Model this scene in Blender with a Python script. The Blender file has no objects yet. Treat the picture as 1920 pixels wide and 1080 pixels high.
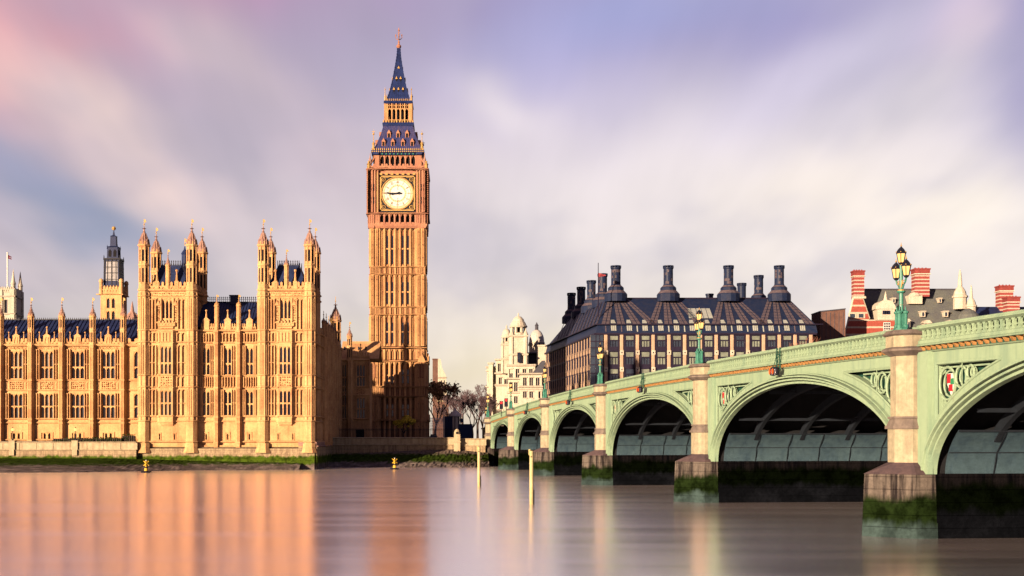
import bpy, math, random
from mathutils import Vector
C = bpy.context.scene
R = math.radians

# ------------------------------------------------------------------ camera, sky, sun, exposure
F, CX, HY, EYE = 2400.0, 853.0, 823.0, 5.3      # focal length and principal point in photo pixels, eye height over the water
cam = bpy.data.objects.new('camera', bpy.data.cameras.new('camera'))
C.collection.objects.link(cam)
cam.location = (0, 0, EYE); cam.rotation_euler = (R(90), 0, 0)
cam.data.sensor_width = 36; cam.data.lens = F / 1920 * 36
cam.data.shift_x = (960 - CX) / 1920; cam.data.shift_y = (HY - 540) / 1920
cam.data.clip_start = 0.5; cam.data.clip_end = 12000
C.camera = cam
C.view_settings.view_transform = 'Standard'; C.view_settings.look = 'None'
C.view_settings.exposure = 2.5; C.view_settings.gamma = 1.0
C.render.engine = 'CYCLES'
C.cycles.max_bounces = 5; C.cycles.diffuse_bounces = 2; C.cycles.glossy_bounces = 3; C.cycles.transmission_bounces = 2
C.cycles.use_denoising = True

SUN_AZ, SUN_EL = 39.0, 8.6                       # light travels towards +X (right) and +Y (away), low morning sun
sun = bpy.data.objects.new('sun', bpy.data.lights.new('sun', 'SUN'))
C.collection.objects.link(sun)
sun.data.energy = 5.0; sun.data.angle = R(0.5); sun.data.color = (1.0, 0.74, 0.50)
d = Vector((math.sin(R(SUN_AZ)) * math.cos(R(SUN_EL)), math.cos(R(SUN_AZ)) * math.cos(R(SUN_EL)), -math.sin(R(SUN_EL))))
sun.rotation_euler = d.to_track_quat('-Z', 'Y').to_euler()

class NT:
    "small helper for building node trees"
    def __init__(s, tree): s.t = tree; s.n = tree.nodes; s.l = tree.links
    def _in(s, sock, v):
        if v is None: return
        if isinstance(v, bpy.types.NodeSocket): s.l.new(v, sock)
        elif isinstance(v, (tuple, list)) and sock.type == 'RGBA' and len(v) == 3: sock.default_value = (*v, 1)
        else: sock.default_value = v
    def math(s, op, a, b=None, c=None, clamp=False):
        n = s.n.new('ShaderNodeMath'); n.operation = op; n.use_clamp = clamp
        for i, v in enumerate((a, b, c)): s._in(n.inputs[i], v)
        return n.outputs[0]
    def vmath(s, op, a, b=None):
        n = s.n.new('ShaderNodeVectorMath'); n.operation = op
        s._in(n.inputs[0], a); s._in(n.inputs[1], b)
        return n.outputs[0]
    def sep(s, v):
        n = s.n.new('ShaderNodeSeparateXYZ'); s._in(n.inputs[0], v); return n.outputs
    def comb(s, x, y, z):
        n = s.n.new('ShaderNodeCombineXYZ')
        for i, v in enumerate((x, y, z)): s._in(n.inputs[i], v)
        return n.outputs[0]
    def mix(s, f, a, b, mode='MIX'):
        n = s.n.new('ShaderNodeMix'); n.data_type = 'RGBA'; n.blend_type = mode
        s._in(n.inputs[0], f); s._in(n.inputs[6], a); s._in(n.inputs[7], b)
        return n.outputs[2]
    def noise(s, vec, scale, detail=3, rough=0.55, color=False):
        n = s.n.new('ShaderNodeTexNoise')
        s._in(n.inputs['Vector'], vec); n.inputs['Scale'].default_value = scale
        n.inputs['Detail'].default_value = detail; n.inputs['Roughness'].default_value = rough
        return n.outputs['Color' if color else 'Fac']
    def mapr(s, v, a, b, c=0.0, d=1.0, smooth=True):
        n = s.n.new('ShaderNodeMapRange'); n.interpolation_type = 'SMOOTHSTEP' if smooth else 'LINEAR'
        s._in(n.inputs[0], v)
        for i, x in enumerate((a, b, c, d)): n.inputs[i + 1].default_value = x
        return n.outputs[0]
    def coord(s, which='Object'):
        n = s.n.new('ShaderNodeTexCoord'); return n.outputs[which]
    def scale(s, v, xyz):
        n = s.n.new('ShaderNodeMapping'); s._in(n.inputs[0], v); n.inputs['Scale'].default_value = xyz; return n.outputs[0]

def srgb(r, g, b):
    f = lambda c: (c / 255 / 12.92) if c <= 10 else ((c / 255 + 0.055) / 1.055) ** 2.4
    return (f(r), f(g), f(b))

world = bpy.data.worlds.new('World'); C.world = world; world.use_nodes = True
world.node_tree.nodes.clear()
w = NT(world.node_tree)
out = w.n.new('ShaderNodeOutputWorld')
sky = w.n.new('ShaderNodeTexSky'); sky.sky_type = 'NISHITA'; sky.sun_disc = False
sky.sun_elevation = R(SUN_EL); sky.sun_rotation = R(180 + SUN_AZ)
bg_sky = w.n.new('ShaderNodeBackground'); w.l.new(sky.outputs[0], bg_sky.inputs[0]); bg_sky.inputs[1].default_value = 0.05
# long-exposure cloud: a layer of wind-drawn bands overhead, coloured by where it stands in the morning sky
D = w.coord('Generated'); dx, dy, dz = w.sep(D)
dyc = w.math('MAXIMUM', dy, 0.06)
s0 = w.math('DIVIDE', dx, dyc); t0 = w.math('MAXIMUM', w.math('DIVIDE', dz, dyc), 0.0)
hz = w.math('ADD', w.math('MAXIMUM', dz, 0.0), 0.20)
plane = w.comb(w.math('ADD', w.math('DIVIDE', dx, hz), 7.31), w.math('ADD', w.math('DIVIDE', dy, hz), 1.37), 0.0)
band = w.noise(w.scale(plane, (1.9, 0.95, 1)), 1.1, 3, 0.5, color=True)
bandf = w.noise(w.scale(plane, (1.9, 0.85, 1)), 1.5, 3, 0.45)
br, bgn, bb = w.sep(band)
s1 = w.math('ADD', s0, w.math('MULTIPLY', w.math('SUBTRACT', br, 0.5), 0.13))
t1 = w.math('ADD', t0, w.math('MULTIPLY', w.math('SUBTRACT', bgn, 0.5), 0.12))
low = w.mix(w.mapr(s1, -0.35, 0.15), srgb(190, 184, 182), srgb(242, 225, 208))
mid = w.mix(w.mapr(s1, -0.30, 0.25), srgb(206, 186, 195), srgb(238, 223, 223))
topc = w.mix(w.mapr(s1, -0.32, 0.10), srgb(188, 142, 168), srgb(160, 146, 188))
col = w.mix(w.mapr(t1, 0.02, 0.19), low, mid)
col = w.mix(w.mapr(t1, 0.17, 0.34), col, topc)
def blob(col, px, py, ang, ln, wd, c, strength):
    sx, ty = (px - CX) / F, (HY - py) / F
    a = w.math('SUBTRACT', s1, sx); b = w.math('SUBTRACT', t1, ty)
    ca, sa = math.cos(R(ang)), math.sin(R(ang))
    u = w.math('DIVIDE', w.math('ADD', w.math('MULTIPLY', a, ca), w.math('MULTIPLY', b, sa)), ln / F)
    v = w.math('DIVIDE', w.math('SUBTRACT', w.math('MULTIPLY', b, ca), w.math('MULTIPLY', a, sa)), wd / F)
    r2 = w.math('ADD', w.math('MULTIPLY', u, u), w.math('MULTIPLY', v, v))
    g = w.math('MULTIPLY', w.math('POWER', 2.718, w.math('MULTIPLY', r2, -1.0)), strength)
    return w.mix(g, col, srgb(*c))
col = blob(col, 0, 60, 30, 250, 170, (232, 164, 166), 1.0)
col = blob(col, 330, 10, 0, 300, 90, (190, 140, 170), 0.7)
col = blob(col, 420, 150, -38, 230, 75, (240, 206, 202), 0.75)
col = blob(col, 190, 395, -15, 280, 66, (128, 136, 168), 0.95)
col = blob(col, 880, 190, -15, 190, 60, (186, 170, 198), 0.6)
col = blob(col, 620, 330, -20, 260, 60, (198, 178, 190), 0.6)
col = blob(col, 20, 305, -35, 130, 38, (150, 150, 182), 0.8)
col = blob(col, 190, 270, -32, 280, 66, (250, 216, 204), 0.95)
col = blob(col, 1200, 30, 15, 250, 80, (158, 156, 204), 0.9)
col = blob(col, 1020, 130, 0, 160, 90, (178, 168, 208), 0.5)
col = blob(col, 1560, 120, 35, 280, 60, (222, 208, 228), 0.6)
col = blob(col, 1780, 50, 60, 120, 70, (230, 202, 216), 0.8)
col = blob(col, 1890, 170, 60, 130, 70, (166, 152, 188), 0.95)
col = blob(col, 980, 230, -25, 120, 50, (236, 220, 222), 0.7)
col = blob(col, 1660, 260, 55, 200, 70, (244, 228, 226), 0.7)
col = blob(col, 1600, 410, 0, 300, 80, (248, 230, 216), 0.7)
col = blob(col, 1770, 365, 10, 160, 62, (255, 238, 222), 0.85)
col = blob(col, 860, 700, 0, 500, 60, (226, 210, 186), 0.7)
fine = w.noise(w.scale(plane, (5.0, 0.70, 1)), 1.6, 3, 0.5)
grey = w.math('MULTIPLY', w.mapr(bandf, 0.45, 0.66, 0, 0.5), w.mapr(t1, 0.03, 0.14))
col = w.mix(grey, col, w.mix(w.mapr(s1, -.3, .3), srgb(172, 160, 182), srgb(196, 184, 202)))
streak = w.mapr(w.math('ADD', w.math('MULTIPLY', bandf, .6), w.math('MULTIPLY', fine, .4)), 0.3, 0.7, 1.12, 0.87, smooth=False)
col = w.mix(1.0, col, w.comb(streak, streak, streak), 'MULTIPLY')
bg_c = w.n.new('ShaderNodeBackground'); w.l.new(col, bg_c.inputs[0]); bg_c.inputs[1].default_value = 0.184
mx = w.n.new('ShaderNodeMixShader'); mx.inputs[0].default_value = 0.9
w.l.new(bg_sky.outputs[0], mx.inputs[1]); w.l.new(bg_c.outputs[0], mx.inputs[2]); w.l.new(mx.outputs[0], out.inputs[0])

# ------------------------------------------------------------------ materials
def new_mat(name):
    m = bpy.data.materials.new(name); m.use_nodes = True
    n = NT(m.node_tree); b = m.node_tree.nodes['Principled BSDF']
    return m, n, b

def stone(name, base, dark, scale=0.35, rough=0.85, streak=0.35, amount=0.75, bump=0.25, light=None, mottle=0.25):
    "weathered masonry: large blotches, fine mottling, rain streaks and a little relief"
    m, n, b = new_mat(name); base, dark = dim(base), dim(dark); light = dim(light) if light else None
    P = n.coord('Object')
    big = n.mapr(n.noise(P, scale, 4, 0.6), 0.36, 0.68)
    st = n.mapr(n.noise(n.scale(P, (1.3, 1.3, 0.10)), 1.6, 3, 0.6), 0.42, 0.72)
    f = n.math('MULTIPLY', n.math('ADD', n.math('MULTIPLY', big, 1 - streak), n.math('MULTIPLY', st, streak)), amount, clamp=True)
    col = n.mix(f, base, dark)
    fine = n.mapr(n.noise(P, 3.2, 4, 0.7), 0.25, 0.75, 1 - mottle, 1 + mottle * .9, smooth=False)
    col = n.mix(1.0, col, n.comb(fine, fine, fine), 'MULTIPLY')
    if light:
        col = n.mix(n.mapr(n.noise(P, 0.8, 3), 0.55, 0.75, 0, 0.6), col, light)
    n.l.new(col, b.inputs['Base Color'])
    b.inputs['Roughness'].default_value = rough; b.inputs['Specular IOR Level'].default_value = 0.04
    if bump:
        bp = n.n.new('ShaderNodeBump'); bp.inputs['Strength'].default_value = bump; bp.inputs['Distance'].default_value = 0.15
        n.l.new(n.noise(P, 2.6, 5, 0.7), bp.inputs['Height']); n.l.new(bp.outputs[0], b.inputs['Normal'])
    return m

def plain(name, base, rough=0.6, metal=0.0, var=0.25, scale=1.5, spec=0.08, emit=None, estr=0.0):
    m, n, b = new_mat(name); base = dim(base)
    P = n.coord('Object')
    f = n.mapr(n.noise(P, scale, 4, 0.65), 0.25, 0.75, 1 - var, 1 + var, smooth=False)
    n.l.new(n.mix(1.0, base, n.comb(f, f, f), 'MULTIPLY'), b.inputs['Base Color'])
    b.inputs['Roughness'].default_value = rough; b.inputs['Metallic'].default_value = metal
    b.inputs['Specular IOR Level'].default_value = spec
    if emit:
        b.inputs['Emission Color'].default_value = (*emit, 1); b.inputs['Emission Strength'].default_value = estr
    return m

def tide_stone(name, base, dark, algae_top, algae_bot, soft=0.7, green=(0.045, 0.085, 0.012), wet=(0.03, 0.03, 0.028), joints=0.45):
    "river masonry: bare stone, then a ragged weed belt left by the tide, then wet mud-coloured stone"
    m, n, b = new_mat(name); base, dark, green, wet = dim(base), dim(dark), dim(green), dim(wet)
    P = n.coord('Object'); G = n.n.new('ShaderNodeNewGeometry').outputs['Position']
    z = n.sep(G)[2]
    edge = n.math('MULTIPLY', n.math('SUBTRACT', n.noise(n.scale(P, (0.9, 0.9, 0.35)), 1.0, 4, 0.65), 0.5), 1.6)
    ze = n.math('ADD', z, edge)
    st = n.mapr(n.noise(n.scale(P, (1.8, 1.8, 0.12)), 1.5, 4, 0.65), 0.38, 0.66)
    col = n.mix(st, base, dark)
    g2 = n.mix(n.mapr(n.noise(P, 1.1, 4, 0.7), 0.4, 0.65), green, tuple(c * 0.35 for c in green))
    col = n.mix(n.mapr(ze, algae_top + soft / 2, algae_top - soft / 2), col, g2)
    col = n.mix(n.mapr(ze, algae_bot + soft / 2, algae_bot - soft / 2), col, n.mix(n.mapr(n.noise(P, 0.5, 4), 0.4, 0.7), wet, tuple(c * 2.2 for c in wet)))
    fine = n.mapr(n.noise(P, 4.0, 4, 0.7), 0.25, 0.75, 0.7, 1.25, smooth=False)
    jt = n.math('LESS_THAN', n.math('FRACT', n.math('DIVIDE', n.math('ADD', z, 9.0), 0.68)), 0.07)
    fine = n.math('MULTIPLY', fine, n.math('SUBTRACT', 1.0, n.math('MULTIPLY', jt, joints)))
    n.l.new(n.mix(1.0, col, n.comb(fine, fine, fine), 'MULTIPLY'), b.inputs['Base Color'])
    n.l.new(n.mapr(ze, algae_bot - .5, algae_top + .5, 0.45, 0.9), b.inputs['Roughness'])
    b.inputs['Specular IOR Level'].default_value = 0.0
    bp = n.n.new('ShaderNodeBump'); bp.inputs['Strength'].default_value = 0.5; bp.inputs['Distance'].default_value = 0.12
    n.l.new(n.noise(P, 2.2, 5, 0.7), bp.inputs['Height']); n.l.new(bp.outputs[0], b.inputs['Normal'])
    return m

def banded(name, c1, c2, period, ratio, rough=0.85, off=0.0):
    "brick with level courses of pale stone"
    m, n, b = new_mat(name); c1, c2 = dim(c1), dim(c2)
    G = n.n.new('ShaderNodeNewGeometry').outputs['Position']; P = n.coord('Object')
    z = n.math('FRACT', n.math('DIVIDE', n.math('ADD', n.sep(G)[2], off), period))
    col = n.mix(n.math('LESS_THAN', z, ratio), c1, c2)
    fine = n.mapr(n.noise(P, 2.0, 4, 0.7), 0.25, 0.75, 0.7, 1.25, smooth=False)
    n.l.new(n.mix(1.0, col, n.comb(fine, fine, fine), 'MULTIPLY'), b.inputs['Base Color'])
    b.inputs['Roughness'].default_value = rough; b.inputs['Specular IOR Level'].default_value = 0.15
    return m

M = {}
K = 0.345                                          # the picture is exposed for a low sun: real-world base colours
def dim(c): return tuple(x * K for x in c)
M['stone'] = stone('honey limestone', (0.72, 0.42, 0.19), (0.36, 0.155, 0.072), 0.30)
M['stone_dark'] = stone('sooty limestone', (0.40, 0.235, 0.185), (0.18, 0.095, 0.085), 0.5)
M['carved'] = stone('carved limestone', (0.44, 0.21, 0.095), (0.19, 0.075, 0.04), 0.9)
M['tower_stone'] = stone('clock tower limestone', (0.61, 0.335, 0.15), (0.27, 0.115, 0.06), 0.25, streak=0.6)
M['tower_shade'] = stone('shade-tinted tower limestone', (0.29, 0.13, 0.07), (0.14, 0.058, 0.04), 0.4, streak=0.6)  # darker than the ribs: recess shade put into the colour
M['clock_stone'] = stone('rosy tower limestone', (0.47, 0.225, 0.135), (0.25, 0.10, 0.08), 0.4, streak=0.5)
M['glass'] = plain('dark leaded glass', (0.012, 0.014, 0.03), 0.18, var=0.5, scale=0.7, spec=0.5)
M['grey_glass'] = plain('old leaded glass', (0.022, 0.026, 0.046), 0.2, var=0.6, scale=0.8, spec=0.7)
M['pale_glass'] = plain('curtained glass', (0.16, 0.13, 0.10), 0.25, var=0.6, scale=0.9, spec=0.5)
M['void'] = plain('dark opening', (0.008, 0.007, 0.010), 0.8, var=0.2)
M['lead'] = plain('blue lead roof', (0.016, 0.026, 0.080), 0.5, var=0.45, scale=0.6)
M['iron_roof'] = stone('cast iron roof', (0.030, 0.042, 0.15), (0.11, 0.08, 0.13), 0.7, rough=0.5, streak=0.6, bump=0.1)
M['spire_roof'] = plain('blue iron spire', (0.012, 0.024, 0.10), 0.5, var=0.4, scale=0.8)
M['gold'] = plain('gilding', (0.50, 0.31, 0.11), 0.45, metal=0.2, var=0.2, scale=2)
M['ochre'] = plain('dull gilding', (0.36, 0.19, 0.07), 0.5, var=0.4, scale=4)
M['dial'] = plain('opal clock glass', (0.64, 0.66, 0.62), 0.4, var=0.05)
M['dial_line'] = plain('gilt bronze dial bars', (0.30, 0.20, 0.11), 0.5)
M['black'] = plain('black iron', (0.012, 0.013, 0.024), 0.45)
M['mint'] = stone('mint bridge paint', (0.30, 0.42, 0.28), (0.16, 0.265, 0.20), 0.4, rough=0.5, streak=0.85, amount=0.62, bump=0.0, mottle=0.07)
mm = M['mint']; n = NT(mm.node_tree); b = mm.node_tree.nodes['Principled BSDF']; old = b.inputs['Base Color'].links[0].from_socket; P = n.coord('Object')
rust = n.math('MULTIPLY', n.mapr(n.noise(n.scale(P, (2.2, 2.2, 0.16)), 1.3, 4, 0.65), 0.60, 0.74), n.mapr(n.noise(P, 0.35, 3, 0.6), 0.45, 0.65))
n.l.new(n.mix(n.math('MULTIPLY', rust, 0.6), old, dim((0.15, 0.10, 0.055))), b.inputs['Base Color'])
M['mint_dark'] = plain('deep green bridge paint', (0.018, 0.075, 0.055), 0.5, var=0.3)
M['teal'] = plain('teal ironwork', (0.05, 0.20, 0.15), 0.4, var=0.3, scale=3)
M['haunch'] = stone('iron lining plates darkened for shade', (0.052, 0.090, 0.112), (0.020, 0.040, 0.066), 0.4, rough=0.6, streak=0.6, bump=0.05)  # pale plates coloured dark to stand for shade inside the arches
M['soffit'] = plain('bridge underside blackened for shade', (0.010, 0.011, 0.014), 0.9)  # black base colour stands for the shade under the deck
M['rib'] = plain('arch rib paint darkened for shade', (0.008, 0.012, 0.019), 0.8, var=0.3)  # near-black base imitates the shade among the ribs
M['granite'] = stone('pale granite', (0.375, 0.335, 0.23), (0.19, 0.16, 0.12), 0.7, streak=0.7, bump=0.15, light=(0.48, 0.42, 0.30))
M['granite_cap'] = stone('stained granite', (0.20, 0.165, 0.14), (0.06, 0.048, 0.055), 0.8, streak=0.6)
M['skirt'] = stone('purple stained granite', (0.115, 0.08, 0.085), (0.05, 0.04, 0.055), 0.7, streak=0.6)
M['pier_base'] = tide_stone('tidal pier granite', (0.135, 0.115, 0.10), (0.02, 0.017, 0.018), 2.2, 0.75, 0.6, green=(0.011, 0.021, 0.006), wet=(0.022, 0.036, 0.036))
M['river_wall'] = tide_stone('tidal river wall', (0.42, 0.32, 0.20), (0.24, 0.17, 0.11), 2.35, 0.95, 0.5, green=(0.07, 0.115, 0.012), wet=(0.10, 0.078, 0.07))
M['terrace'] = stone('terrace wall stone', (0.52, 0.42, 0.27), (0.22, 0.16, 0.10), 0.8, streak=0.6)
M['mud'] = tide_stone('foreshore mud', (0.22, 0.165, 0.13), (0.13, 0.10, 0.085), 2.4, 0.9, 0.5, green=(0.045, 0.075, 0.012), wet=(0.125, 0.10, 0.092), joints=0.0)
M['rock'] = stone('weedy rock', (0.09, 0.06, 0.05), (0.025, 0.035, 0.012), 0.9)
M['bronze'] = stone('dark bronze cladding', (0.012, 0.022, 0.060), (0.030, 0.034, 0.062), 0.9, rough=0.45, streak=0.3, bump=0.08)
M['bronze_pale'] = stone('patinated bronze sheets', (0.13, 0.10, 0.11), (0.055, 0.048, 0.075), 1.4, rough=0.5, streak=0.3, bump=0.1)
M['bronze_frame'] = plain('bronze window wall', (0.018, 0.013, 0.032), 0.5)
M['sandstone'] = plain('pink sandstone pier', (0.46, 0.32, 0.225), 0.8, var=0.15, scale=1)
M['blind'] = plain('window with pale blind', (0.19, 0.215, 0.17), 0.25, var=0.5, scale=0.45, spec=0.6)
M['office_glass'] = plain('blue office glass', (0.03, 0.04, 0.06), 0.12, var=0.5, scale=0.5, spec=0.6)
M['skylight'] = plain('pale roof glazing', (0.34, 0.36, 0.33), 0.3, var=0.2)
M['white_stone'] = stone('portland stone', (0.60, 0.54, 0.44), (0.36, 0.29, 0.22), 0.5, amount=0.6, streak=0.5)
M['dome_lead'] = plain('pale lead dome', (0.50, 0.46, 0.42), 0.5, var=0.25)
M['grey_roof'] = plain('grey slate', (0.07, 0.07, 0.09), 0.7, var=0.3)
M['green_slate'] = stone('mossy slate', (0.13, 0.14, 0.13), (0.085, 0.085, 0.11), 0.35, rough=0.8, light=(0.17, 0.16, 0.11))
M['red_brick'] = plain('red brick', (0.25, 0.05, 0.045), 0.85, var=0.3, scale=1.2)
M['stripe'] = banded('striped brick and stone', (0.33, 0.07, 0.05), (0.50, 0.42, 0.33), 1.95, 0.24)
M['stripe_fine'] = banded('banded chimney brick', (0.29, 0.055, 0.05), (0.48, 0.40, 0.33), 1.0, 0.34)
M['brown_clad'] = stone('brown brick block', (0.17, 0.095, 0.075), (0.10, 0.055, 0.05), 0.6)
M['yellow'] = plain('yellow paint', (0.62, 0.37, 0.03), 0.5, var=0.15)
M['post_yellow'] = stone('worn yellow paint', (0.52, 0.47, 0.27), (0.42, 0.32, 0.09), 0.9, streak=0.5, bump=0.1)
M['lamp_glass'] = plain('lit lamp glass', (0.35, 0.2, 0.06), 0.3, emit=(1.0, 0.58, 0.20), estr=0.24)
M['lamp_mantle'] = plain('glowing lamp burner', (0.9, 0.8, 0.5), 0.4, emit=(1.0, 0.80, 0.42), estr=1.2)
M['orange_lamp'] = plain('orange signal lamp', (0.55, 0.06, 0.01), 0.4, emit=(1.0, 0.13, 0.01), estr=0.10)
M['red_lamp'] = plain('red signal lamp', (0.7, 0.02, 0.02), 0.4, emit=(1.0, 0.02, 0.02), estr=0.35)
M['head_lamp'] = plain('lit headlamp', (0.9, 0.85, 0.7), 0.3, emit=(1.0, 0.85, 0.6), estr=1.2)
M['red_paint'] = plain('red enamel', (0.45, 0.02, 0.03), 0.5)
M['white_paint'] = plain('white paint', (0.75, 0.72, 0.68), 0.5, var=0.1)
M['green_paint'] = plain('green enamel', (0.03, 0.22, 0.10), 0.5)
M['hedge'] = plain('dark clipped hedge', (0.030, 0.055, 0.010), 0.8, var=0.6, scale=3)
M['bark'] = plain('dark bark', (0.060, 0.042, 0.038), 0.9, var=0.4)
M['twig'] = plain('mauve winter twigs', (0.090, 0.058, 0.068), 0.9, var=0.4, scale=0.3)
M['twig_red'] = plain('russet winter twigs', (0.20, 0.085, 0.06), 0.9, var=0.4, scale=0.3)
M['leaf_yellow'] = plain('yellowing leaves', (0.80, 0.58, 0.06), 0.7, var=0.6, scale=1.0)
M['leaf_brown'] = plain('brown autumn leaves', (0.36, 0.18, 0.08), 0.7, var=0.6, scale=0.8)
M['blue_hoard'] = plain('dark blue hoarding', (0.012, 0.028, 0.085), 0.6, var=0.3)
M['flag_cloth'] = plain('dark red flag', (0.30, 0.05, 0.06), 0.8, var=0.5)
M['dial_tint'] = plain('gilded minute track', (0.62, 0.50, 0.30), 0.5, var=0.1)
M['flank_glass'] = plain('dark blue flank glass', (0.020, 0.026, 0.055), 0.6, var=0.5, scale=0.5, spec=0.1)
M['lantern_glass'] = plain('lantern glass tinted as sky behind', (0.34, 0.33, 0.34), 0.3, var=0.3)  # opaque panes, pale grey painted for sky light showing through
M['asphalt'] = plain('asphalt', (0.05, 0.05, 0.05), 0.9)
M['paving'] = plain('grey paving', (0.10, 0.09, 0.085), 0.9, var=0.3, scale=0.2)

M['pier_flank'] = tide_stone('wet pier flank blackened for shade', (0.008, 0.007, 0.008), (0.002, 0.002, 0.003), 2.9, 1.4, 0.6, green=(0.0015, 0.0026, 0.001), wet=(0.003, 0.0035, 0.005))  # wet weedy stone, taken nearly black to imitate shadow beneath the arches

# water: silky long-exposure river, a rough mirror with faint wind lanes over brown water
m, n, b = new_mat('silky river water'); M['water'] = m
P = n.coord('Object')
n.l.new(n.mix(n.mapr(n.noise(P, 0.02, 3), 0.35, 0.65), (0.075, 0.048, 0.050), (0.09, 0.058, 0.058)), b.inputs['Base Color'])
b.inputs['Roughness'].default_value = 0.5; b.inputs['Specular IOR Level'].default_value = 0.1
gl = n.n.new('ShaderNodeBsdfAnisotropic'); gl.inputs['Color'].default_value = (0.97, 0.88, 0.905, 1)
n.l.new(n.mapr(n.noise(n.scale(P, (0.02, 0.22, 1)), 1.0, 4, 0.6), 0.3, 0.7, 0.18, 0.215), gl.inputs['Roughness'])
bp = n.n.new('ShaderNodeBump'); bp.inputs['Strength'].default_value = 0.035; bp.inputs['Distance'].default_value = 0.06
n.l.new(n.noise(n.scale(P, (0.02, 0.22, 1)), 1.0, 3, 0.5), bp.inputs['Height']); n.l.new(bp.outputs[0], gl.inputs['Normal'])
fz = n.n.new('ShaderNodeFresnel'); fz.inputs['IOR'].default_value = 1.5
ms = n.n.new('ShaderNodeMixShader'); n.l.new(n.mapr(fz.outputs[0], 0.1, 0.55, 0.6, 0.93, smooth=False), ms.inputs[0])
n.l.new(b.outputs[0], ms.inputs[1]); n.l.new(gl.outputs[0], ms.inputs[2]); n.l.new(ms.outputs[0], m.node_tree.nodes['Material Output'].inputs[0])

# ------------------------------------------------------------------ mesh builders
class Fr:
    "a local frame: u along a facade, o outwards from it, z up"
    def __init__(s, x, y, ang=0.0, base=0.0):
        s.x, s.y, s.z = x, y, base
        s.ux, s.uy = math.cos(ang), math.sin(ang)
        s.nx, s.ny = s.uy, -s.ux
    def p(s, u, o, z): return (s.x + u * s.ux + o * s.nx, s.y + u * s.uy + o * s.ny, s.z + z)
W0 = Fr(0, 0)                                    # u = X, o = -Y

def world_base(o):
    v = Vector((0, 0, 0))
    while o is not None: v += Vector(o.location); o = o.parent
    return v

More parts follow.
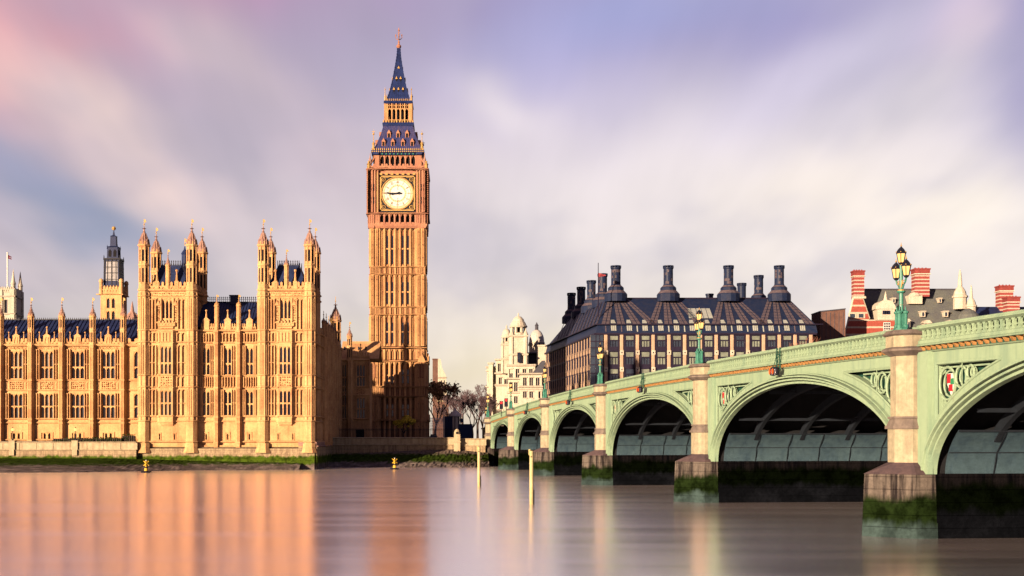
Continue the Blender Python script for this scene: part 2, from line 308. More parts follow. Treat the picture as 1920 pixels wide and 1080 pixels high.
class MB:
    def __init__(s, fr=W0): s.fr = fr; s.v = []; s.f = []
    def add(s, pts, faces):
        k = len(s.v); s.v += [s.fr.p(*p) for p in pts]; s.f += [tuple(i + k for i in f) for f in faces]
    def box(s, u0, u1, o0, o1, z0, z1):
        s.add([(u0, o0, z0), (u1, o0, z0), (u1, o1, z0), (u0, o1, z0), (u0, o0, z1), (u1, o0, z1), (u1, o1, z1), (u0, o1, z1)],
              [(0, 1, 2, 3), (4, 5, 6, 7), (0, 1, 5, 4), (1, 2, 6, 5), (2, 3, 7, 6), (3, 0, 4, 7)])
    def quad(s, a, b, c, d): s.add([a, b, c, d], [(0, 1, 2, 3)])
    def tri(s, a, b, c): s.add([a, b, c], [(0, 1, 2)])
    def uz(s, poly, o0, o1):                      # outline in (u,z) pushed from o0 to o1
        n = len(poly)
        s.add([(u, o0, z) for u, z in poly] + [(u, o1, z) for u, z in poly],
              [tuple(range(n)), tuple(range(n, 2 * n))] + [(i, (i + 1) % n, (i + 1) % n + n, i + n) for i in range(n)])
    def oz(s, poly, u0, u1):                      # section in (o,z) swept from u0 to u1
        n = len(poly)
        s.add([(u0, o, z) for o, z in poly] + [(u1, o, z) for o, z in poly],
              [tuple(range(n)), tuple(range(n, 2 * n))] + [(i, (i + 1) % n, (i + 1) % n + n, i + n) for i in range(n)])
    def uo(s, poly, z0, z1, k=1.0, cu=0, co=0):   # plan in (u,o) raised from z0 to z1, scaled by k at the top
        n = len(poly)
        s.add([(u, o, z0) for u, o in poly] + [(cu + (u - cu) * k, co + (o - co) * k, z1) for u, o in poly],
              [tuple(range(n)), tuple(range(n, 2 * n))] + [(i, (i + 1) % n, (i + 1) % n + n, i + n) for i in range(n)])
    def lathe(s, cu, co, prof, n=8, ph=None, sq=False):
        ph = math.pi / n if ph is None else ph
        pts = []; fc = []
        for r, z in prof:
            r = max(r, 0.004)
            if sq: r *= math.sqrt(2)
            pts += [(cu + r * math.cos(ph + 2 * math.pi * i / n), co + r * math.sin(ph + 2 * math.pi * i / n), z) for i in range(n)]
        for k in range(len(prof) - 1):
            for i in range(n):
                j = (i + 1) % n
                fc.append((k * n + i, k * n + j, (k + 1) * n + j, (k + 1) * n + i))
        fc += [tuple(range(n)), tuple(range((len(prof) - 1) * n, len(prof) * n))]
        s.add(pts, fc)
    def ball(s, u, o, z, r, n=6): s.lathe(u, o, [(0, z - r), (r * .7, z - r * .7), (r, z), (r * .7, z + r * .7), (0, z + r)], n)
    def tube(s, path, r, n=5):
        "thin rod through world-like local points; r number or list"
        rr = r if isinstance(r, (list, tuple)) else [r] * len(path)
        pts = []; fc = []
        for k, p in enumerate(path):
            a = Vector(path[max(k - 1, 0)]); b2 = Vector(path[min(k + 1, len(path) - 1)])
            t = (b2 - a).normalized(); x = t.orthogonal().normalized(); y = t.cross(x)
            for i in range(n):
                q = Vector(p) + (x * math.cos(2 * math.pi * i / n) + y * math.sin(2 * math.pi * i / n)) * rr[k]
                pts.append(tuple(q))
        for k in range(len(path) - 1):
            for i in range(n):
                j = (i + 1) % n
                fc.append((k * n + i, k * n + j, (k + 1) * n + j, (k + 1) * n + i))
        fc += [tuple(range(n)), tuple(range((len(path) - 1) * n, len(path) * n))]
        s.add(pts, fc)
    # --- gothic vocabulary
    def arch_pts(s, u0, u1, zs, zt, n=5):
        mid = (u0 + u1) / 2; hw = (u1 - u0) / 2; h = zt - zs; res = []
        for i in range(n + 1):
            q = i / n; res.append((u0 + hw * q, zs + h * (0.72 * math.sqrt(1 - (1 - q) ** 2) + 0.28 * q)))
        return res, [(u1 - (u - u0), z) for u, z in res][::-1]
    def arch_fill(s, u0, u1, zs, zt, o0, o1, n=5):
        L, Rr = s.arch_pts(u0, u1, zs, zt, n)
        s.uz([(u0, zt + 1e-3)] + L, o0, o1) if False else s.uz(L + [(u0, zt)], o0, o1)
        s.uz(Rr + [(u1, zt)], o0, o1)
    def mould(s, u0, u1, z0, z1, o, ob=-0.1):     # string course, weathered top, undercut below
        h = z1 - z0
        s.oz([(ob, z0), (o * .45, z0), (o, z0 + h * .35), (o, z0 + h * .6), (o * .3, z1), (ob, z1)], u0, u1)
    def ribs(s, u0, u1, z0, z1, n, o=0.1, w=0.1, head=0.45, ob=-0.05, mid=None):
        "blind panelling: n panels with pointed heads"
        p = (u1 - u0) / n
        for i in range(n + 1):
            c = u0 + i * p; s.box(c - w / 2, c + w / 2, ob, o, z0, z1)
        for i in range(n):
            a, b2 = u0 + i * p + w / 2, u0 + (i + 1) * p - w / 2
            if head: s.arch_fill(a, b2, z1 - head, z1, ob, o * .8, 3)
            if mid: s.box(a, b2, ob, o * .7, mid - .06, mid + .06)
    def carve(s, u0, u1, z0, z1, o, seed, cell=0.3):
        "deep carved relief: bosses, leaves and a pair of supporters"
        rnd = random.Random(seed)
        nu, nz = max(1, int((u1 - u0) / cell)), max(1, int((z1 - z0) / cell))
        for i in range(nu):
            for k in range(nz):
                u = u0 + (i + rnd.uniform(.3, .7)) * (u1 - u0) / nu; z = z0 + (k + rnd.uniform(.3, .7)) * (z1 - z0) / nz
                r = cell * rnd.uniform(.25, .55); d2 = o * rnd.uniform(.5, 1)
                s.add([(u - r, 0, z), (u, 0, z - r), (u + r, 0, z), (u, 0, z + r), (u, d2, z)], [(0, 1, 4), (1, 2, 4), (2, 3, 4), (3, 0, 4)])
    def crenel(s, u0, u1, z0, z1, o0, o1, n):
        "pierced gothic parapet with stepped merlons"
        h = z1 - z0; s.box(u0, u1, o0, o1, z0, z0 + h * .12); s.box(u0, u1, o0 + .02, o1 - .02, z0 + h * .45, z0 + h * .55)
        s.box(u0, u1, o0 + .1, o0 + .16, z0 + h * .1, z0 + h * .5)
        p = (u1 - u0) / n
        for i in range(n):
            a = u0 + i * p
            s.box(a, a + p * .16, o0, o1, z0 + h * .12, z0 + h * .5)
            s.arch_fill(a + p * .16, a + p, z0 + h * .2, z0 + h * .45, o0 + .02, o1 - .02, 3)
            s.box(a + p * .1, a + p * .62, o0, o1, z0 + h * .55, z0 + h * .86)
            s.uz([(a + p * .06, z0 + h * .86), (a + p * .66, z0 + h * .86), (a + p * .36, z1)], o0 - .02, o1 + .02)
    def wall(s, u0, u1, z0, z1, op=(), o=0.0, depth=0.45):
        "wall face with real openings (u0,u1,z0,z1) cut through to reveals"
        us = sorted({u0, u1} | {x for q in op for x in q[:2] if u0 < x < u1}); zs = sorted({z0, z1} | {x for q in op for x in q[2:] if z0 < x < z1})
        for i in range(len(us) - 1):
            for k in range(len(zs) - 1):
                cu, cz = (us[i] + us[i + 1]) / 2, (zs[k] + zs[k + 1]) / 2
                if any(q[0] < cu < q[1] and q[2] < cz < q[3] for q in op): continue
                s.quad((us[i], o, zs[k]), (us[i + 1], o, zs[k]), (us[i + 1], o, zs[k + 1]), (us[i], o, zs[k + 1]))
        for a, b2, c, d2 in op:
            s.quad((a, o, c), (b2, o, c), (b2, o - depth, c), (a, o - depth, c)); s.quad((a, o, d2), (b2, o, d2), (b2, o - depth, d2), (a, o - depth, d2))
            s.quad((a, o, c), (a, o, d2), (a, o - depth, d2), (a, o - depth, c)); s.quad((b2, o, c), (b2, o, d2), (b2, o - depth, d2), (b2, o - depth, c))
    def crockets(s, cu, co, r0, z0, r1, z1, n, sz, sides=4, ph=math.pi / 4):
        for i in range(n):
            q = (i + .6) / n; r = r0 + (r1 - r0) * q; z = z0 + (z1 - z0) * q; g = sz * (1 - .45 * q)
            for k in range(sides):
                a = ph + 2 * math.pi * k / sides
                u, o = cu + (r + g * .3) * math.cos(a), co + (r + g * .3) * math.sin(a)
                s.box(u - g / 2, u + g / 2, o - g / 2, o + g / 2, z - g * .4, z + g * .5)
    def build(s, name, mat, parent=None, smooth=False):
        b0 = world_base(parent); me = bpy.data.meshes.new(name)
        me.from_pydata([(x - b0.x, y - b0.y, z - b0.z) for x, y, z in s.v], [], s.f)
        me.materials.append(M[mat] if isinstance(mat, str) else mat)
        if smooth:
            for p in me.polygons: p.use_smooth = True
        o = bpy.data.objects.new(name, me); C.collection.objects.link(o); o.parent = parent
        return o

def tag(o, label, cat, group=None, kind=None):
    if label: o['label'] = label
    if cat: o['category'] = cat
    if group: o['group'] = group
    if kind: o['kind'] = kind
    return o
def thing(name, label, cat, loc, group=None, kind=None):
    o = bpy.data.objects.new(name, None); o.empty_display_size = 0.5; C.collection.objects.link(o); o.location = loc
    return tag(o, label, cat, group, kind)
def struct(mb, name, mat): return tag(mb.build(name, mat), None, None, kind='structure')
def copy_tree(o, parent=None):
    c = o.copy(); C.collection.objects.link(c); c.parent = parent
    for ch in o.children: copy_tree(ch, c)
    return c

def window(fr, parent, u0, u1, z0, z1, lights, transoms=(), o=0.0, depth=0.38, glass='glass', stone_='stone', head=0.5, mw=0.13, name='window'):
    "tracery window set in an opening of the wall: mullions, transoms, pointed heads; the glass is its sub-part"
    mb = MB(fr); p = (u1 - u0) / lights; of, ob = o - 0.06, o - depth + .03
    mb.box(u0, u0 + mw * .6, ob, of, z0, z1); mb.box(u1 - mw * .6, u1, ob, of, z0, z1)
    mb.box(u0, u1, ob, o + .06, z0 - .001, z0 + .14)
    for i in range(1, lights): mb.box(u0 + i * p - mw / 2, u0 + i * p + mw / 2, ob, of, z0, z1)
    hs = min(head, (z1 - z0) * .4)
    for t in list(transoms): mb.box(u0, u1, ob, of - .02, t - .10, t + .10)
    for i in range(lights):
        a, b2 = u0 + i * p + mw * .4, u0 + (i + 1) * p - mw * .4
        mb.arch_fill(a, b2, z1 - hs, z1, ob, of - .03, 4)
        for t in transoms: mb.arch_fill(a, b2, t - .10 - hs * .6, t - .10, ob, of - .05, 3)
    wn = mb.build(name, stone_, parent)
    if glass == 'glass': glass = ('glass', 'grey_glass', 'glass', 'glass', 'glass', 'grey_glass', 'pale_glass')[int(abs(u0 * 7.3 + z0 * 3.1) * 10) % 7]
    g = MB(fr); g.quad((u0, o - depth, z0), (u1, o - depth, z0), (u1, o - depth, z1), (u0, o - depth, z1)); g.build('glass', glass, wn)
    return wn

def vane(fr, parent, u, o, z, h, name='vane'):
    mb = MB(fr); mb.tube([(u, o, z - .2), (u, o, z + h)], .06, 4); mb.ball(u, o, z + h * .25, .14)
    mb.uz([(u, z + h * .5), (u + .35, z + h * .55), (u + .32, z + h * .85), (u + .05, z + h)], o - .03, o + .03)
    return mb.build(name, 'gold', parent)

def pinnacle(fr, parent, u, o, z0, zs, z1, r, name='turret', mat='stone', spire_mat='stone_dark', slit=True, gold=1.1, crock=None):
    "octagonal turret shaft with slits and rings, crocketed spirelet, gilded vane"
    mb = MB(fr); h = zs - z0
    mb.lathe(u, o, [(r, z0), (r, z0 + h * .06), (r * .9, z0 + h * .1), (r * .9, z0 + h * .5), (r * 1.06, z0 + h * .52), (r * 1.06, z0 + h * .55), (r * .84, z0 + h * .58), (r * .84, zs - h * .06), (r * 1.14, zs - h * .03), (r * 1.14, zs)], 8)
    for k in range(8):
        a = math.pi / 8 + math.pi * k / 4
        cu, co = u + r * .86 * math.cos(a), o + r * .86 * math.sin(a)
        mb.box(cu - r * .1, cu + r * .1, co - r * .1, co + r * .1, z0 + h * .1, zs + r * .55)
    t = mb.build(name, mat, parent)
    if slit:
        s2 = MB(fr)
        for k in range(8):
            a = math.pi * k / 4; ca, sa = math.cos(a), math.sin(a); q = r * .79; ww = r * .15
            for za, zb in ((z0 + h * .14, z0 + h * .46), (z0 + h * .62, zs - h * .12)):
                s2.add([(u + q * ca + ww * sa, o + q * sa - ww * ca, za), (u + q * ca - ww * sa, o + q * sa + ww * ca, za), (u + q * ca - ww * sa, o + q * sa + ww * ca, zb), (u + q * ca + ww * sa, o + q * sa - ww * ca, zb),
                        (u + (q + .06) * ca + ww * sa, o + (q + .06) * sa - ww * ca, za), (u + (q + .06) * ca - ww * sa, o + (q + .06) * sa + ww * ca, za), (u + (q + .06) * ca - ww * sa, o + (q + .06) * sa + ww * ca, zb), (u + (q + .06) * ca + ww * sa, o + (q + .06) * sa - ww * ca, zb)],
                       [(4, 5, 6, 7), (0, 1, 5, 4), (3, 2, 6, 7), (0, 3, 7, 4), (1, 2, 6, 5)])
        s2.build('slit', 'void', t)
    sp = MB(fr); hs = z1 - zs
    sp.lathe(u, o, [(r * .95, zs), (r * .70, zs + hs * .10), (r * .50, zs + hs * .30), (r * .26, zs + hs * .58), (r * .13, zs + hs * .80), (.06, z1)], 8)
    for k in range(8):
        a = math.pi * k / 4; cu, co = u + r * .86 * math.cos(a), o + r * .86 * math.sin(a)
        sp.lathe(cu, co, [(r * .20, zs - r * .3), (r * .20, zs + r * .25), (r * .05, zs + r * 1.0)], 4)
    sp.crockets(u, o, r * .68, zs + hs * .1, r * .20, zs + hs * .62, crock or max(4, int(hs / .7)), r * .36, 8, math.pi / 8)
    sp.lathe(u, o, [(.05, z1 - hs * .34), (r * .36, z1 - hs * .31), (.05, z1 - hs * .27)], 6)
    sp.lathe(u, o, [(.05, z1 - hs * .16), (r * .42, z1 - hs * .13), (.05, z1 - hs * .09)], 6)
    sp.build('spire', spire_mat, t)
    if gold: vane(fr, t, u, o, z1, gold)
    return t

def X(px, Y): return (px - CX) * Y / F           # photo measurements turned into metres at a known distance
def Z(py, Y): return EYE + (HY - py) * Y / F

# ------------------------------------------------------------------ the setting: river, ground, foreshore
mb = MB(); mb.quad((-4000, 300, 0), (4000, 300, 0), (4000, -4000, 0), (-4000, -4000, 0)); struct(mb, 'water', 'water')
GZ = 4.9
mb = MB()
mb.uo([(-5000, -227.5), (-27.6, -227.5), (-27.6, -254.5), (5000, -254.5), (5000, -9000), (-5000, -9000)], GZ - 6, GZ)
struct(mb, 'ground', 'paving')
def slope_strip(name, edge, mat, seed, nu=60, nv=10, amp=0.16):
    "mud or rock bank: list of (u, near Y, near z, far Y, far z)"
    rnd = random.Random(seed); mb = MB(); P = []; Fc = []
    for i in range(nu + 1):
        q = i / nu * (len(edge) - 1); k = min(int(q), len(edge) - 2); f = q - k
        e = [edge[k][j] * (1 - f) + edge[k + 1][j] * f for j in range(5)]
        wob = math.sin(i * .9 + seed) * 0.12 + math.sin(i * .23) * 0.3
        for j in range(nv + 1):
            g = j / nv
            y = (e[1] + wob) * (1 - g) + e[3] * g
            z = e[2] * (1 - g) + e[4] * g + (rnd.uniform(-amp, amp) if 0 < j < nv else 0)
            P.append((e[0], -y, z))
    for i in range(nu):
        for j in range(nv):
            a = i * (nv + 1) + j; Fc.append((a, a + nv + 1, a + nv + 2, a + 1))
    mb.add(P, Fc); o = struct(mb, name, mat); return o
slope_strip('foreshore', [(-140, 190, -.25, 222.6, 2.0), (-60, 200, -.25, 222.6, 2.0), (-45, 214, -.25, 222.6, 1.5), (-26.8, 219, -.25, 222.8, 1.1)], 'mud', 3, 160, 12, .05)
slope_strip('foreshore', [(-27.4, 240, -.25, 252.2, 2.2), (-18, 238, -.25, 252.2, 2.6), (-8, 236, -.25, 252.2, 3.1), (0, 236, -.25, 252.2, 3.3), (6.5, 240, -.25, 252.2, 2.6)], 'mud', 8, 90, 14, 0.12)
rnd = random.Random(5)
mb = MB()
for i in range(70):
    u = rnd.uniform(-12, 5.5); y = rnd.uniform(238, 251); r = rnd.uniform(.15, .5); z = max(0, (y - 238) / 14 * 2.6)
    mb.lathe(u, -y, [(0, z - r * .4), (r * rnd.uniform(.8, 1.1), z - r * .1), (r * rnd.uniform(.5, .9), z + r * .4), (0, z + r * .6)], 5, rnd.uniform(0, 3))
tag(mb.build('rubble', 'rock'), None, None, kind='stuff')

# river walls
def riverwall(fr, u0, u1, ztop, label, lights=(), ped=()):
    t = thing('river_wall', label, 'wall', fr.p(u0, 0, 0))
    b = MB(fr); b.oz([(0, -1), (.45, -1), (.2, ztop - 1.9), (.2, ztop - 1.55), (0, ztop - 1.5)], u0, u1); b.box(u0, u1, -.6, 0, -1, ztop - 1.5); b.build('wall_face', 'river_wall', t)
    b = MB(fr); b.mould(u0, u1, ztop - 1.58, ztop - 1.38, .32); b.box(u0, u1, -.6, .1, ztop - 1.4, ztop - .22)
    b.mould(u0, u1, ztop - .24, ztop, .26); b.box(u0, u1, -.65, .05, ztop - .2, ztop - .002)
    n = int((u1 - u0) / 2.9)
    for i in range(n + 1):
        c = u0 + (u1 - u0) * i / n; b.box(c - .16, c + .16, .08, .17, ztop - 1.38, ztop - .24)
    b.build('parapet', 'terrace', t)
    for c in ped:
        b = MB(fr); b.box(c - .5, c + .5, -.75, .42, ztop - 1.42, ztop + .05); b.box(c - .42, c + .42, .2, .55, ztop - 2.4, ztop - 1.4); b.box(c - .55, c + .55, -.8, .5, ztop + .05, ztop + .2); b.build('pedestal', 'terrace', t)
    return t
TF = Fr(0, 222.4)
LP = [X(22, 222), X(140, 222)]
riverwall(TF, -140, X(256, 222.4), Z(828, 222.4), 'pale terrace river wall with weedy foot below the long palace wing', ped=LP + [X(-96, 222)])
SF = Fr(0, 252.2)
riverwall(SF, -27.4, X(852, 252), Z(820, 252), 'shaded river wall with dark weed below the clock tower')
riverwall(SF, X(862, 252), 6.0, Z(822, 252), 'short sunlit river wall between the domed pedestal and the bridge')
t = thing('pedestal', 'round topped stone pedestal ending the shaded river wall', 'pedestal', (X(857, 251.4), 251.4, 2.5))
b = MB(Fr(X(857, 251.4), 251.4)); b.box(-.62, .62, -.8, .6, 2.6, 6.2); b.box(-.75, .75, -.9, .75, 4.6, 4.85); b.build('shaft', 'terrace', t)
b = MB(Fr(X(857, 251.4), 251.4)); b.lathe(0, 0, [(.6, 6.2), (.62, 6.5), (.5, 6.95), (.25, 7.2), (0, 7.3)], 10); b.build('dome', 'terrace', t)
b = MB(Fr(X(857, 251.4), 251.4)); b.box(-.2, .2, .6, .64, 6.25, 6.7); b.build('recess', 'void', t)
# flank of the palace terrace: the dark return wall beside the recess
t = thing('river_wall', 'black shadowed end wall of the palace river front', 'wall', (-24.3, 224, 0))
FB = Fr(-24.35, 223.6, R(90))
b = MB(FB); b.box(0, 28.6, -3, .25, -1, 3.9); b.build('wall_face', 'river_wall', t)
b = MB(FB); b.mould(0, 28.5, 3.9, 4.2, .5); b.box(0, 28.5, -3, .2, 4.1, 4.75); b.build('parapet', 'stone_dark', t)

# ------------------------------------------------------------------ the bridge
BA = math.atan2(-.9953, .0966)
BF = Fr(31.98 - .0971 * 252.2, 252.2, BA)
SPR = [s / .9953 for s in (0, 32.3, 67.5, 105.9, 145.8, 184.2, 219.4)]
SPAN = [28.9, 31.9, 35.1, 36.6, 35.1, 31.9, 28.9]
CROWN = [8.09, 8.72, 9.15, 9.27, 9.11, 8.9, 8.1]
SZ, WID = 3.42, 26.0
def deck(u):
    Y = 252.2 - .9953 * u; return 11.92 - 1.35e-4 * (Y - 130) ** 2
bridge = thing('bridge', 'mint green seven arch iron bridge on pale granite piers', 'bridge', BF.p(110, -13, 0))
def sweep(mb, sec, us, zf):
    n = len(sec); P = []; Fc = []
    for u in us:
        P += [(u, o, zf(u) + z) for o, z in sec]
    for i in range(len(us) - 1):
        for k in range(n): Fc.append((i * n + k, (i + 1) * n + k, (i + 1) * n + (k + 1) % n, i * n + (k + 1) % n))
    Fc += [tuple(range(n)), tuple(range((len(us) - 1) * n, len(us) * n))]
    mb.add(P, Fc)
def steps(a, b2, n): return [a + (b2 - a) * i / n for i in range(n + 1)]
for ai in range(7):
    a, sp, cr = SPR[ai], SPAN[ai], CROWN[ai]; e = a + sp; c = (a + e) / 2; hs = sp / 2; rise = cr - SZ
    near = ai >= 2
    def ell(u, d=0.0):
        q = 1 - ((u - c) / (hs + d)) ** 2
        return SZ + (rise + d * .95) * math.sqrt(max(q, 0))
    g0 = a - (1.1 if ai else 2.2); g1 = e + 1.1            # span limits at the pier sides
    n = 64; us = sorted({g0, g1, a, e} | {a + hs * (1 - math.cos(math.pi * i / n)) for i in range(n + 1)})
    pa, pb = a + .42, e - .42
    zh = lambda u: deck(u) - 2.12
    def has(u): return (pa <= u <= pb) and zh(u) > ell(u, 1.25) + .02
    for side in (0, 1):
        fo = (lambda o: o) if side == 0 else (lambda o: -WID - o)
        # spandrel plate with the sunk triangular panels
        b = MB(BF); us2 = sorted(set(us) | {pa, pb} | set(steps(pa, c, 60)) | set(steps(c, pb, 60)))
        dpt = fo(-.55)
        for i in range(len(us2) - 1):
            u, v = us2[i], us2[i + 1]; m = (u + v) / 2
            lu, lv = (ell(u) if a <= u <= e else SZ), (ell(v) if a <= v <= e else SZ)
            if m < a or m > e: lu = lv = SZ
            tu, tv = deck(u) - 1.42, deck(v) - 1.42; f0 = fo(0)
            if has(m):
                qu, qv = ell(u, 1.25), ell(v, 1.25); hu, hv = max(zh(u), qu), max(zh(v), qv)
                b.quad((u, f0, lu), (v, f0, lv), (v, f0, qv), (u, f0, qu)); b.quad((u, f0, hu), (v, f0, hv), (v, f0, tv), (u, f0, tu))
                b.quad((u, f0, qu), (v, f0, qv), (v, dpt, qv), (u, dpt, qu)); b.quad((u, f0, hu), (v, f0, hv), (v, dpt, hv), (u, dpt, hu))
            else: b.quad((u, f0, lu), (v, f0, lv), (v, f0, tv), (u, f0, tu))
        for pe in (pa, pb): b.quad((pe, fo(0), ell(pe, 1.25)), (pe, fo(0), zh(pe)), (pe, dpt, zh(pe)), (pe, dpt, ell(pe, 1.25)))
        if side == 0:
            for (x0, x1) in ((a - 1.1, a + .06), (e - .06, e + 1.1)):
                b.box(x0, x1, .003, .32, SZ, deck((x0 + x1) / 2) - 1.45)     # pilaster strips beside the pier
            for i in range(5):
                u = a + sp * (i + .5) / 5                                     # plate seams
                if ell(u, .8) < deck(u) - 1.6: b.box(u - .02, u + .02, -.02, .012, ell(u, .62), deck(u) - 1.5)
        b.build('spandrel', 'mint', bridge)
        # back of the sunk panels
        for sgn in (1, -1):
          b = MB(BF)
          for i in range(len(us2) - 1):
            u, v = us2[i], us2[i + 1]
            if has((u + v) / 2) and (c - (u + v) / 2) * sgn > 0: b.quad((u, dpt, ell(u, 1.25)), (v, dpt, ell(v, 1.25)), (v, dpt, max(zh(v), ell(v, 1.25))), (u, dpt, max(zh(u), ell(u, 1.25))))
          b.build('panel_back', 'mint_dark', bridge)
        # arch ring: stacked mouldings
        b = MB(BF); th = [math.pi * i / 72 for i in range(73)]
        for d0, d1, o0, o1 in ((0, .13, -.25, .12), (.22, .34, -.2, .30), (.43, .53, -.2, .42), (.61, .69, -.2, .22)):
            P = []; Fc = []
            for t in th:
                for d, o in ((d0, o0), (d0, o1), (d1, o1), (d1, o0)):
                    P.append((c - (hs + d) * math.cos(t), fo(o), SZ + (rise + d) * math.sin(t)))
            for i in range(72):
                for k in range(4): Fc.append((i * 4 + k, i * 4 + 4 + k, i * 4 + 4 + (k + 1) % 4, i * 4 + (k + 1) % 4))
            b.add(P, Fc)
        b.build('arch_ring', 'mint', bridge)
        if side == 0:
            # rim of the panel and its round tracery
            for sgn in (1, -1):
                p0 = pa if sgn > 0 else pb
                b = MB(BF); tip = p0
                while zh(tip) > ell(tip, 1.25) + .05 and abs(tip - p0) < hs: tip += .1 * sgn
                ins = .22
                arc = [(p0 + (tip - p0) * i / 24) for i in range(25)]
                b.tube([(u, -.02, ell(u, 1.25)) for u in arc], .085, 5)
                b.tube([(u, -.02, zh(u)) for u in arc], .085, 5)
                b.tube([(p0, -.02, ell(p0, 1.25)), (p0, -.02, zh(p0))], .085, 5)
                arc2 = [u for u in arc if zh(u) - ell(u, 1.25) > .5]
                if len(arc2) > 2:
                    b.tube([(u, -.3, ell(u, 1.25) + ins) for u in arc2], .06, 4); b.tube([(u, -.3, zh(u) - ins) for u in arc2], .06, 4)
                rings = []
                cu = p0 + .16 * sgn
                for k in range(3):
                    top = zh(cu) - .2
                    r = .9
                    while r > .15:                                   # largest ring that fits between rim, top and the last ring
                        uc = cu + r * sgn; zc = zh(uc) - .22 - r
                        if all(math.hypot(uc - (c - (hs + 1.25) * math.cos(t)), zc - (SZ + (rise + 1.19) * math.sin(t))) > r + .1 for t in th): break
                        r -= .05
                    if r <= .2: break
                    rings.append((uc, zc, r)); cu = uc + r * sgn + .06 * sgn
                for uc, zc, r in rings:
                    for rr, oo, tt in ((r, -.12, .075), (r * .80, -.28, .055)):
                        b.tube([(uc + rr * math.cos(q), oo, zc + rr * math.sin(q)) for q in steps(0, 2 * math.pi, 22)], tt, 5)
                if rings:
                    uc, zc, r = rings[0]
                    b.tube([(uc - (r * .6) * sgn + .16 * math.cos(q), -.2, zc - r * 1.25 + .28 * math.sin(q)) for q in steps(0, 2 * math.pi, 12)], .05, 4)
                tr = b.build('tracery', 'mint', bridge)
                if rings:
                    uc, zc, r = rings[0]; h = r * .62
                    s2 = MB(BF); s2.uz([(uc - h * .72, zc + h), (uc + h * .72, zc + h), (uc + h * .72, zc - h * .1), (uc, zc - h * 1.15), (uc - h * .72, zc - h * .1)], -.45, -.30)
                    sh = s2.build('shield', 'white_paint', bridge)
                    for (q0, q1, r0, r1, mm) in ((-.7, 0, .05, .95, 'red_paint'), (0, .68, -.1, .5, 'green_paint'), (-.35, .35, -.75, -.1, 'red_paint')):
                        s2 = MB(BF); s2.box(uc + q0 * h, uc + q1 * h, -.31, -.27, zc + r0 * h, zc + r1 * h); s2.build('charge', mm, sh)
        # cornice with gilt blocks
        b = MB(BF); ul = steps(g0, g1, 30)
        sweep(b, [(fo(-.3), -1.46), (fo(.10), -1.46), (fo(.16), -1.40), (fo(.10), -1.38), (fo(-.3), -1.38)], ul, deck)
        b.build('cornice', 'mint', bridge)
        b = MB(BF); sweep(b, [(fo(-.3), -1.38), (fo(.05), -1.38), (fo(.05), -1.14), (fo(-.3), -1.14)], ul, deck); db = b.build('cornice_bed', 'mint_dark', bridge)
        if side == 0:
            b = MB(BF); nn = int((g1 - g0) / .60)
            for i in range(nn):
                u = g0 + (i + .5) * (g1 - g0) / nn; z = deck(u); b.oz([(.04, z - 1.37), (.16, z - 1.37), (.30, z - 1.16), (.04, z - 1.16)], u - .085, u + .085)
            b.build('gilt_block', 'ochre', db)['kind'] = 'stuff'
        # parapet: plinth, pierced band, coping
        b = MB(BF)
        sweep(b, [(fo(-.25), -1.14), (fo(.40), -1.14), (fo(.44), -1.06), (fo(.34), -1.02), (fo(.34), -.86), (fo(.28), -.82), (fo(-.25), -.82)], ul, deck)
        sweep(b, [(fo(-.25), -.30), (fo(.28), -.30), (fo(.44), -.20), (fo(.44), -.13), (fo(.36), -.11), (fo(.36), -.03), (fo(.3), 0), (fo(-.25), 0)], ul, deck)
        if side == 0:
            nn = int((g1 - g0) / .53)
            for i in range(nn):
                u = g0 + i * (g1 - g0) / nn; p = (g1 - g0) / nn; z = deck(u + p / 2); zb, zt = z - .84, z - .28
                b.box(u - .045, u + .045, .08, .27, zb, zt)
                if near or i % 1 == 0:
                    b.arch_fill(u + .045, u + p - .045, zb + .36, zt, .1, .25, 4)
                    b.uz([(u + .055, zb), (u + p / 2, zb), (u + .055, zb + .20)], .1, .25); b.uz([(u + p - .055, zb), (u + p / 2, zb), (u + p - .055, zb + .20)], .1, .25)
                    b.uz([(u + p / 2 - .13, zb + .24), (u + p / 2, zb + .19), (u + p / 2 + .13, zb + .24), (u + p / 2, zb + .30)], .1, .22)
        else: sweep(b, [(fo(.0), -.84), (fo(.2), -.84), (fo(.2), -.28), (fo(0), -.28)], ul, deck)
        pr = b.build('parapet', 'mint', bridge)
        if side == 0:
            b = MB(BF); sweep(b, [(-.12, -.84), (-.06, -.84), (-.06, -.28), (-.12, -.28)], ul, deck); b.build('backing', 'mint_dark', pr)
    # inside of the arch
    for sgn in (1, -1):
        b = MB(BF); prev = None
        for i in range(13):
            z = SZ + 2.35 * i / 12; x = hs + .12; q = (z - SZ) / (rise + .12); u = c - sgn * x * math.sqrt(1 - q * q)
            if prev: b.quad((prev[0], -.75, prev[1]), (u, -.75, z), (u, -WID + .75, z), (prev[0], -WID + .75, prev[1]))
            prev = (u, z)
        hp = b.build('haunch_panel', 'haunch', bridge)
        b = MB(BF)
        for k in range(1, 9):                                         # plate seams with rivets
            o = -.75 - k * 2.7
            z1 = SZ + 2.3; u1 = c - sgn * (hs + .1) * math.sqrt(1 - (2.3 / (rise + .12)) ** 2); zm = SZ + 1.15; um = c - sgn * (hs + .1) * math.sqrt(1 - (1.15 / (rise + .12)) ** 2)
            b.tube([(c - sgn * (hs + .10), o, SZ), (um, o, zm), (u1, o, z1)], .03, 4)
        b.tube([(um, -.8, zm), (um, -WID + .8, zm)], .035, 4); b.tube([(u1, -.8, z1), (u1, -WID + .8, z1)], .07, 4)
        b.build('seam', 'rib', hp)
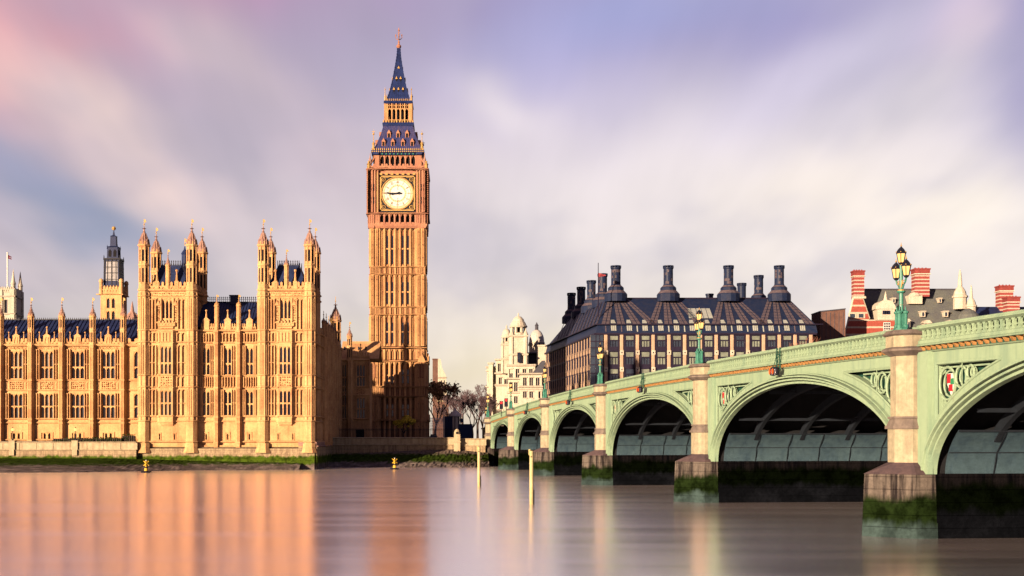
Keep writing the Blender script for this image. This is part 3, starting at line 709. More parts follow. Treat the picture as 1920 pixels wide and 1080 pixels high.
    for k in range(6):
        o = -3.2 - k * 3.9; b = MB(BF); P = []; Fc = []; tt = [math.pi * (.10 + .80 * i / 40) for i in range(41)]
        for t in tt:
            for d, oo in ((.05, o - .16), (.05, o + .16), (.65, o + .16), (.65, o - .16)):
                P.append((c - (hs + d) * math.cos(t), oo, SZ + (rise + d) * math.sin(t)))
        for i in range(40):
            for j in range(4): Fc.append((i * 4 + j, i * 4 + 4 + j, i * 4 + 4 + (j + 1) % 4, i * 4 + (j + 1) % 4))
        b.add(P, Fc); b.build('arch_rib', 'rib', bridge)
    b = MB(BF)
    for k in range(5):
        u = c + hs * (-.82 + .41 * k); b.box(u - .09, u + .09, -WID + 1, -1, ell(u, .1), ell(u, .1) + .22)
    b.build('cross_brace', 'rib', bridge)
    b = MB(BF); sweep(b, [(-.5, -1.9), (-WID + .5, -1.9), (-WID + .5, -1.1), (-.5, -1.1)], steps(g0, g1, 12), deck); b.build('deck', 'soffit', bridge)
# piers
PIER = [-1.9] + [(SPR[i] + SPAN[i] + SPR[i + 1]) / 2 for i in range(6)] + [SPR[6] + SPAN[6] + 1.9]
LAMPS = []
PS = .45
for pi_, uc in enumerate(PIER):
    uc -= PS
    t = MB(BF); dk = deck(uc)
    for sg in (1, -1):
        fo = (lambda o: o) if sg > 0 else (lambda o: -WID - o)
        shape = lambda hw, fr, ch: [(uc - hw, fo(-.3)), (uc - hw, fo(fr - ch)), (uc - hw + ch, fo(fr)), (uc + hw - ch, fo(fr)), (uc + hw, fo(fr - ch)), (uc + hw, fo(-.3))]
        cut = [(uc - 2.05, fo(-.3)), (uc - 2.05, fo(.85)), (uc - .02, fo(2.8)), (uc + .02, fo(2.8)), (uc + 2.05, fo(.85)), (uc + 2.05, fo(-.3))]
        def loft(mb, A, zA, B, zB):
            n = len(A); mb.add([(u, o, zA) for u, o in A] + [(u, o, zB) for u, o in B], [tuple(range(n)), tuple(range(n, 2 * n))] + [(i, (i + 1) % n, (i + 1) % n + n, i + n) for i in range(n)])
        sh, lo = shape(1.02, 1.18, .68), shape(1.14, 1.30, .72)
        if sg > 0:
            p = MB(BF); loft(p, lo, 4.0, lo, 5.9); loft(p, sh, 6.5, sh, dk - 1.62); pier = p.build('pier', 'granite', bridge)
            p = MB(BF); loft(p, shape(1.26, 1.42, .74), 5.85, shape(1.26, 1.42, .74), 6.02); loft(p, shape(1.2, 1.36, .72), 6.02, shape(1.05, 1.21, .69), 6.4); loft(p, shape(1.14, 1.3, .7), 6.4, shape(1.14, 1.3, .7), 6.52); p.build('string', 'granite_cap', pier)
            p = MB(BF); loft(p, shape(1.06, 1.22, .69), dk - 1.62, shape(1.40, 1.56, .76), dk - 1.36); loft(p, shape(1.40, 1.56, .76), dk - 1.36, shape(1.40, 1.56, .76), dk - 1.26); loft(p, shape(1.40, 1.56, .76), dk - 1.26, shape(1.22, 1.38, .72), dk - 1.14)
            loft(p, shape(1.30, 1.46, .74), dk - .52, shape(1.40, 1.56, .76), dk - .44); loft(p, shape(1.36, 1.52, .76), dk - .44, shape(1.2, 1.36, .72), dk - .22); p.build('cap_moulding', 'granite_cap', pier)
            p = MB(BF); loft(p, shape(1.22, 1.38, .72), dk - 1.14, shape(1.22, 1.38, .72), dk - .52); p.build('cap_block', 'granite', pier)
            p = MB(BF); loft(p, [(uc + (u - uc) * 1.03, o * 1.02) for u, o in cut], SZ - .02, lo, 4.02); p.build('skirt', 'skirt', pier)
            p = MB(BF); loft(p, [(uc + (u - uc) * 1.10, o * 1.07 if o > 0 else o) for u, o in cut], -1, cut, SZ - .02)
            p.build('foot', 'pier_base', pier)
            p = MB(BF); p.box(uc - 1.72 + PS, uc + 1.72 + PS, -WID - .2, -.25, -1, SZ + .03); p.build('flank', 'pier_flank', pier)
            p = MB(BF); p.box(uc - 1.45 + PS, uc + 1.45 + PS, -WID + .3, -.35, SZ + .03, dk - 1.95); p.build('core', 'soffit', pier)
        else:
            p = MB(BF); loft(p, lo, 4.0, sh, dk - .2); loft(p, [(uc + (u - uc) * 1.1, o) for u, o in cut], -1, lo, 4.0); p.build('pier', 'granite', bridge)
    LAMPS.append((uc, dk - .22))
# roadway surface
b = MB(BF); sweep(b, [(-.5, -1.08), (-WID + .5, -1.08), (-WID + .5, -1.0), (-.5, -1.0)], steps(-3, 255, 60), deck); b.build('roadway', 'asphalt', bridge)
# approach on the west bank
ap = thing('approach_wall', 'stone approach wall curving down from the bridge end', 'wall', BF.p(-4, 0, GZ))
b = MB(BF); b.box(-14, -3.4, -.6, -.05, 3.0, 8.2); b.build('wall_face', 'granite', ap)
b = MB(BF)
sweep(b, [(-.75, -.1), (.12, -.1), (.18, .1), (.1, .32), (-.7, .32)], steps(-14.5, -3.2, 10), lambda u: 9.35 + .14 * u)
sweep(b, [(-.6, -1.2), (0, -1.2), (0, -.1), (-.6, -.1)], steps(-14.4, -3.3, 10), lambda u: 9.35 + .14 * u); b.build('coping', 'granite', ap)
b = MB(BF); b.box(-15.6, -14.0, -1.3, .3, 3.0, 7.3); b.box(-15.8, -13.8, -1.5, .5, 7.3, 7.6); b.build('end_pedestal', 'granite', ap)

# ------------------------------------------------------------------ bridge lamps and small things on the bridge
def lamp(u, z, o, label, ang=0):
    x, y, _ = BF.p(u, o, 0); fr = Fr(x, y, BA, z)
    t = thing('street_lamp', label, 'street lamp', (x, y, z), 'triple lantern lamps along the bridge parapet')
    b = MB(fr); b.lathe(0, 0, [(.42, 0), (.42, .12), (.30, .2), (.26, .3)], 8)
    for k in range(4):
        a = math.pi / 4 + k * math.pi / 2; cu, co = .24 * math.cos(a), .24 * math.sin(a)
        b.lathe(cu, co, [(.15, 0), (.15, .3), (.11, .36), (.11, .92), (.17, .98), (.17, 1.04), (.05, 1.12), (.03, 1.3), (0, 1.34)], 8)
    b.lathe(0, 0, [(.26, .3), (.26, .9), (.14, 1.1)], 8); b.build('pedestal', 'teal', t)
    b = MB(fr); b.lathe(0, 0, [(.13, 1.0), (.12, 1.5), (.11, 2.05), (.22, 2.1), (.24, 2.18), (.10, 2.2), (.09, 3.6)], 10); b.build('post', 'teal', t)
    b = MB(fr); b.lathe(0, 0, [(.19, 2.19), (.20, 2.24), (.14, 2.28)], 10); b.ball(0, 0, 1.42, .13)
    for s2 in (-1, 1):
        b.tube([(s2 * .06, .03, 2.3), (s2 * .22, .03, 2.75), (s2 * .45, .03, 2.72)], .035, 5); b.ball(s2 * .3, .03, 2.6, .06)
    b.build('gilt_ornament', 'gold', t)
    b = MB(fr)
    for s2 in (-1, 1): b.tube([(s2 * .05, 0, 2.25), (s2 * .25, 0, 2.42), (s2 * .50, 0, 2.62), (s2 * .62, 0, 2.86)], [.08, .06, .05, .05], 6)
    b.build('bracket', 'teal', t)
    for lu, lz in ((-.62, 2.85), (.62, 2.85), (0, 3.62)):
        g = MB(fr); g.lathe(lu, 0, [(.15, lz + .12), (.25, lz + .62)], 6); L = g.build('lantern', 'lamp_glass', t)
        g = MB(fr); g.lathe(lu, 0, [(.04, lz - .02), (.12, lz + .02), (.17, lz + .10), (.15, lz + .125)], 6)
        for k in range(6):
            a = math.pi / 6 + k * math.pi / 3
            g.tube([(lu + .155 * math.cos(a), .155 * math.sin(a), lz + .1), (lu + .255 * math.cos(a), .255 * math.sin(a), lz + .64)], .022, 4)
        g.lathe(lu, 0, [(.29, lz + .60), (.29, lz + .67), (.20, lz + .82), (.10, lz + .93), (.05, lz + .96), (.03, lz + 1.02)], 6); g.build('cap', 'black', L)
        g = MB(fr); g.lathe(lu, 0, [(.03, lz + 1.0), (.06, lz + 1.04), (.02, lz + 1.1), (.015, lz + 1.2), (0, lz + 1.22)], 6)
        for k in range(6):
            a = math.pi / 6 + k * math.pi / 3; g.ball(lu + .28 * math.cos(a), .28 * math.sin(a), lz + .69, .035, 4)
        g.build('finial', 'gold', L)
        g = MB(fr); g.lathe(lu, 0, [(.03, lz + .2), (.07, lz + .3), (.07, lz + .45), (.03, lz + .5)], 6); g.build('burner', 'lamp_mantle', L)
    return t
names = {5: 'tall triple lantern lamp glowing on the nearest big granite pier, before the striped brick gable',
         4: 'glowing triple lantern lamp before the middle of the dark office roof',
         3: 'triple lantern lamp before the corner of the dark office front',
         2: 'triple lantern lamp before the far flank of the dark office',
         1: 'small far triple lantern lamp before the white stone offices',
         0: 'tiny triple lantern lamp on the bridge end pier above the yellow posts',
         6: None, 7: None}
for k, (uc, z) in enumerate(LAMPS):
    if names[k]: lamp(uc, z, .72, names[k])
lamp(-14.8, 7.6, -.5, 'triple lantern lamp on the approach wall pedestal, beyond the bridge end')

nav = {1: 'small pair of signal lamps on the second arch from the far bank', 2: 'pair of orange signal lamps over the arch before the office flank', 3: 'pair of orange signal lamps above the middle arch crown', 4: 'pair of orange signal lamps hung under the parapet of the largest dark arch'}
for k, lab in nav.items():
    u = (SPR[k] + SPR[k] + SPAN[k]) / 2 - 1.2 ; z = deck(u)
    x, y, _ = BF.p(u, .5, 0); fr = Fr(x, y, BA)
    t = thing('signal_lamp', lab, 'signal lamp', (x, y, z - 1.4), 'signal lamps hung from the bridge parapet')
    b = MB(fr)
    for s2 in (-.3, .3): b.box(s2 - .035, s2 + .035, -.08, 0, z - 1.5, z + .02); b.box(s2 - .03, s2 + .03, -.02, .3, z - 1.36, z - 1.3); b.tube([(s2, 0, z - .5), (s2 * .4, .15, z - .9), (s2, .2, z - 1.3)], .03, 4)
    b.box(-.4, .4, -.06, .02, z - .5, z - .42); b.build('bracket', 'mint_dark', t)
    for s2 in (-.3, .3):
        g = MB(fr); g.lathe(s2, .25, [(.1, z - 1.95), (.22, z - 1.9), (.24, z - 1.5), (.12, z - 1.36)], 10); h = g.build('housing', 'black', t)
        g = MB(fr); g.add([(s2 + .17 * math.cos(q), .495, z - 1.66 + .2 * math.sin(q)) for q in steps(0, 2 * math.pi, 12)[:-1]], [tuple(range(12))]); g.build('lens', 'orange_lamp', h)
for k, (px, py, lab) in enumerate(((940, 757, 'traffic signal with a red light, the left one on the bridge'), (949, 752, 'taller traffic signal with a red light near the far bridge lamp'))):
    Yk = 236 if k == 0 else 231; x = X(px, Yk); zb = deck((252.2 - Yk) / .9953) - 1.0
    fr = Fr(x, Yk, 0); t = thing('traffic_light', lab, 'traffic light', (x, Yk, zb), 'traffic signals on the bridge'); zt = Z(py - 5, Yk)
    b = MB(fr); b.tube([(0, 0, zb), (0, 0, zt - .9)], .07, 6); b.build('pole', 'black', t)
    b = MB(fr); b.box(-.32, .32, -.2, .2, zt - 1.5, zt); b.box(-.25, .25, .2, .3, zt - .06, zt); b.build('signal_head', 'black', t)
    b = MB(fr); b.add([(.17 * math.cos(q), .22, zt - .32 + .2 * math.sin(q)) for q in steps(0, 2 * math.pi, 12)[:-1]], [tuple(range(12))]); b.build('red_light', 'red_lamp', t)

# ------------------------------------------------------------------ things in the river
def buoy(px, py, label):
    Y = EYE * F / (py - HY); x = X(px, Y); fr = Fr(x, Y)
    t = thing('buoy', label, 'buoy', (x, Y, 0), 'yellow cross topped buoys')
    b = MB(fr); b.lathe(0, 0, [(.35, -.3), (.75, -.05), (.85, .12), (.7, .22), (.2, .28)], 14); b.build('float', 'black', t)
    b = MB(fr); b.lathe(0, 0, [(.32, .25), (.26, .7), (.16, .95), (.16, 1.1)], 10); b.build('mast', 'yellow', t)
    b = MB(fr); b.lathe(0, 0, [(.30, .72), (.34, .8), (.30, .92)], 10); b.build('collar', 'black', t)
    b = MB(fr)
    for s2 in (1, -1): b.uz([(-.5 * s2 - .16, 1.1), (-.5 * s2 + .16, 1.1), (.5 * s2 + .16, 2.05), (.5 * s2 - .16, 2.05)], -.1 + .03 * s2, .1 + .03 * s2)
    for s2 in (1, -1): b.oz([(-.5 * s2 - .16, 1.12), (-.5 * s2 + .16, 1.12), (.5 * s2 + .16, 2.07), (.5 * s2 - .16, 2.07)], -.1, .1)
    b.v = [(fr.x + (x - fr.x) * .72, fr.y + (y - fr.y) * .72, 1.0 + (z - 1.0) * .78) for x, y, z in b.v]; b.build('cross_topmark', 'yellow', t)
    b = MB(fr); b.lathe(0, 0, [(.06, 1.78), (.09, 1.85), (.08, 1.98), (0, 2.02)], 8); b.build('lantern', 'white_paint', t)
buoy(274, 886, 'yellow cross topped buoy before the palace river wall')
buoy(740, 880, 'yellow cross topped buoy below the clock tower')
def mooring(px, ptop, pbot, wpx, label):
    Y = EYE * F / (pbot - HY); x = X(px, Y); r = wpx * Y / F / 2; zt = Z(ptop, Y); fr = Fr(x, Y)
    t = thing('mooring_post', label, 'post', (x, Y, 0), 'yellow posts standing in the river')
    b = MB(fr); b.lathe(0, 0, [(r * 1.02, -1.5), (r * 1.02, zt * .5), (r, zt - .12), (r * .9, zt - .03), (r * .5, zt)], 14); b.build('post', 'post_yellow', t, True)
    b = MB(fr); b.box(r * .72, r * 1.5, -r * .5, r * .5, -1.5, zt * .27); b.build('rubbing_timber', 'black', t)
    b = MB(fr); b.box(-r * 1.5, -r * .6, -.06, .06, zt - .35, zt + .12); b.build('cleat', 'post_yellow', t); b = MB(fr); b.tube([(-r * .2, r * .98, zt - .5), (-r * .2, r * 1.25, zt - .5)], .06, 6); b.build('bolt', 'black', t)
mooring(996.5, 845, 945, 7.4, 'thick yellow post in the river, the nearer and right one')
mooring(898, 838, 912, 5.6, 'thinner yellow post in the river by the bridge end')

# terrace lamps and hedge
for px, lab in ((22, 'globe lamp on the terrace wall at the far left'), (140, 'globe lamp on the terrace wall in front of the dark hedge')):
    fr = Fr(X(px, 222), 222.5); z0 = Z(828, 222.4) + .2; zt = Z(802, 222)
    t = thing('terrace_lamp', lab, 'lamp', (fr.x, fr.y, z0), 'globe lamps on the terrace wall')
    b = MB(fr); b.lathe(0, 0, [(.2, z0), (.16, z0 + .2), (.07, z0 + .35), (.06, zt - .7), (.14, zt - .66), (.08, zt - .6)], 8); b.build('post', 'black', t)
    b = MB(fr); b.ball(0, 0, zt - .33, .30, 10); b.build('globe', 'lamp_glass', t)
    b = MB(fr); b.lathe(0, 0, [(.1, zt - .06), (.12, zt), (.03, zt + .1), (0, zt + .3)], 8); b.build('finial', 'black', t)
def leafy(mb, cx, cy, cz, rx, ry, rz, n, size, rnd, shell=.55):
    for _ in range(n):
        while True:
            v = Vector((rnd.uniform(-1, 1), rnd.uniform(-1, 1), rnd.uniform(-1, 1)))
            if shell < v.length <= 1: break
        p = Vector((cx + v.x * rx, cy + v.y * ry, cz + v.z * rz)); a = Vector((rnd.gauss(0, 1), rnd.gauss(0, 1), rnd.gauss(0, 1))).normalized(); b2 = a.orthogonal().normalized()
        s2 = size * rnd.uniform(.5, 1.3); c2 = a.cross(b2) * .55
        q = [p - b2 * s2, p + c2 * s2, p + b2 * s2, p - c2 * s2]
        mb.add([(v2.x, -v2.y, v2.z) for v2 in q], [(0, 1, 2, 3)])
def hedge(x0, x1, Y, z0, z1, label, seed, taper):
    rnd = random.Random(seed); t = thing('hedge', label, 'hedge', ((x0 + x1) / 2, Y, z0)); b = MB()
    n = int((x1 - x0) / .35)
    for i in range(n):
        x = x0 + (x1 - x0) * (i + .5) / n; h = (z1 - z0) * (1 if not taper else min(1, .55 + i / n * 2)) * rnd.uniform(.92, 1.05)
        leafy(b, x, Y, z0 + h / 2, .32, .7, h / 2, 70, .13, rnd)
    b.build('foliage', 'hedge', t)
    b = MB()
    for i in range(n): b.box(x0 + (x1 - x0) * (i + .2) / n, x0 + (x1 - x0) * (i + .8) / n, -Y - .4, -Y + .4, z0 - .3, z0 + (z1 - z0) * .75)
    b.build('stems', 'bark', t)
hedge(X(100, 226), X(229, 226), 226, 4.6, Z(819.5, 226), 'long low clipped hedge behind the terrace wall', 4, True)
hedge(X(229, 226.5), X(254, 226.5), 226.5, 4.6, Z(813, 226.5), 'taller shrub clump against the first palace turret foot', 6, False)

# ------------------------------------------------------------------ the palace
PY, WY = 224.0, 234.0
palace = thing('palace', 'long golden gothic palace with turrets and blue roofs on the river', 'palace', (X(424, PY), PY, GZ))
PF, WF = Fr(0, PY), Fr(0, WY)
px = lambda v: X(v, PY); py = lambda v: Z(v, PY)
wx = lambda v: X(v, WY); wy = lambda v: Z(v, WY)
def buttress(b, u, z0, z1, hw, pr, rings=(), nib=True):
    b.uo([(u - hw, -.2), (u - hw, pr * .45), (u - hw * .55, pr), (u + hw * .55, pr), (u + hw, pr * .45), (u + hw, -.2)], z0, z1)
    if nib:
        for s2 in (-.42, 0, .42): b.box(u + hw * s2 - .05, u + hw * s2 + .05, pr - .1, pr + .07, z0 + .5, z1 - .3)
    for z in rings: b.uo([(u - hw * 1.15, -.2), (u - hw * 1.15, pr * .5), (u - hw * .65, pr * 1.16), (u + hw * .65, pr * 1.16), (u + hw * 1.15, pr * .5), (u + hw * 1.15, -.2)], z - .16, z + .14)
def finial(b, u, o, z0, z1, r=.13):
    b.lathe(u, o, [(r * 1.5, z0), (r, z0 + .15), (r * .35, z1 - .3), (r * .3, z1 - .25)], 6); b.ball(u, o, z1 - .12, r)
# --- long wing at the left
BW = [-171, -114, -56, 2, 59, 116.7, 174.4, 231.8, 270]
ops = []; bays = []
for i in range(len(BW) - 1):
    c = (BW[i] + BW[i + 1]) / 2 if i < len(BW) - 2 else 256
    hw = 12.6 if i < len(BW) - 2 else 5
    bays.append((c, hw))
    ops += [(wx(c - hw), wx(c + hw), wy(711), wy(659)), (wx(c - hw), wx(c + hw), wy(785), wy(739))]
    if hw > 6: ops.append((wx(c - 9), wx(c + 9), wy(828), wy(812)))
b = MB(WF); b.wall(wx(-171), wx(270), wy(834), wy(648), ops, 0, .5)
b.box(wx(-171), wx(270), -9, -.52, wy(834), wy(652)); wing = b.build('wing_wall', 'stone', palace)
b = MB(WF); U0, U1 = wx(-171), wx(270)
for yy, h, o in ((650, .55, .45), (714.5, .3, .26), (733, .3, .26), (787, .34, .34), (794, .26, .22), (826, .3, .3)): b.mould(U0, U1, wy(yy), wy(yy) + h, o)
b.build('string_course', 'stone', wing)
b = MB(WF); cv = MB(WF); pr = MB(WF)
for i, (c, hw) in enumerate(bays):
    L, Rr = wx(BW[i]) + .5, wx(BW[i + 1]) - .5; a, d2 = wx(c - hw), wx(c + hw)
    if hw > 6:
        for z0, z1 in ((wy(711), wy(655)), (wy(785), wy(737))):
            b.ribs(L + .1, a - .1, z0, z1, 2, .36, .11, .5, mid=(z0 + z1) / 2); b.ribs(d2 + .1, Rr - .1, z0, z1, 2, .36, .11, .5, mid=(z0 + z1) / 2)
            b.box(a - .14, a, -.1, .16, z0 - .1, z1); b.box(d2, d2 + .14, -.1, .16, z0 - .1, z1)
        b.ribs(L, a, wy(730), wy(716), 2, .1, .1, .3); b.ribs(d2, Rr, wy(730), wy(716), 2, .1, .1, .3)
        b.box(wx(c - 11.5), wx(c + 11.5), -.1, .13, wy(811.5), wy(810)); b.box(wx(c - 11.5), wx(c - 10), -.1, .13, wy(826), wy(811.5)); b.box(wx(c + 10), wx(c + 11.5), -.1, .13, wy(826), wy(811.5))
        cv.carve(a, d2, wy(730), wy(716), .34, i * 7 + 1, .34); cv.carve(L, Rr, wy(649) - .6, wy(648) - .15, .2, i, .25)
        cv.carve(a - .9, a - .5, wy(688), wy(682), .3, i + 50, .3); cv.carve(d2 + .5, d2 + .9, wy(688), wy(682), .3, i + 70, .3)
    z0, z1 = wy(649), wy(634)
    pr.crenel(L, Rr, z0, z1, -.25, .08, 6 if hw > 6 else 2)
    if hw > 6:
        m_ = wx(c); pr.box(m_ - .6, m_ + .6, -.3, .2, z0, wy(630)); pr.uz([(m_ - .7, wy(630)), (m_ + .7, wy(630)), (m_, wy(625))], -.3, .22); pr.arch_fill(m_ - .3, m_ + .3, z0 + .5, wy(632), .2, .3)
        finial(pr, m_, -.05, wy(627), wy(612.5), .2)
        for q in (-14, 14): finial(pr, wx(c + q), -.05, z1 - .5, wy(622), .15)
b.build('blind_tracery', 'stone', wing); cv.build('carving', 'carved', wing); pr.build('parapet', 'stone', wing)
for i, (c, hw) in enumerate(bays):
    nl = 3 if hw > 6 else 1
    window(WF, palace, wx(c - hw), wx(c + hw), wy(711), wy(659), nl, (wy(688.5),), 0, .5, 'pale_glass' if i in (3,) else 'glass', head=.85)
    window(WF, palace, wx(c - hw), wx(c + hw), wy(785), wy(739), nl, (wy(762),), 0, .5, head=.6)
    if nl > 1: window(WF, palace, wx(c - 9), wx(c + 9), wy(828), wy(812), 2, (), 0, .5, head=.5, mw=.4)
for i in range(len(BW) - 1):
    b = MB(WF); buttress(b, wx(BW[i]), wy(834), wy(649), .58, .95, (wy(648), wy(713), wy(731), wy(786), wy(793), wy(826))); b.build('buttress', 'stone', palace)
    pinnacle(WF, palace, wx(BW[i]), .2, wy(650), wy(593), wy(570), .60, spire_mat='stone_dark', gold=1.15)
b = MB(WF); ez, rz = wy(640), Z(600, WY + 8)
b.add([(U0, -.6, ez), (U1, -.6, ez), (U1, -8, rz), (U0, -8, rz), (U0, -16, ez), (U1, -16, ez)], [(0, 1, 2, 3), (3, 2, 5, 4)])
n_ = 58
for i in range(n_):
    u = U0 + (U1 - U0) * i / n_; b.add([(u - .05, -.6, ez + .02), (u + .05, -.6, ez + .02), (u + .05, -8, rz + .02), (u - .05, -8, rz + .02), (u, -.55, ez + .12), (u, -7.95, rz + .12)], [(0, 4, 5, 3), (1, 4, 5, 2)])
roof = b.build('roof', 'lead', palace)
b = MB(WF); b.box(U0, U1, -8.1, -7.9, rz - .05, rz + .12)
for i in range(110): u = U0 + (U1 - U0) * (i + .5) / 110; b.uz([(u - .12, rz + .1), (u + .12, rz + .1), (u, rz + .5)], -8.03, -7.97)
b.build('ridge_cresting', 'black', roof)
b = MB(PF); b.oz([(-1, -1), (1.15, -1), (.75, 2.2), (.75, 2.6), (.55, 3.0), (.55, 3.6), (-1, 3.95)], px(257), px(590.6)); b.build('river_footing', 'river_wall', palace)
# --- river pavilion: two towers and three bays between
LV = dict(base=830, s1=791, s0=782, r0=727, r1=705, s2=643, s3=621, cor=546)
FS = []
def pav_tower(xa, xb, far_a, far_b):
    ca, cb = px(xa), px(xb); mid = (xa + xb) / 2 - 1.5
    dep = 9.2
    oa, oz_ = px(mid - 12.4), px(mid + 12.4); oo = .78
    fo = [(px(mid - 10.5), px(mid + 10.5), py(604), py(562))]
    small = [(px(mid - 15.5) , px(mid - 12.2), py(826), py(813)), (px(mid + 12.2), px(mid + 15.5), py(826), py(813))]
    b = MB(PF); b.wall(ca, cb, py(838), py(LV['cor']), fo + small + [(oa - .5, oz_ + .5, py(781), py(648))], 0, .5)
    b.box(ca, cb, -dep, -.55, py(838), py(LV['cor']) - .1)
    # the oriel
    e1, e2 = px(mid - 19), px(mid + 19)
    b.wall(oa, oz_, py(788), py(622), [(oa + .12, oz_ - .12, py(780), py(733)), (oa + .12, oz_ - .12, py(703), py(650))], oo, .4)
    b.box(oa - .3, oz_ + .3, -.5, oo - .45, py(788), py(622))
    b.uo([(e1, 0), (oa, oo), (oz_, oo), (e2, 0)], py(792), py(788), 1); b.uo([(e1, 0), (oa, oo + .1), (oz_, oo + .1), (e2, 0)], py(622.5), py(619.5))
    b.uo([(e1 + .2, -.05), (oa, oo * .7), (oz_, oo * .7), (e2 - .2, -.05)], py(795), py(792)); b.uo([(e1 + .4, -.05), (oa + .1, oo * .35), (oz_ - .1, oo * .35), (e2 - .4, -.05)], py(798), py(795))
    tw = b.build('tower_wall', 'stone', palace)
    for sg in (-1, 1):
        p0 = (px(mid - 19), PY) if sg < 0 else (oz_, PY - oo); p1 = (oa, PY - oo) if sg < 0 else (px(mid + 19), PY)
        fr = Fr(p0[0], p0[1], math.atan2(p1[1] - p0[1], p1[0] - p0[0])); ln = math.hypot(p1[0] - p0[0], p1[1] - p0[1])
        sb = MB(fr); sb.wall(0, ln, py(788), py(622), [(.16, ln - .16, py(780), py(733)), (.16, ln - .16, py(703), py(650))], 0, .3)
        for yy in (783, 728, 705, 644, 623): sb.mould(-.05, ln + .05, py(yy), py(yy) + .26, .16)
        sb.build('oriel_cheek', 'stone', tw)
        for a_, c_, tr in ((780, 733, 756), (703, 650, 681)): window(fr, palace, .16, ln - .16, py(a_), py(c_), 1, (py(tr),), 0, .3, head=.5, mw=.1)
    b = MB(PF)
    for yy, h, o in ((LV['base'], .35, .42), (791, .25, .22), (782, .36, .34), (727, .28, .24), (705, .26, .22), (643, .34, .32), (621, .40, .42), (557, .24, .2), (546.5, .5, .5)): b.mould(ca, cb, py(yy), py(yy) + h, o)
    for yy in (727, 705, 782, 643): b.mould(oa - .05, oz_ + .05, py(yy), py(yy) + .26, oo + .2, oo - .1)
    b.build('string_course', 'stone', tw)
    b = MB(PF); A, B = ca + .95, cb - .95
    for z0, z1, md in ((py(780), py(730), py(756)), (py(704), py(647), py(680)), (py(619), py(561), None)):
        q1, q2 = (e1 - .1, e2 + .1) if md else (px(mid - 21), px(mid + 21))
        b.ribs(A, q1, z0, z1, 2, .36, .12, .6, mid=md); b.ribs(q2, B, z0, z1, 2, .36, .12, .6, mid=md)
    b.ribs(A, e1, py(642), py(624), 2, .36, .12, .4); b.ribs(e2, B, py(642), py(624), 2, .36, .12, .4); b.ribs(oa, oz_, py(642), py(624), 4, oo + .14, .12, .4, oo - .05)
    b.ribs(A, e1, py(726), py(706), 2, .36, .12, .4); b.ribs(e2, B, py(726), py(706), 2, .36, .12, .4)
    for s2 in (-1, 1):
        b.box(px(mid + s2 * 11.6) - .12, px(mid + s2 * 11.6) + .12, -.1, .2, py(606), py(559)); b.box(px(mid + s2 * 20) - .1, px(mid + s2 * 20) + .1, -.1, .2, py(618), py(559))
        b.box(px(mid + s2 * 16) - .32, px(mid + s2 * 16) + .32, 0, .30, py(606), py(603.5)); b.uz([(px(mid + s2 * 16) - .4, py(573)), (px(mid + s2 * 16) + .4, py(573)), (px(mid + s2 * 16), py(563))], 0, .3)
        b.box(px(mid + s2 * 13.8) - .3, px(mid + s2 * 13.8) + .3, -.05, .09, py(812.5), py(811)); b.box(px(mid + s2 * 15.8) - .06, px(mid + s2 * 15.8) + .06, -.05, .1, py(826), py(812)); b.box(px(mid + s2 * 11.8) - .06, px(mid + s2 * 11.8) + .06, -.05, .1, py(826), py(812))
    b.build('blind_tracery', 'stone', tw)
    b = MB(PF); b.carve(oa + .1, oz_ - .1, py(724), py(706), .0, 1, .4)
    cvb = MB(PF); P = len(b.v)
    b = MB(Fr(0, PY - oo)); b.carve(oa + .1, oz_ - .1, py(725), py(706), .32, int(xa), .36); b.build('carving', 'carved', tw)
    b = MB(PF); b.carve(A, B, py(557), py(548), .24, int(xa) + 2, .3); b.carve(A, B, py(563), py(558), .12, int(xa) + 3, .24)
    for s2 in (-1, 1): b.carve(px(mid + s2 * 16) - .28, px(mid + s2 * 16) + .28, py(602), py(575), .42, int(xa) + s2, .28); b.carve(px(mid + s2 * 27) - .25, px(mid + s2 * 27) + .25, py(600), py(593), .3, 9, .25)
    b.build('carving', 'carved', tw)
    b = MB(PF); b.box(px(mid - 15), px(mid + 15), -.05, .55, py(612), py(610)); b.crenel(px(mid - 15), px(mid + 15), py(611), py(601.5), .35, .58, 5)
    for s2 in (-1, 1): b.box(px(mid + s2 * 15) - .12, px(mid + s2 * 15) + .12, 0, .56, py(611), py(604))
    b.uo([(px(mid - 12), -.1), (px(mid - 12), .3), (px(mid + 12), .3), (px(mid + 12), -.1)], py(616), py(612)); b.build('balcony', 'stone', tw)
    window(PF, palace, *fo[0], 3, (py(598),), 0, .5, head=1.3, mw=.2)
    wb = MB(PF)
    for q in small: window(PF, palace, *q, 1, (), 0, .5, head=.5, mw=.12)
    wf = Fr(0, PY - oo)
    window(wf, palace, oa + .12, oz_ - .12, py(780), py(733), 3, (py(756),), 0, .4, head=.6, mw=.2)
    window(wf, palace, oa + .12, oz_ - .12, py(703), py(650), 3, (py(681),), 0, .4, 'pale_glass' if xa < 400 else 'glass', head=.9, mw=.2)
    # parapet on four sides, niche pinnacles
    b = MB(PF)
    for fr2, u0, u1 in ((PF, ca, cb), (Fr(cb, PY, R(90)), 0, dep), (Fr(ca, PY + dep, R(-90)), 0, dep), (Fr(cb, PY + dep, R(180)), 0, cb - ca)):
        c2 = MB(fr2); c2.crenel(u0 + .7, u1 - .7, py(545.5), py(528), -.2, .12, 9); b.v += [(q[0], q[1], q[2]) for q in c2.v] if False else []
        c2.mould(u0, u1, py(546.5), py(546.5) + .5, .5) if fr2 is not PF else None
        c2.build('parapet', 'stone', tw)
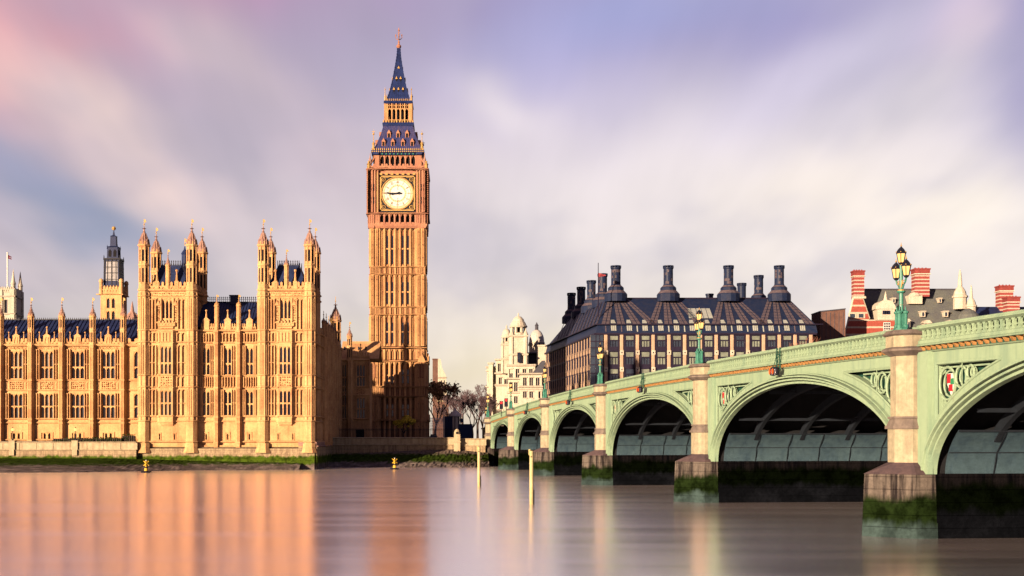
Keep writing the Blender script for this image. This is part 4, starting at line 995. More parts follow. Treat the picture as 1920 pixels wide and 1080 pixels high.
    for fr2 in (Fr(cb, PY, R(90)), Fr(ca, PY + dep, R(-90))):
        c2 = MB(fr2)
        for yy, h, o in ((621, .4, .42), (643, .34, .3), (557, .24, .2)): c2.mould(0, dep, py(yy), py(yy) + h, o)
        c2.ribs(.9, dep - .9, py(619), py(561), 9, .36, .13, .6); c2.ribs(.9, dep - .9, py(556), py(548), 9, .14, .1, .2)
        if fr2.ux > -5 and abs(fr2.x - px(580)) < .2:
            c2.ribs(.9, dep - .9, py(704), py(647), 7, .36, .13, .6); c2.ribs(.9, dep - .9, py(780), py(730), 7, .36, .13, .6)
        c2.build('blind_tracery', 'stone', tw)
    pinnacle(PF, palace, px((xa + xb) / 2), -.1, py(545), py(497), py(477), .42, name='niche_pinnacle', gold=.9, slit=False)
    b = MB(PF)
    for q in (-20.5, 16.5): finial(b, px((xa + xb) / 2 + q), -.1, py(532), py(506), .26); b.box(px((xa + xb) / 2 + q) - .35, px((xa + xb) / 2 + q) + .35, -.25, .2, py(545), py(527)); 
    b.build('finial', 'stone', tw)
    for q, o in ((xa, 0), (xb, 0), (xa, -dep), (xb, -dep)):
        u = px(q)
        if o == 0:
            b = MB(PF); b.lathe(u, -.1, [(1.04, py(838)), (1.04, py(791)), (.98, py(789)), (.98, py(546)), (1.12, py(545)), (1.12, py(543)), (1.0, py(541))], 8)
            for yy in (830, 791, 782, 727, 705, 643, 621, 557): b.lathe(u, -.1, [(1.0, py(yy)), (1.2, py(yy) + .1), (1.2, py(yy) + .22), (1.0, py(yy) + .36)], 8)
            for k in range(8):
                a = math.pi / 8 + math.pi * k / 4; cu, co = u + 1.0 * math.cos(a), -.1 + 1.0 * math.sin(a)
                if co > -.4: b.box(cu - .08, cu + .08, co - .08, co + .08, py(788), py(549))
            for k in range(8):
                a = math.pi * k / 4; cu, co = u + .93 * math.cos(a), -.1 + .93 * math.sin(a)
                if co > .2:
                    for za, zb in ((780, 730), (703, 647), (619, 560)): b.box(cu - .05, cu + .05, co - .05, co + .1, py(za), py(zb))
            b.uo([(u - 1.35, -.2), (u - 1.35, .75), (u - .7, 1.45), (u + .7, 1.45), (u + 1.35, .75), (u + 1.35, -.2)], py(849), py(838), .76, u, .1)
            b.uo([(u - 1.1, -.2), (u - 1.1, .6), (u - .55, 1.12), (u + .55, 1.12), (u + 1.1, .6), (u + 1.1, -.2)], py(838.2), py(831), .98, u, 0); b.build('corner_turret', 'stone', palace)
        else:
            b = MB(PF); b.lathe(u, o, [(.98, GZ), (.98, py(541))], 8)
            for yy in (643, 621, 557, 546): b.lathe(u, o, [(1.0, py(yy)), (1.2, py(yy) + .1), (1.2, py(yy) + .25), (1.0, py(yy) + .4)], 8)
            b.build('corner_turret', 'stone', palace)
        pinnacle(PF, palace, u, -.1 if o == 0 else o, py(541), py(459), py(424), .98, name='tower_turret', gold=1.25, crock=8)
    # iron roof
    b = MB(PF); m_ = (ca + cb) / 2; r0, r1 = 3.5, 1.75; zt = py(494); z0 = py(543); o0 = -dep / 2
    b.lathe(m_, o0, [(r0, z0), (r0 * .82, z0 + (zt - z0) * .4), (r1 + .1, zt - .3), (r1, zt), (r1, zt + .1)], 4, math.pi / 4, True)
    for k in range(-3, 4): b.add([(m_ + k * .9 - .05, o0 + 3.52, z0), (m_ + k * .9 + .05, o0 + 3.52, z0), (m_ + k * .45 + .05, o0 + 1.85, zt - .2), (m_ + k * .45 - .05, o0 + 1.85, zt - .2)], [(0, 1, 2, 3)])
    for s2 in (-1, 1):
        for s3 in (-1, 1): b.tube([(m_ + s2 * 3.5, o0 + s3 * 3.5, z0), (m_ + s2 * 2.87, o0 + s3 * 2.87, z0 + (zt - z0) * .4), (m_ + s2 * 1.85, o0 + s3 * 1.85, zt - .3), (m_ + s2 * 1.9, o0 + s3 * 1.9, zt + .9)], [.14, .13, .12, .05], 5)
    rf = b.build('tower_roof', 'lead', palace)
    b = MB(PF)
    for fr_s in (1, -1):
        for k in range(9):
            u = m_ - r1 + (k + .5) * r1 / 4.5; b.uz([(u - .14, zt + .05), (u + .14, zt + .05), (u + .05, zt + .5), (u + .1, zt + .75), (u, zt + 1.0), (u - .1, zt + .75), (u - .05, zt + .5)], o0 + fr_s * r1 - .03, o0 + fr_s * r1 + .03)
    b.build('ridge_cresting', 'black', rf)
pav_tower(270, 359.5, 293.7, 380)
pav_tower(493.5, 580.5, 506.7, 590.5)
# three bays between the towers
CFo = 1.1; CF = Fr(0, PY + CFo); c0, c1 = px(359.5), px(493.5)
cen = [384.5, 425, 466]; ops = []
for c in cen:
    ops += [(px(c - 7.4), px(c + 7.4), py(780), py(734)), (px(c - 7.4), px(c + 7.4), py(703), py(652)), (px(c - 1.9), px(c + 1.9), py(826), py(813))]
b = MB(CF); b.wall(c0, c1, py(838), py(LV['s3']) + .2, ops, 0, .5); b.box(c0, c1, -9, -.52, py(838), py(LV['s3'])); cw = b.build('centre_wall', 'stone', palace)
b = MB(CF)
for yy, h, o in ((830, .35, .4), (791, .25, .22), (782, .36, .34), (727, .28, .24), (705, .26, .22), (643, .34, .32), (621, .40, .42)): b.mould(c0, c1, py(yy), py(yy) + h, o)
b.box(c0, c1, 0, .5, py(838), py(835)); b.build('string_course', 'stone', cw)
b = MB(CF); cv = MB(CF); pr = MB(CF); bb = [370, 404.7, 446, 483]
for i, c in enumerate(cen):
    L, Rr = px(bb[i]) + .45, px(bb[i + 1]) - .45
    for za, zb in ((780, 730), (703, 647)):
        b.ribs(L, px(c - 7.9), py(za), py(zb), 2, .36, .11, .5, mid=py((za + zb) / 2)); b.ribs(px(c + 7.9), Rr, py(za), py(zb), 2, .36, .11, .5, mid=py((za + zb) / 2))
    b.ribs(L, Rr, py(726), py(706), 6, .36, .11, .4); b.ribs(L, Rr, py(642), py(624), 5, .36, .13, .5)
    b.box(px(c - 4.5), px(c + 4.5), -.05, .1, py(811.5), py(810)); b.box(px(c - 4.5), px(c - 3.6), -.05, .1, py(826), py(810.5)); b.box(px(c + 3.6), px(c + 4.5), -.05, .1, py(826), py(810.5))
    cv.carve(px(c - 6), px(c + 6), py(725), py(708), .2, i + 30, .3); cv.carve(L, Rr, py(640), py(630), .22, i + 20, .36); cv.carve(L, Rr, py(620), py(618), .2, i, .2)
    z0, z1 = py(619.5), py(605); pr.crenel(L, Rr, z0, z1, -.2, .1, 7); m_ = px(c)
    pr.box(m_ - .55, m_ + .55, -.25, .22, z0, py(600)); pr.uz([(m_ - .7, py(600)), (m_ + .7, py(600)), (m_, py(593))], -.25, .24); finial(pr, m_, 0, py(597), py(580), .2)
b.build('blind_tracery', 'stone', cw); cv.build('carving', 'carved', cw); pr.build('parapet', 'stone', cw)
for c in cen:
    window(CF, palace, px(c - 7.4), px(c + 7.4), py(780), py(734), 2, (py(757),), 0, .5, head=.5, mw=.18)
    window(CF, palace, px(c - 7.4), px(c + 7.4), py(703), py(652), 2, (py(681),), 0, .5, head=.8, mw=.18)
    window(CF, palace, px(c - 1.9), px(c + 1.9), py(826), py(813), 1, (), 0, .5, head=.5, mw=.1)
for q in bb[1:3]:
    b = MB(CF); buttress(b, px(q), py(838), py(620), .5, .85, [py(v) for v in (621, 643, 705, 727, 782, 791, 830)]); u = px(q)
    b.uo([(u - .7, -.2), (u - .7, .5), (u - .35, 1.0), (u + .35, 1.0), (u + .7, .5), (u + .7, -.2)], py(843), py(838), .75, u, 0); b.build('buttress', 'stone', palace)
    pinnacle(CF, palace, u, .2, py(620), py(572), py(561), .42, name='buttress_pinnacle', slit=False, gold=.9, spire_mat='stone', crock=4)
b = MB(CF); ez, rz = py(612), Z(567, PY + 9)
b.add([(c0 - .5, -.6, ez), (c1 + .5, -.6, ez), (c1 + .5, -8, rz), (c0 - .5, -8, rz), (c0 - .5, -15, ez), (c1 + .5, -15, ez)], [(0, 1, 2, 3), (3, 2, 5, 4)])
for i in range(24):
    u = c0 + (c1 - c0) * i / 24; b.add([(u - .05, -.6, ez + .02), (u + .05, -.6, ez + .02), (u + .05, -8, rz + .02), (u - .05, -8, rz + .02), (u, -.55, ez + .1), (u, -7.95, rz + .1)], [(0, 4, 5, 3), (1, 4, 5, 2)])
rf = b.build('roof', 'lead', palace)
b = MB(CF); b.box(c0, c1, -8.08, -7.92, rz, rz + .15); b.box(c0, c1, -8.03, -7.97, rz + .5, rz + .56)
for i in range(34):
    u = c0 + (c1 - c0) * (i + .5) / 34; b.uz([(u - .05, rz + .1), (u + .05, rz + .1), (u + .04, rz + .7), (u + .12, rz + .85), (u, rz + 1.1), (u - .12, rz + .85), (u - .04, rz + .7)], -8.03, -7.97)
b.build('ridge_cresting', 'black', rf)
b = MB(CF); q0, q1 = X(430.5, PY + 8), X(446, PY + 8); b.box(q0, q1, -8.6, -7.3, rz - .4, rz + 1.05); b.box(q0 - .15, q1 + .15, -8.7, -7.2, rz + 1.05, rz + 1.3); b.build('chimney', 'lead', rf)
# --- side facing downstream, in its own shade
RFX = -24.55; RF = Fr(RFX, PY, R(90)); RL = 52.0
nb = 7; r0_, r1_ = 9.6, 43.0; bw_ = (r1_ - r0_) / nb; ops = []
cent = [r0_ + bw_ * (i + .5) for i in range(nb)] + [47.6]
for c in cent: ops += [(c - 1.0, c + 1.0, py(780), py(734)), (c - 1.0, c + 1.0, py(703), py(652))]
b = MB(RF); b.wall(9.2, RL, py(838), py(LV['s3']) + .2, ops, 0, .5); b.box(9.2, RL, -14, -.52, py(838), py(LV['s3'])); rw = b.build('side_wall', 'stone', palace)
b = MB(RF)
for yy, h, o in ((830, .35, .4), (791, .25, .22), (782, .36, .34), (727, .28, .24), (705, .26, .22), (643, .34, .32), (621, .40, .42)): b.mould(0 if yy > 640 else 9.2, RL, py(yy), py(yy) + h, o)
b.build('string_course', 'stone', rw)
b = MB(RF); pr = MB(RF)
for i, c in enumerate(cent):
    h = bw_ / 2 - .45
    for za, zb in ((780, 730), (703, 647)):
        b.ribs(c - h, c - 1.05, py(za), py(zb), 2, .36, .11, .5); b.ribs(c + 1.05, c + h, py(za), py(zb), 2, .36, .11, .5)
    b.ribs(c - h, c + h, py(726), py(706), 6, .36, .11, .4); b.ribs(c - h, c + h, py(642), py(624), 5, .36, .13, .5); pr.crenel(c - h, c + h, py(619.5), py(605), -.2, .1, 7)
b.build('blind_tracery', 'stone', rw); pr.build('parapet', 'stone', rw)
for c in cent:
    window(RF, palace, c - 1.0, c + 1.0, py(780), py(734), 2, (py(757),), 0, .5, head=.5, mw=.18); window(RF, palace, c - 1.0, c + 1.0, py(703), py(652), 2, (py(681),), 0, .5, head=.8, mw=.18)
for i in range(nb + 1):
    u = r0_ + bw_ * i
    if i: b = MB(RF); buttress(b, u, py(838), py(620), .5, .8, [py(v) for v in (621, 643, 705, 727, 782, 791, 830)]); b.build('buttress', 'stone', palace)
    if 0 < i < nb: pinnacle(RF, palace, u, .1, py(620), py(590), py(578), .40, name='buttress_pinnacle', slit=False, gold=1.0, crock=4)
b = MB(RF); b.lathe(44.6, -.5, [(1.25, GZ), (1.25, py(612))], 8)
for yy in (621, 643, 705, 727, 782): b.lathe(44.6, -.5, [(1.2, py(yy)), (1.45, py(yy) + .1), (1.45, py(yy) + .25), (1.2, py(yy) + .4)], 8)
b.build('corner_turret', 'stone', palace)
pinnacle(RF, palace, 44.6, -.5, py(612), Z(600, 268) , Z(567, 268), 1.2, name='tower_turret', gold=1.3, crock=7)
b = MB(RF); ez = py(614); b.add([(9.2, -.7, ez), (RL, -.7, ez), (RL, -7.5, py(590)), (9.2, -7.5, py(590)), (9.2, -14, ez), (RL, -14, ez)], [(0, 1, 2, 3), (3, 2, 5, 4)]); b.build('roof', 'lead', palace)
# --- wing joining the clock tower
LY = 276.4; LF = Fr(0, LY); lx = lambda v: X(v, LY); ly = lambda v: Z(v, LY); l0, l1 = RFX - .3, lx(693)
ops = [(lx(641), lx(649.5), ly(786), ly(684)), (lx(668.5), lx(684.5), ly(725), ly(684)), (lx(668.5), lx(684.5), ly(786), ly(746)), (lx(667), lx(683), ly(822), ly(805))]
b = MB(LF); b.wall(l0, l1, GZ - .3, ly(675), ops, 0, .6); b.box(l0, l1, -9, -.62, GZ - .3, ly(677)); lw = b.build('link_wall', 'stone', palace)
b = MB(LF)
for yy, h, o in ((676.7, .5, .45), (726, .3, .26), (742.4, .3, .26), (787, .4, .34)): b.mould(l0, l1, ly(yy), ly(yy) + h, o)
b.build('string_course', 'stone', lw)
b = MB(LF); cv = MB(LF)
for za, zb in ((786, 745), (725, 680)): b.ribs(lx(685.5), l1, ly(za), ly(zb), 2, .36, .12, .6); b.ribs(lx(662), lx(668), ly(za), ly(zb), 1, .36, .12, .4)
cv.carve(lx(668), lx(685), ly(740), ly(729), .3, 5, .4); pr = MB(LF); pr.crenel(lx(650), l1, ly(675), ly(660), -.25, .1, 9); finial(pr, lx(676), 0, ly(662), ly(645), .2); pr.box(lx(672.5), lx(679.5), -.3, .2, ly(675), ly(657))
b.build('blind_tracery', 'stone', lw); cv.build('carving', 'carved', lw); pr.build('parapet', 'stone', lw)
window(LF, palace, *ops[0], 2, (ly(735), ly(707), ly(760)), 0, .6, head=.8, mw=.2); window(LF, palace, *ops[1], 3, (ly(706),), 0, .6, head=.8, mw=.18); window(LF, palace, *ops[2], 3, (ly(766),), 0, .6, head=.7, mw=.18)
b = MB(LF); b.quad((lx(667), -.6, ly(822)), (lx(683), -.6, ly(822)), (lx(683), -.6, ly(805)), (lx(667), -.6, ly(805))); b.build('doorway', 'void', palace)
b = MB(LF); buttress(b, lx(656), GZ - .2, ly(676), .62, .9, [ly(v) for v in (676, 726, 742, 787)]); b.build('buttress', 'stone', palace)
pinnacle(LF, palace, lx(655.5), 0, ly(677), ly(630), ly(612), .62, gold=1.0)
b = MB(LF); b.add([(l0, -.9, ly(672)), (l1 + 2, -.9, ly(672)), (l1 + 2, -7, Z(640, LY + 7)), (l0, -7, Z(640, LY + 7)), (l0, -14, ly(672)), (l1 + 2, -14, ly(672))], [(0, 1, 2, 3), (3, 2, 5, 4)]); rf = b.build('roof', 'stone', palace)
b = MB(LF)
for i in range(4): u = lx(643 + 13.5 * i); b.box(u - .16, u + .16, -4.4, -3.8, Z(656, LY + 4), Z(650, LY + 4))
b.build('roof_vent', 'black', rf)
# roof ventilators seen over the wing
b = MB(Fr(0, 250)); u = X(248, 250); b.lathe(u, 0, [(1.5, Z(604, 250)), (1.5, Z(598, 250)), (1.2, Z(593, 250)), (.7, Z(588, 250)), (.35, Z(583, 250)), (.25, Z(575, 250)), (.05, Z(565, 250))], 8); b.crockets(u, 0, 1.4, Z(597, 250), .5, Z(587, 250), 3, .4, 8, math.pi / 8); b.build('roof_spirelet', 'stone_dark', palace)
b = MB(Fr(0, 252)); u = X(346.5, 252); b.lathe(u, 0, [(.62, Z(575, 252)), (.62, Z(478, 252)), (.75, Z(476, 252)), (.5, Z(472, 252)), (.2, Z(468, 252)), (.05, Z(461, 252))], 8); v = b.build('ventilator', 'lead', palace); vane(Fr(0, 252), v, u, 0, Z(461, 252), 1.5)

# ------------------------------------------------------------------ the clock tower
TY = 303.0; tx = lambda v: X(v, TY); TPROF = [(50, 0), (84, 0), (104, .4), (147, 1.35), (187, 2.75), (194, 3.2), (234, 3.5), (280, 5.75), (318, 6.2), (330, 6.5), (900, 6.5)]
def tz(v):                                              # height of a level, allowing for how far back its face stands
    for (va, oa), (vb, ob) in zip(TPROF, TPROF[1:]):
        if va <= v <= vb: return Z(v, TY + 6.5 - (oa + (ob - oa) * (v - va) / (vb - va)))
TX, HW = tx(745.5), 6.5; TC = TY + HW
ctower = thing('clock_tower', 'tall golden gothic clock tower with white dial and blue iron spire', 'clock tower', (TX, TC, GZ))
FACES = [Fr(TX, TC, R(90 * k)) for k in range(4)]       # k=0 towards the river
def tower_face(k):
    fr = FACES[k]; b = MB(fr); rc = MB(fr); st = MB(fr); slits = []
    hw, core = HW, HW - .62
    stages = [(826, 788, 7.0), (786, 745, 6.9), (724, 679, 6.9), (674, 655, 6.6), (649, 591, 6.5), (575, 515, 6.5), (500, 428, 6.5)]
    pw = 8.6 / 7
    for si, (ya, yb, h) in enumerate(stages):
        z0, z1 = tz(ya), tz(yb); o = h
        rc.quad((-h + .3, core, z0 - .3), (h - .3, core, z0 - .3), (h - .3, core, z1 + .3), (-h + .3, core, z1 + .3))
        for i in range(8):
            u = -4.3 + pw * i
            b.uo([(u - .30, core), (u - .30, o - .34), (u - .12, o - .12), (u + .12, o - .12), (u + .30, o - .34), (u + .30, core)], z0, z1)
        for i in range(7):
            a, c2 = -4.3 + pw * i + .26, -4.3 + pw * (i + 1) - .26
            if si > 0: b.arch_fill(a, c2, z1 - 1.1, z1, core, o - .36, 4)
            m_ = (a + c2) / 2
            if si > 3 or si in (1, 2):
                if i in (1, 2, 4, 5):
                    slits.append((m_ - .20, m_ + .20, core - .05, core + .03, z0 + .7, z1 - 1.7))
                    for q in (-.28, .28): b.box(m_ + q - .05, m_ + q + .05, core, core + .16, z0, z1 - .8)
                    b.box(a, c2, core, core + .2, (z0 + z1) / 2 - .4, (z0 + z1) / 2 - .1); b.uz([(a, z0), (c2, z0), (m_, z0 + .7)], core, core + .34)
                else:
                    for q in (-.16, .16): b.box(m_ + q - .06, m_ + q + .06, core, core + .2, z0, z1 - .6)
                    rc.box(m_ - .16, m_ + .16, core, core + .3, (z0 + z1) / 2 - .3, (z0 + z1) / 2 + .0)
            else: b.box(m_ - .07, m_ + .07, core, core + .2, z0, z1 - .5)
        for sg in (-1, 1):                                 # corner clasping buttresses, two ribbed leaves each
            for c2, wd, dp in ((4.92, .48, .10), (5.98, .52 + (h - 6.5) * .4, .22)):
                u = sg * c2
                b.uo([(u - wd, core), (u - wd, o - .15 + dp * .5), (u - wd * .6, o + dp), (u + wd * .6, o + dp), (u + wd, o - .15 + dp * .5), (u + wd, core)], z0, z1)
                for q in (-.5, 0, .5): b.box(u + q * wd - .045, u + q * wd + .045, o, o + dp + .10, z0 + .3, z1 - .3)
                n = max(1, int((z1 - z0) / 2.6))
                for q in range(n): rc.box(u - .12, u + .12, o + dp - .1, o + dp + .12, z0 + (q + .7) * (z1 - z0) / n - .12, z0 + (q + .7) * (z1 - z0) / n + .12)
    for ya, yb, h in ((514.5, 500.8, 6.5), (590, 576, 6.5), (743, 725.5, 6.9)):
        z0, z1 = tz(ya), tz(yb)
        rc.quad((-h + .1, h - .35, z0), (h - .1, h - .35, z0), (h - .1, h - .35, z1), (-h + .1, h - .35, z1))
        for i in range(8): u = -4.3 + pw * i; b.box(u - .24, u + .24, h - .5, h - .08, z0, z1)
        for i in range(7): m_ = -4.3 + pw * (i + .5); b.box(m_ - .05, m_ + .05, h - .4, h - .22, z0, z1); b.arch_fill(m_ - pw / 2 + .24, m_ + pw / 2 - .24, z1 - .5, z1, h - .4, h - .2, 3)
        for sg in (-1, 1):
            for c2, wd in ((4.92, .42), (5.98, .5)):
                b.box(sg * c2 - wd, sg * c2 - wd + .22, h - .5, h + .12, z0, z1); b.box(sg * c2 + wd - .22, sg * c2 + wd, h - .5, h + .12, z0, z1); b.box(sg * c2 - .08, sg * c2 + .08, h - .5, h + .08, z0, z1)
        for zz in (z0, z1): st.mould(-h - .2, h + .2, zz - .18, zz + .22, h + .30, h - .6)
    for yy, h, w_ in ((652, 6.6, .5), (677.5, 6.95, .42), (787.5, 7.05, .5), (826, 7.2, .8)): st.mould(-h - .3, h + .3, tz(yy) - w_ / 2, tz(yy) + w_ / 2, h + w_ * .7, h - .9)
    for sg in (-1, 1):                                     # gablets on the corner buttresses
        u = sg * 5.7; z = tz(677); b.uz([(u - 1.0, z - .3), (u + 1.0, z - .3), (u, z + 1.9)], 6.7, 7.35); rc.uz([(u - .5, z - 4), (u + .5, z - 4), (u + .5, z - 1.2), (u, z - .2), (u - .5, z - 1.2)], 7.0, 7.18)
        u = sg * 6.1; z = tz(788); b.uz([(u - .9, z - .3), (u + .9, z - .3), (u, z + 1.6)], 6.8, 7.45)
    f = b.build('tower_wall', 'tower_stone', ctower)
    for q in slits if k != 2 else ():
        c2 = MB(fr); c2.box(*q); c2.build('slit_window', 'glass', f)
    rc.build('recessed_panel', 'tower_shade', f); st.build('string_course', 'tower_stone', f)
    # --- clock stage
    b = MB(fr); H = 7.0; z0, z1 = tz(424), tz(402)
    b.oz([(5.5, z0 - .5), (6.6, z0 - .5), (6.9, z0), (7.05, z0 + .5), (5.5, z0 + .5)], -7.0, 7.0)
    for i in range(8): u = -4.3 + pw * i; b.uo([(u - .26, 6), (u - .26, 6.8), (u - .1, 7.02), (u + .1, 7.02), (u + .26, 6.8), (u + .26, 6)], z0 + .4, z1)
    for i in range(7): b.arch_fill(-4.3 + pw * i + .24, -4.3 + pw * (i + 1) - .24, z1 - .7, z1, 6, 6.85, 4); b.box(-4.3 + pw * i + .24, -4.3 + pw * (i + 1) - .24, 6.1, 6.95, z0 + .4, z0 + .85)
    for sg in (-1, 1):
        for c2 in (4.9, 6.05): b.box(sg * c2 - .5, sg * c2 + .5, 6, 6.98, z0 + .4, z1 + .1); b.ribs(sg * c2 - .45, sg * c2 + .45, z0 + .7, z1, 2, 7.08, .1, .5, 6.9)
    b.box(-5.6, 5.6, 5.7, 6.0, z0, z1)
    zc0, zc1 = tz(400), tz(318); zc = tz(362.8)
    for sg in (-1, 1):
        b.box(min(sg * 4.5, sg * 7.0), max(sg * 4.5, sg * 7.0), 6, 6.75, z1, zc1)
        for q in (4.62, 5.3, 5.95, 6.6):
            u = sg * q; b.uo([(u - .2, 6.7), (u - .2, 6.95), (u - .08, 7.1), (u + .08, 7.1), (u + .2, 6.95), (u + .2, 6.7)], z1, zc1)
        for yy in (352, 376): b.carve(sg * 5.8 - 1.1, sg * 5.8 + 1.1, tz(yy) - .6, tz(yy) + .6, .0, 1, .3)
        b.lathe(sg * 6.75, 6.75, [(.62, z1), (.62, zc1 - .4), (.75, zc1 - .2), (.75, zc1 + .1)], 8)
        for i in range(22): b.box(sg * 7.12 - .09, sg * 7.12 + .09, 7.05, 7.3, z1 + i * (zc1 - z1) / 22, z1 + (i + .5) * (zc1 - z1) / 22)
    for yy, w_ in ((401, .5), (318, .6)): b.mould(-7.25, 7.25, tz(yy) - w_ / 2, tz(yy) + w_ / 2, 7.45, 6)
    b.box(-4.5, 4.5, 5.8, 6.45, z1, zc1)
    cs = b.build('clock_stage', 'clock_stone', ctower)
    b = MB(fr)
    for sg in (-1, 1):
        for yy in (352, 376):
            for q in (4.95, 5.62, 6.28): b.box(sg * q - .16, sg * q + .16, 6.7, 7.0, tz(yy) - .75, tz(yy) - .1); b.box(sg * q - .16, sg * q + .16, 6.7, 7.0, tz(yy) + .1, tz(yy) + .75)
    for i in range(7): b.box(-4.3 + pw * i + .3, -4.3 + pw * (i + 1) - .3, 6.0, 6.06, z0 + .85, z1 - .2)
    b.build('dark_niche', 'void', cs)
    # dial surround
    b = MB(fr); E1 = 4.45
    b.box(-E1 - .28, E1 + .28, 6.4, 6.62, zc - E1 - .1, zc + E1 + .1); sd = b.build('dial_surround', 'black', ctower)
    b = MB(fr); q = 4.15
    for a_, b_ in ((q - .28, q), ): 
        b.box(-q, q, 6.55, 6.85, zc + a_, zc + b_); b.box(-q, q, 6.55, 6.85, zc - b_, zc - a_); b.box(-q, -a_, 6.55, 6.85, zc - q, zc + q); b.box(a_, q, 6.55, 6.85, zc - q, zc + q)
    b.box(-4.9, -4.68, 6.5, 7.05, zc - 5, zc + 5); b.box(4.68, 4.9, 6.5, 7.05, zc - 5, zc + 5); b.box(-4.9, 4.9, 6.5, 7.0, zc - 4.95, zc - 4.6)
    for s2 in (-1, 1):
        for s3 in (-1, 1):
            cu, cz = s2 * 3.28, zc + s3 * 3.28
            b.tube([(cu + .42 * math.cos(t), 6.72, cz + .42 * math.sin(t)) for t in steps(0, 2 * math.pi, 12)], .09, 5); b.add([(cu - .2, 6.6, cz), (cu, 6.6, cz - .2), (cu + .2, 6.6, cz), (cu, 6.6, cz + .2), (cu, 6.9, cz)], [(0, 1, 4), (1, 2, 4), (2, 3, 4), (3, 0, 4)])
            for g in (0, math.pi / 2):
                b.tube([(cu + s2 * .45 * math.cos(g) - s2 * .9 * math.sin(g) * 0 , 6.7, cz + s3 * .45 * math.sin(g)), (cu + (s2 * .45 if g == 0 else -s2 * 1.2), 6.7, cz + (s3 * .45 if g else -s3 * 1.2))], .07, 4)
    b.tube([(3.80 * math.cos(t), 6.7, zc + 3.80 * math.sin(t)) for t in steps(0, 2 * math.pi, 48)], .15, 6)
    for i in range(7): m_ = -3.9 + 1.3 * i; b.box(m_ - .3, m_ + .3, 6.55, 6.98, tz(327) - .22, tz(327) + .22)
    b.build('gilt_frame', 'gold', sd)
    b = MB(fr); b.add([(3.72 * math.cos(t), 6.66, zc + 3.72 * math.sin(t)) for t in steps(0, 2 * math.pi, 64)[:-1]], [tuple(range(64))]); dial = b.build('clock_face', 'dial', ctower)
    b = MB(fr); T = steps(0, 2 * math.pi, 64)[:-1]
    for ra, rb, oo in ((3.12, 3.58, 6.664), (1.7, 2.12, 6.664)): b.add([(ra * math.cos(t), oo, zc + ra * math.sin(t)) for t in T] + [(rb * math.cos(t), oo, zc + rb * math.sin(t)) for t in T], [(i, (i + 1) % 64, (i + 1) % 64 + 64, i + 64) for i in range(64)])
    b.build('minute_track', 'dial_tint', dial); b = MB(fr)
    def ring(r, w_, o): 
        T = steps(0, 2 * math.pi, 64)[:-1]; b.add([((r - w_) * math.cos(t), o, zc + (r - w_) * math.sin(t)) for t in T] + [((r + w_) * math.cos(t), o, zc + (r + w_) * math.sin(t)) for t in T], [(i, (i + 1) % 64, (i + 1) % 64 + 64, i + 64) for i in range(64)])
    ring(3.62, .03, 6.675); ring(3.1, .025, 6.675); ring(2.6, .02, 6.675); ring(1.75, .03, 6.675)
    def bar(t, r0, r1, w_, o):
        ca, sa = math.sin(t), math.cos(t); b.add([(r0 * ca + w_ * sa, o, zc + r0 * sa - w_ * ca), (r0 * ca - w_ * sa, o, zc + r0 * sa + w_ * ca), (r1 * ca - w_ * sa, o, zc + r1 * sa + w_ * ca), (r1 * ca + w_ * sa, o, zc + r1 * sa - w_ * ca)], [(0, 1, 2, 3)])
    for i in range(60): bar(2 * math.pi * i / 60, 3.15, 3.58, .012, 6.676)
    for i in range(24): bar(2 * math.pi * i / 24, 1.78, 2.6, .014, 6.676)
    for i in range(12): bar(2 * math.pi * i / 12, 2.3, 3.66, .045, 6.679); bar(2 * math.pi * i / 12, 1.8, 2.15, .035, 6.679)
    b.build('dial_bars', 'dial_line', dial)
    for i, s_ in enumerate('XII I II III IV V VI VII VIII IX X XI'.split()):
        t = 2 * math.pi * i / 12; fc = bpy.data.curves.new('numeral', 'FONT'); fc.body = s_; fc.align_x = 'CENTER'; fc.align_y = 'CENTER'; fc.size = .85; fc.extrude = .01
        tmp = bpy.data.objects.new('numeral', fc); me = bpy.data.meshes.new_from_object(tmp); bpy.data.objects.remove(tmp); bpy.data.curves.remove(fc)
        b2 = MB(fr); sx_ = .62 if len(s_) > 2 else .8
        for v in me.vertices:
            x_, y_ = v.co.x * sx_, v.co.y; b2.v.append(fr.p(2.62 * math.sin(t) + x_ * math.cos(t) + y_ * math.sin(t), 6.69 + v.co.z, zc + 2.62 * math.cos(t) - x_ * math.sin(t) + y_ * math.cos(t)))
        b2.f = [tuple(p.vertices) for p in me.polygons]; b2.build('numeral', 'dial_line', dial); bpy.data.meshes.remove(me)
    def hand(t, L, tail, w_, o):
        b2 = MB(fr); c_, s_ = math.sin(t), math.cos(t); pr_ = [(-tail, w_ * 1.3), (-tail * .5, w_ * 1.5), (0, w_), (L * .55, w_ * .9), (L * .62, w_ * 1.6), (L * .7, w_ * .7), (L, w_ * .15)]
        P = [(r * c_ + w * s_, r * s_ - w * c_) for r, w in pr_] + [(r * c_ - w * s_, r * s_ + w * c_) for r, w in pr_[::-1]]
        b2.uz([(x_, zc + y_) for x_, y_ in P], o, o + .06); b2.build('clock_hand', 'black', dial)
    hand(R(271.5), 3.6, 1.0, .13, 6.80); hand(R(262.6), 2.0, .6, .22, 6.72)
    b2 = MB(fr); b2.ball(0, 6.85, zc, .22, 8); b2.build('hub', 'black', dial)
    # --- belfry
    b = MB(fr); zb0, zb1 = tz(316), tz(291)
    b.box(-5.0, 5.0, 4.5, 4.9, zb0, zb1)
    g = MB(fr); g.box(-4.35, 4.35, 4.88, 4.94, zb0 + .4, zb1 - .1); 
    pq = 8.6 / 7
    for i in range(8): u = -4.3 + pq * i; b.uo([(u - .2, 4.9), (u - .2, 5.4), (u - .08, 5.6), (u + .08, 5.6), (u + .2, 5.4), (u + .2, 4.9)], zb0 - .4, zb1)
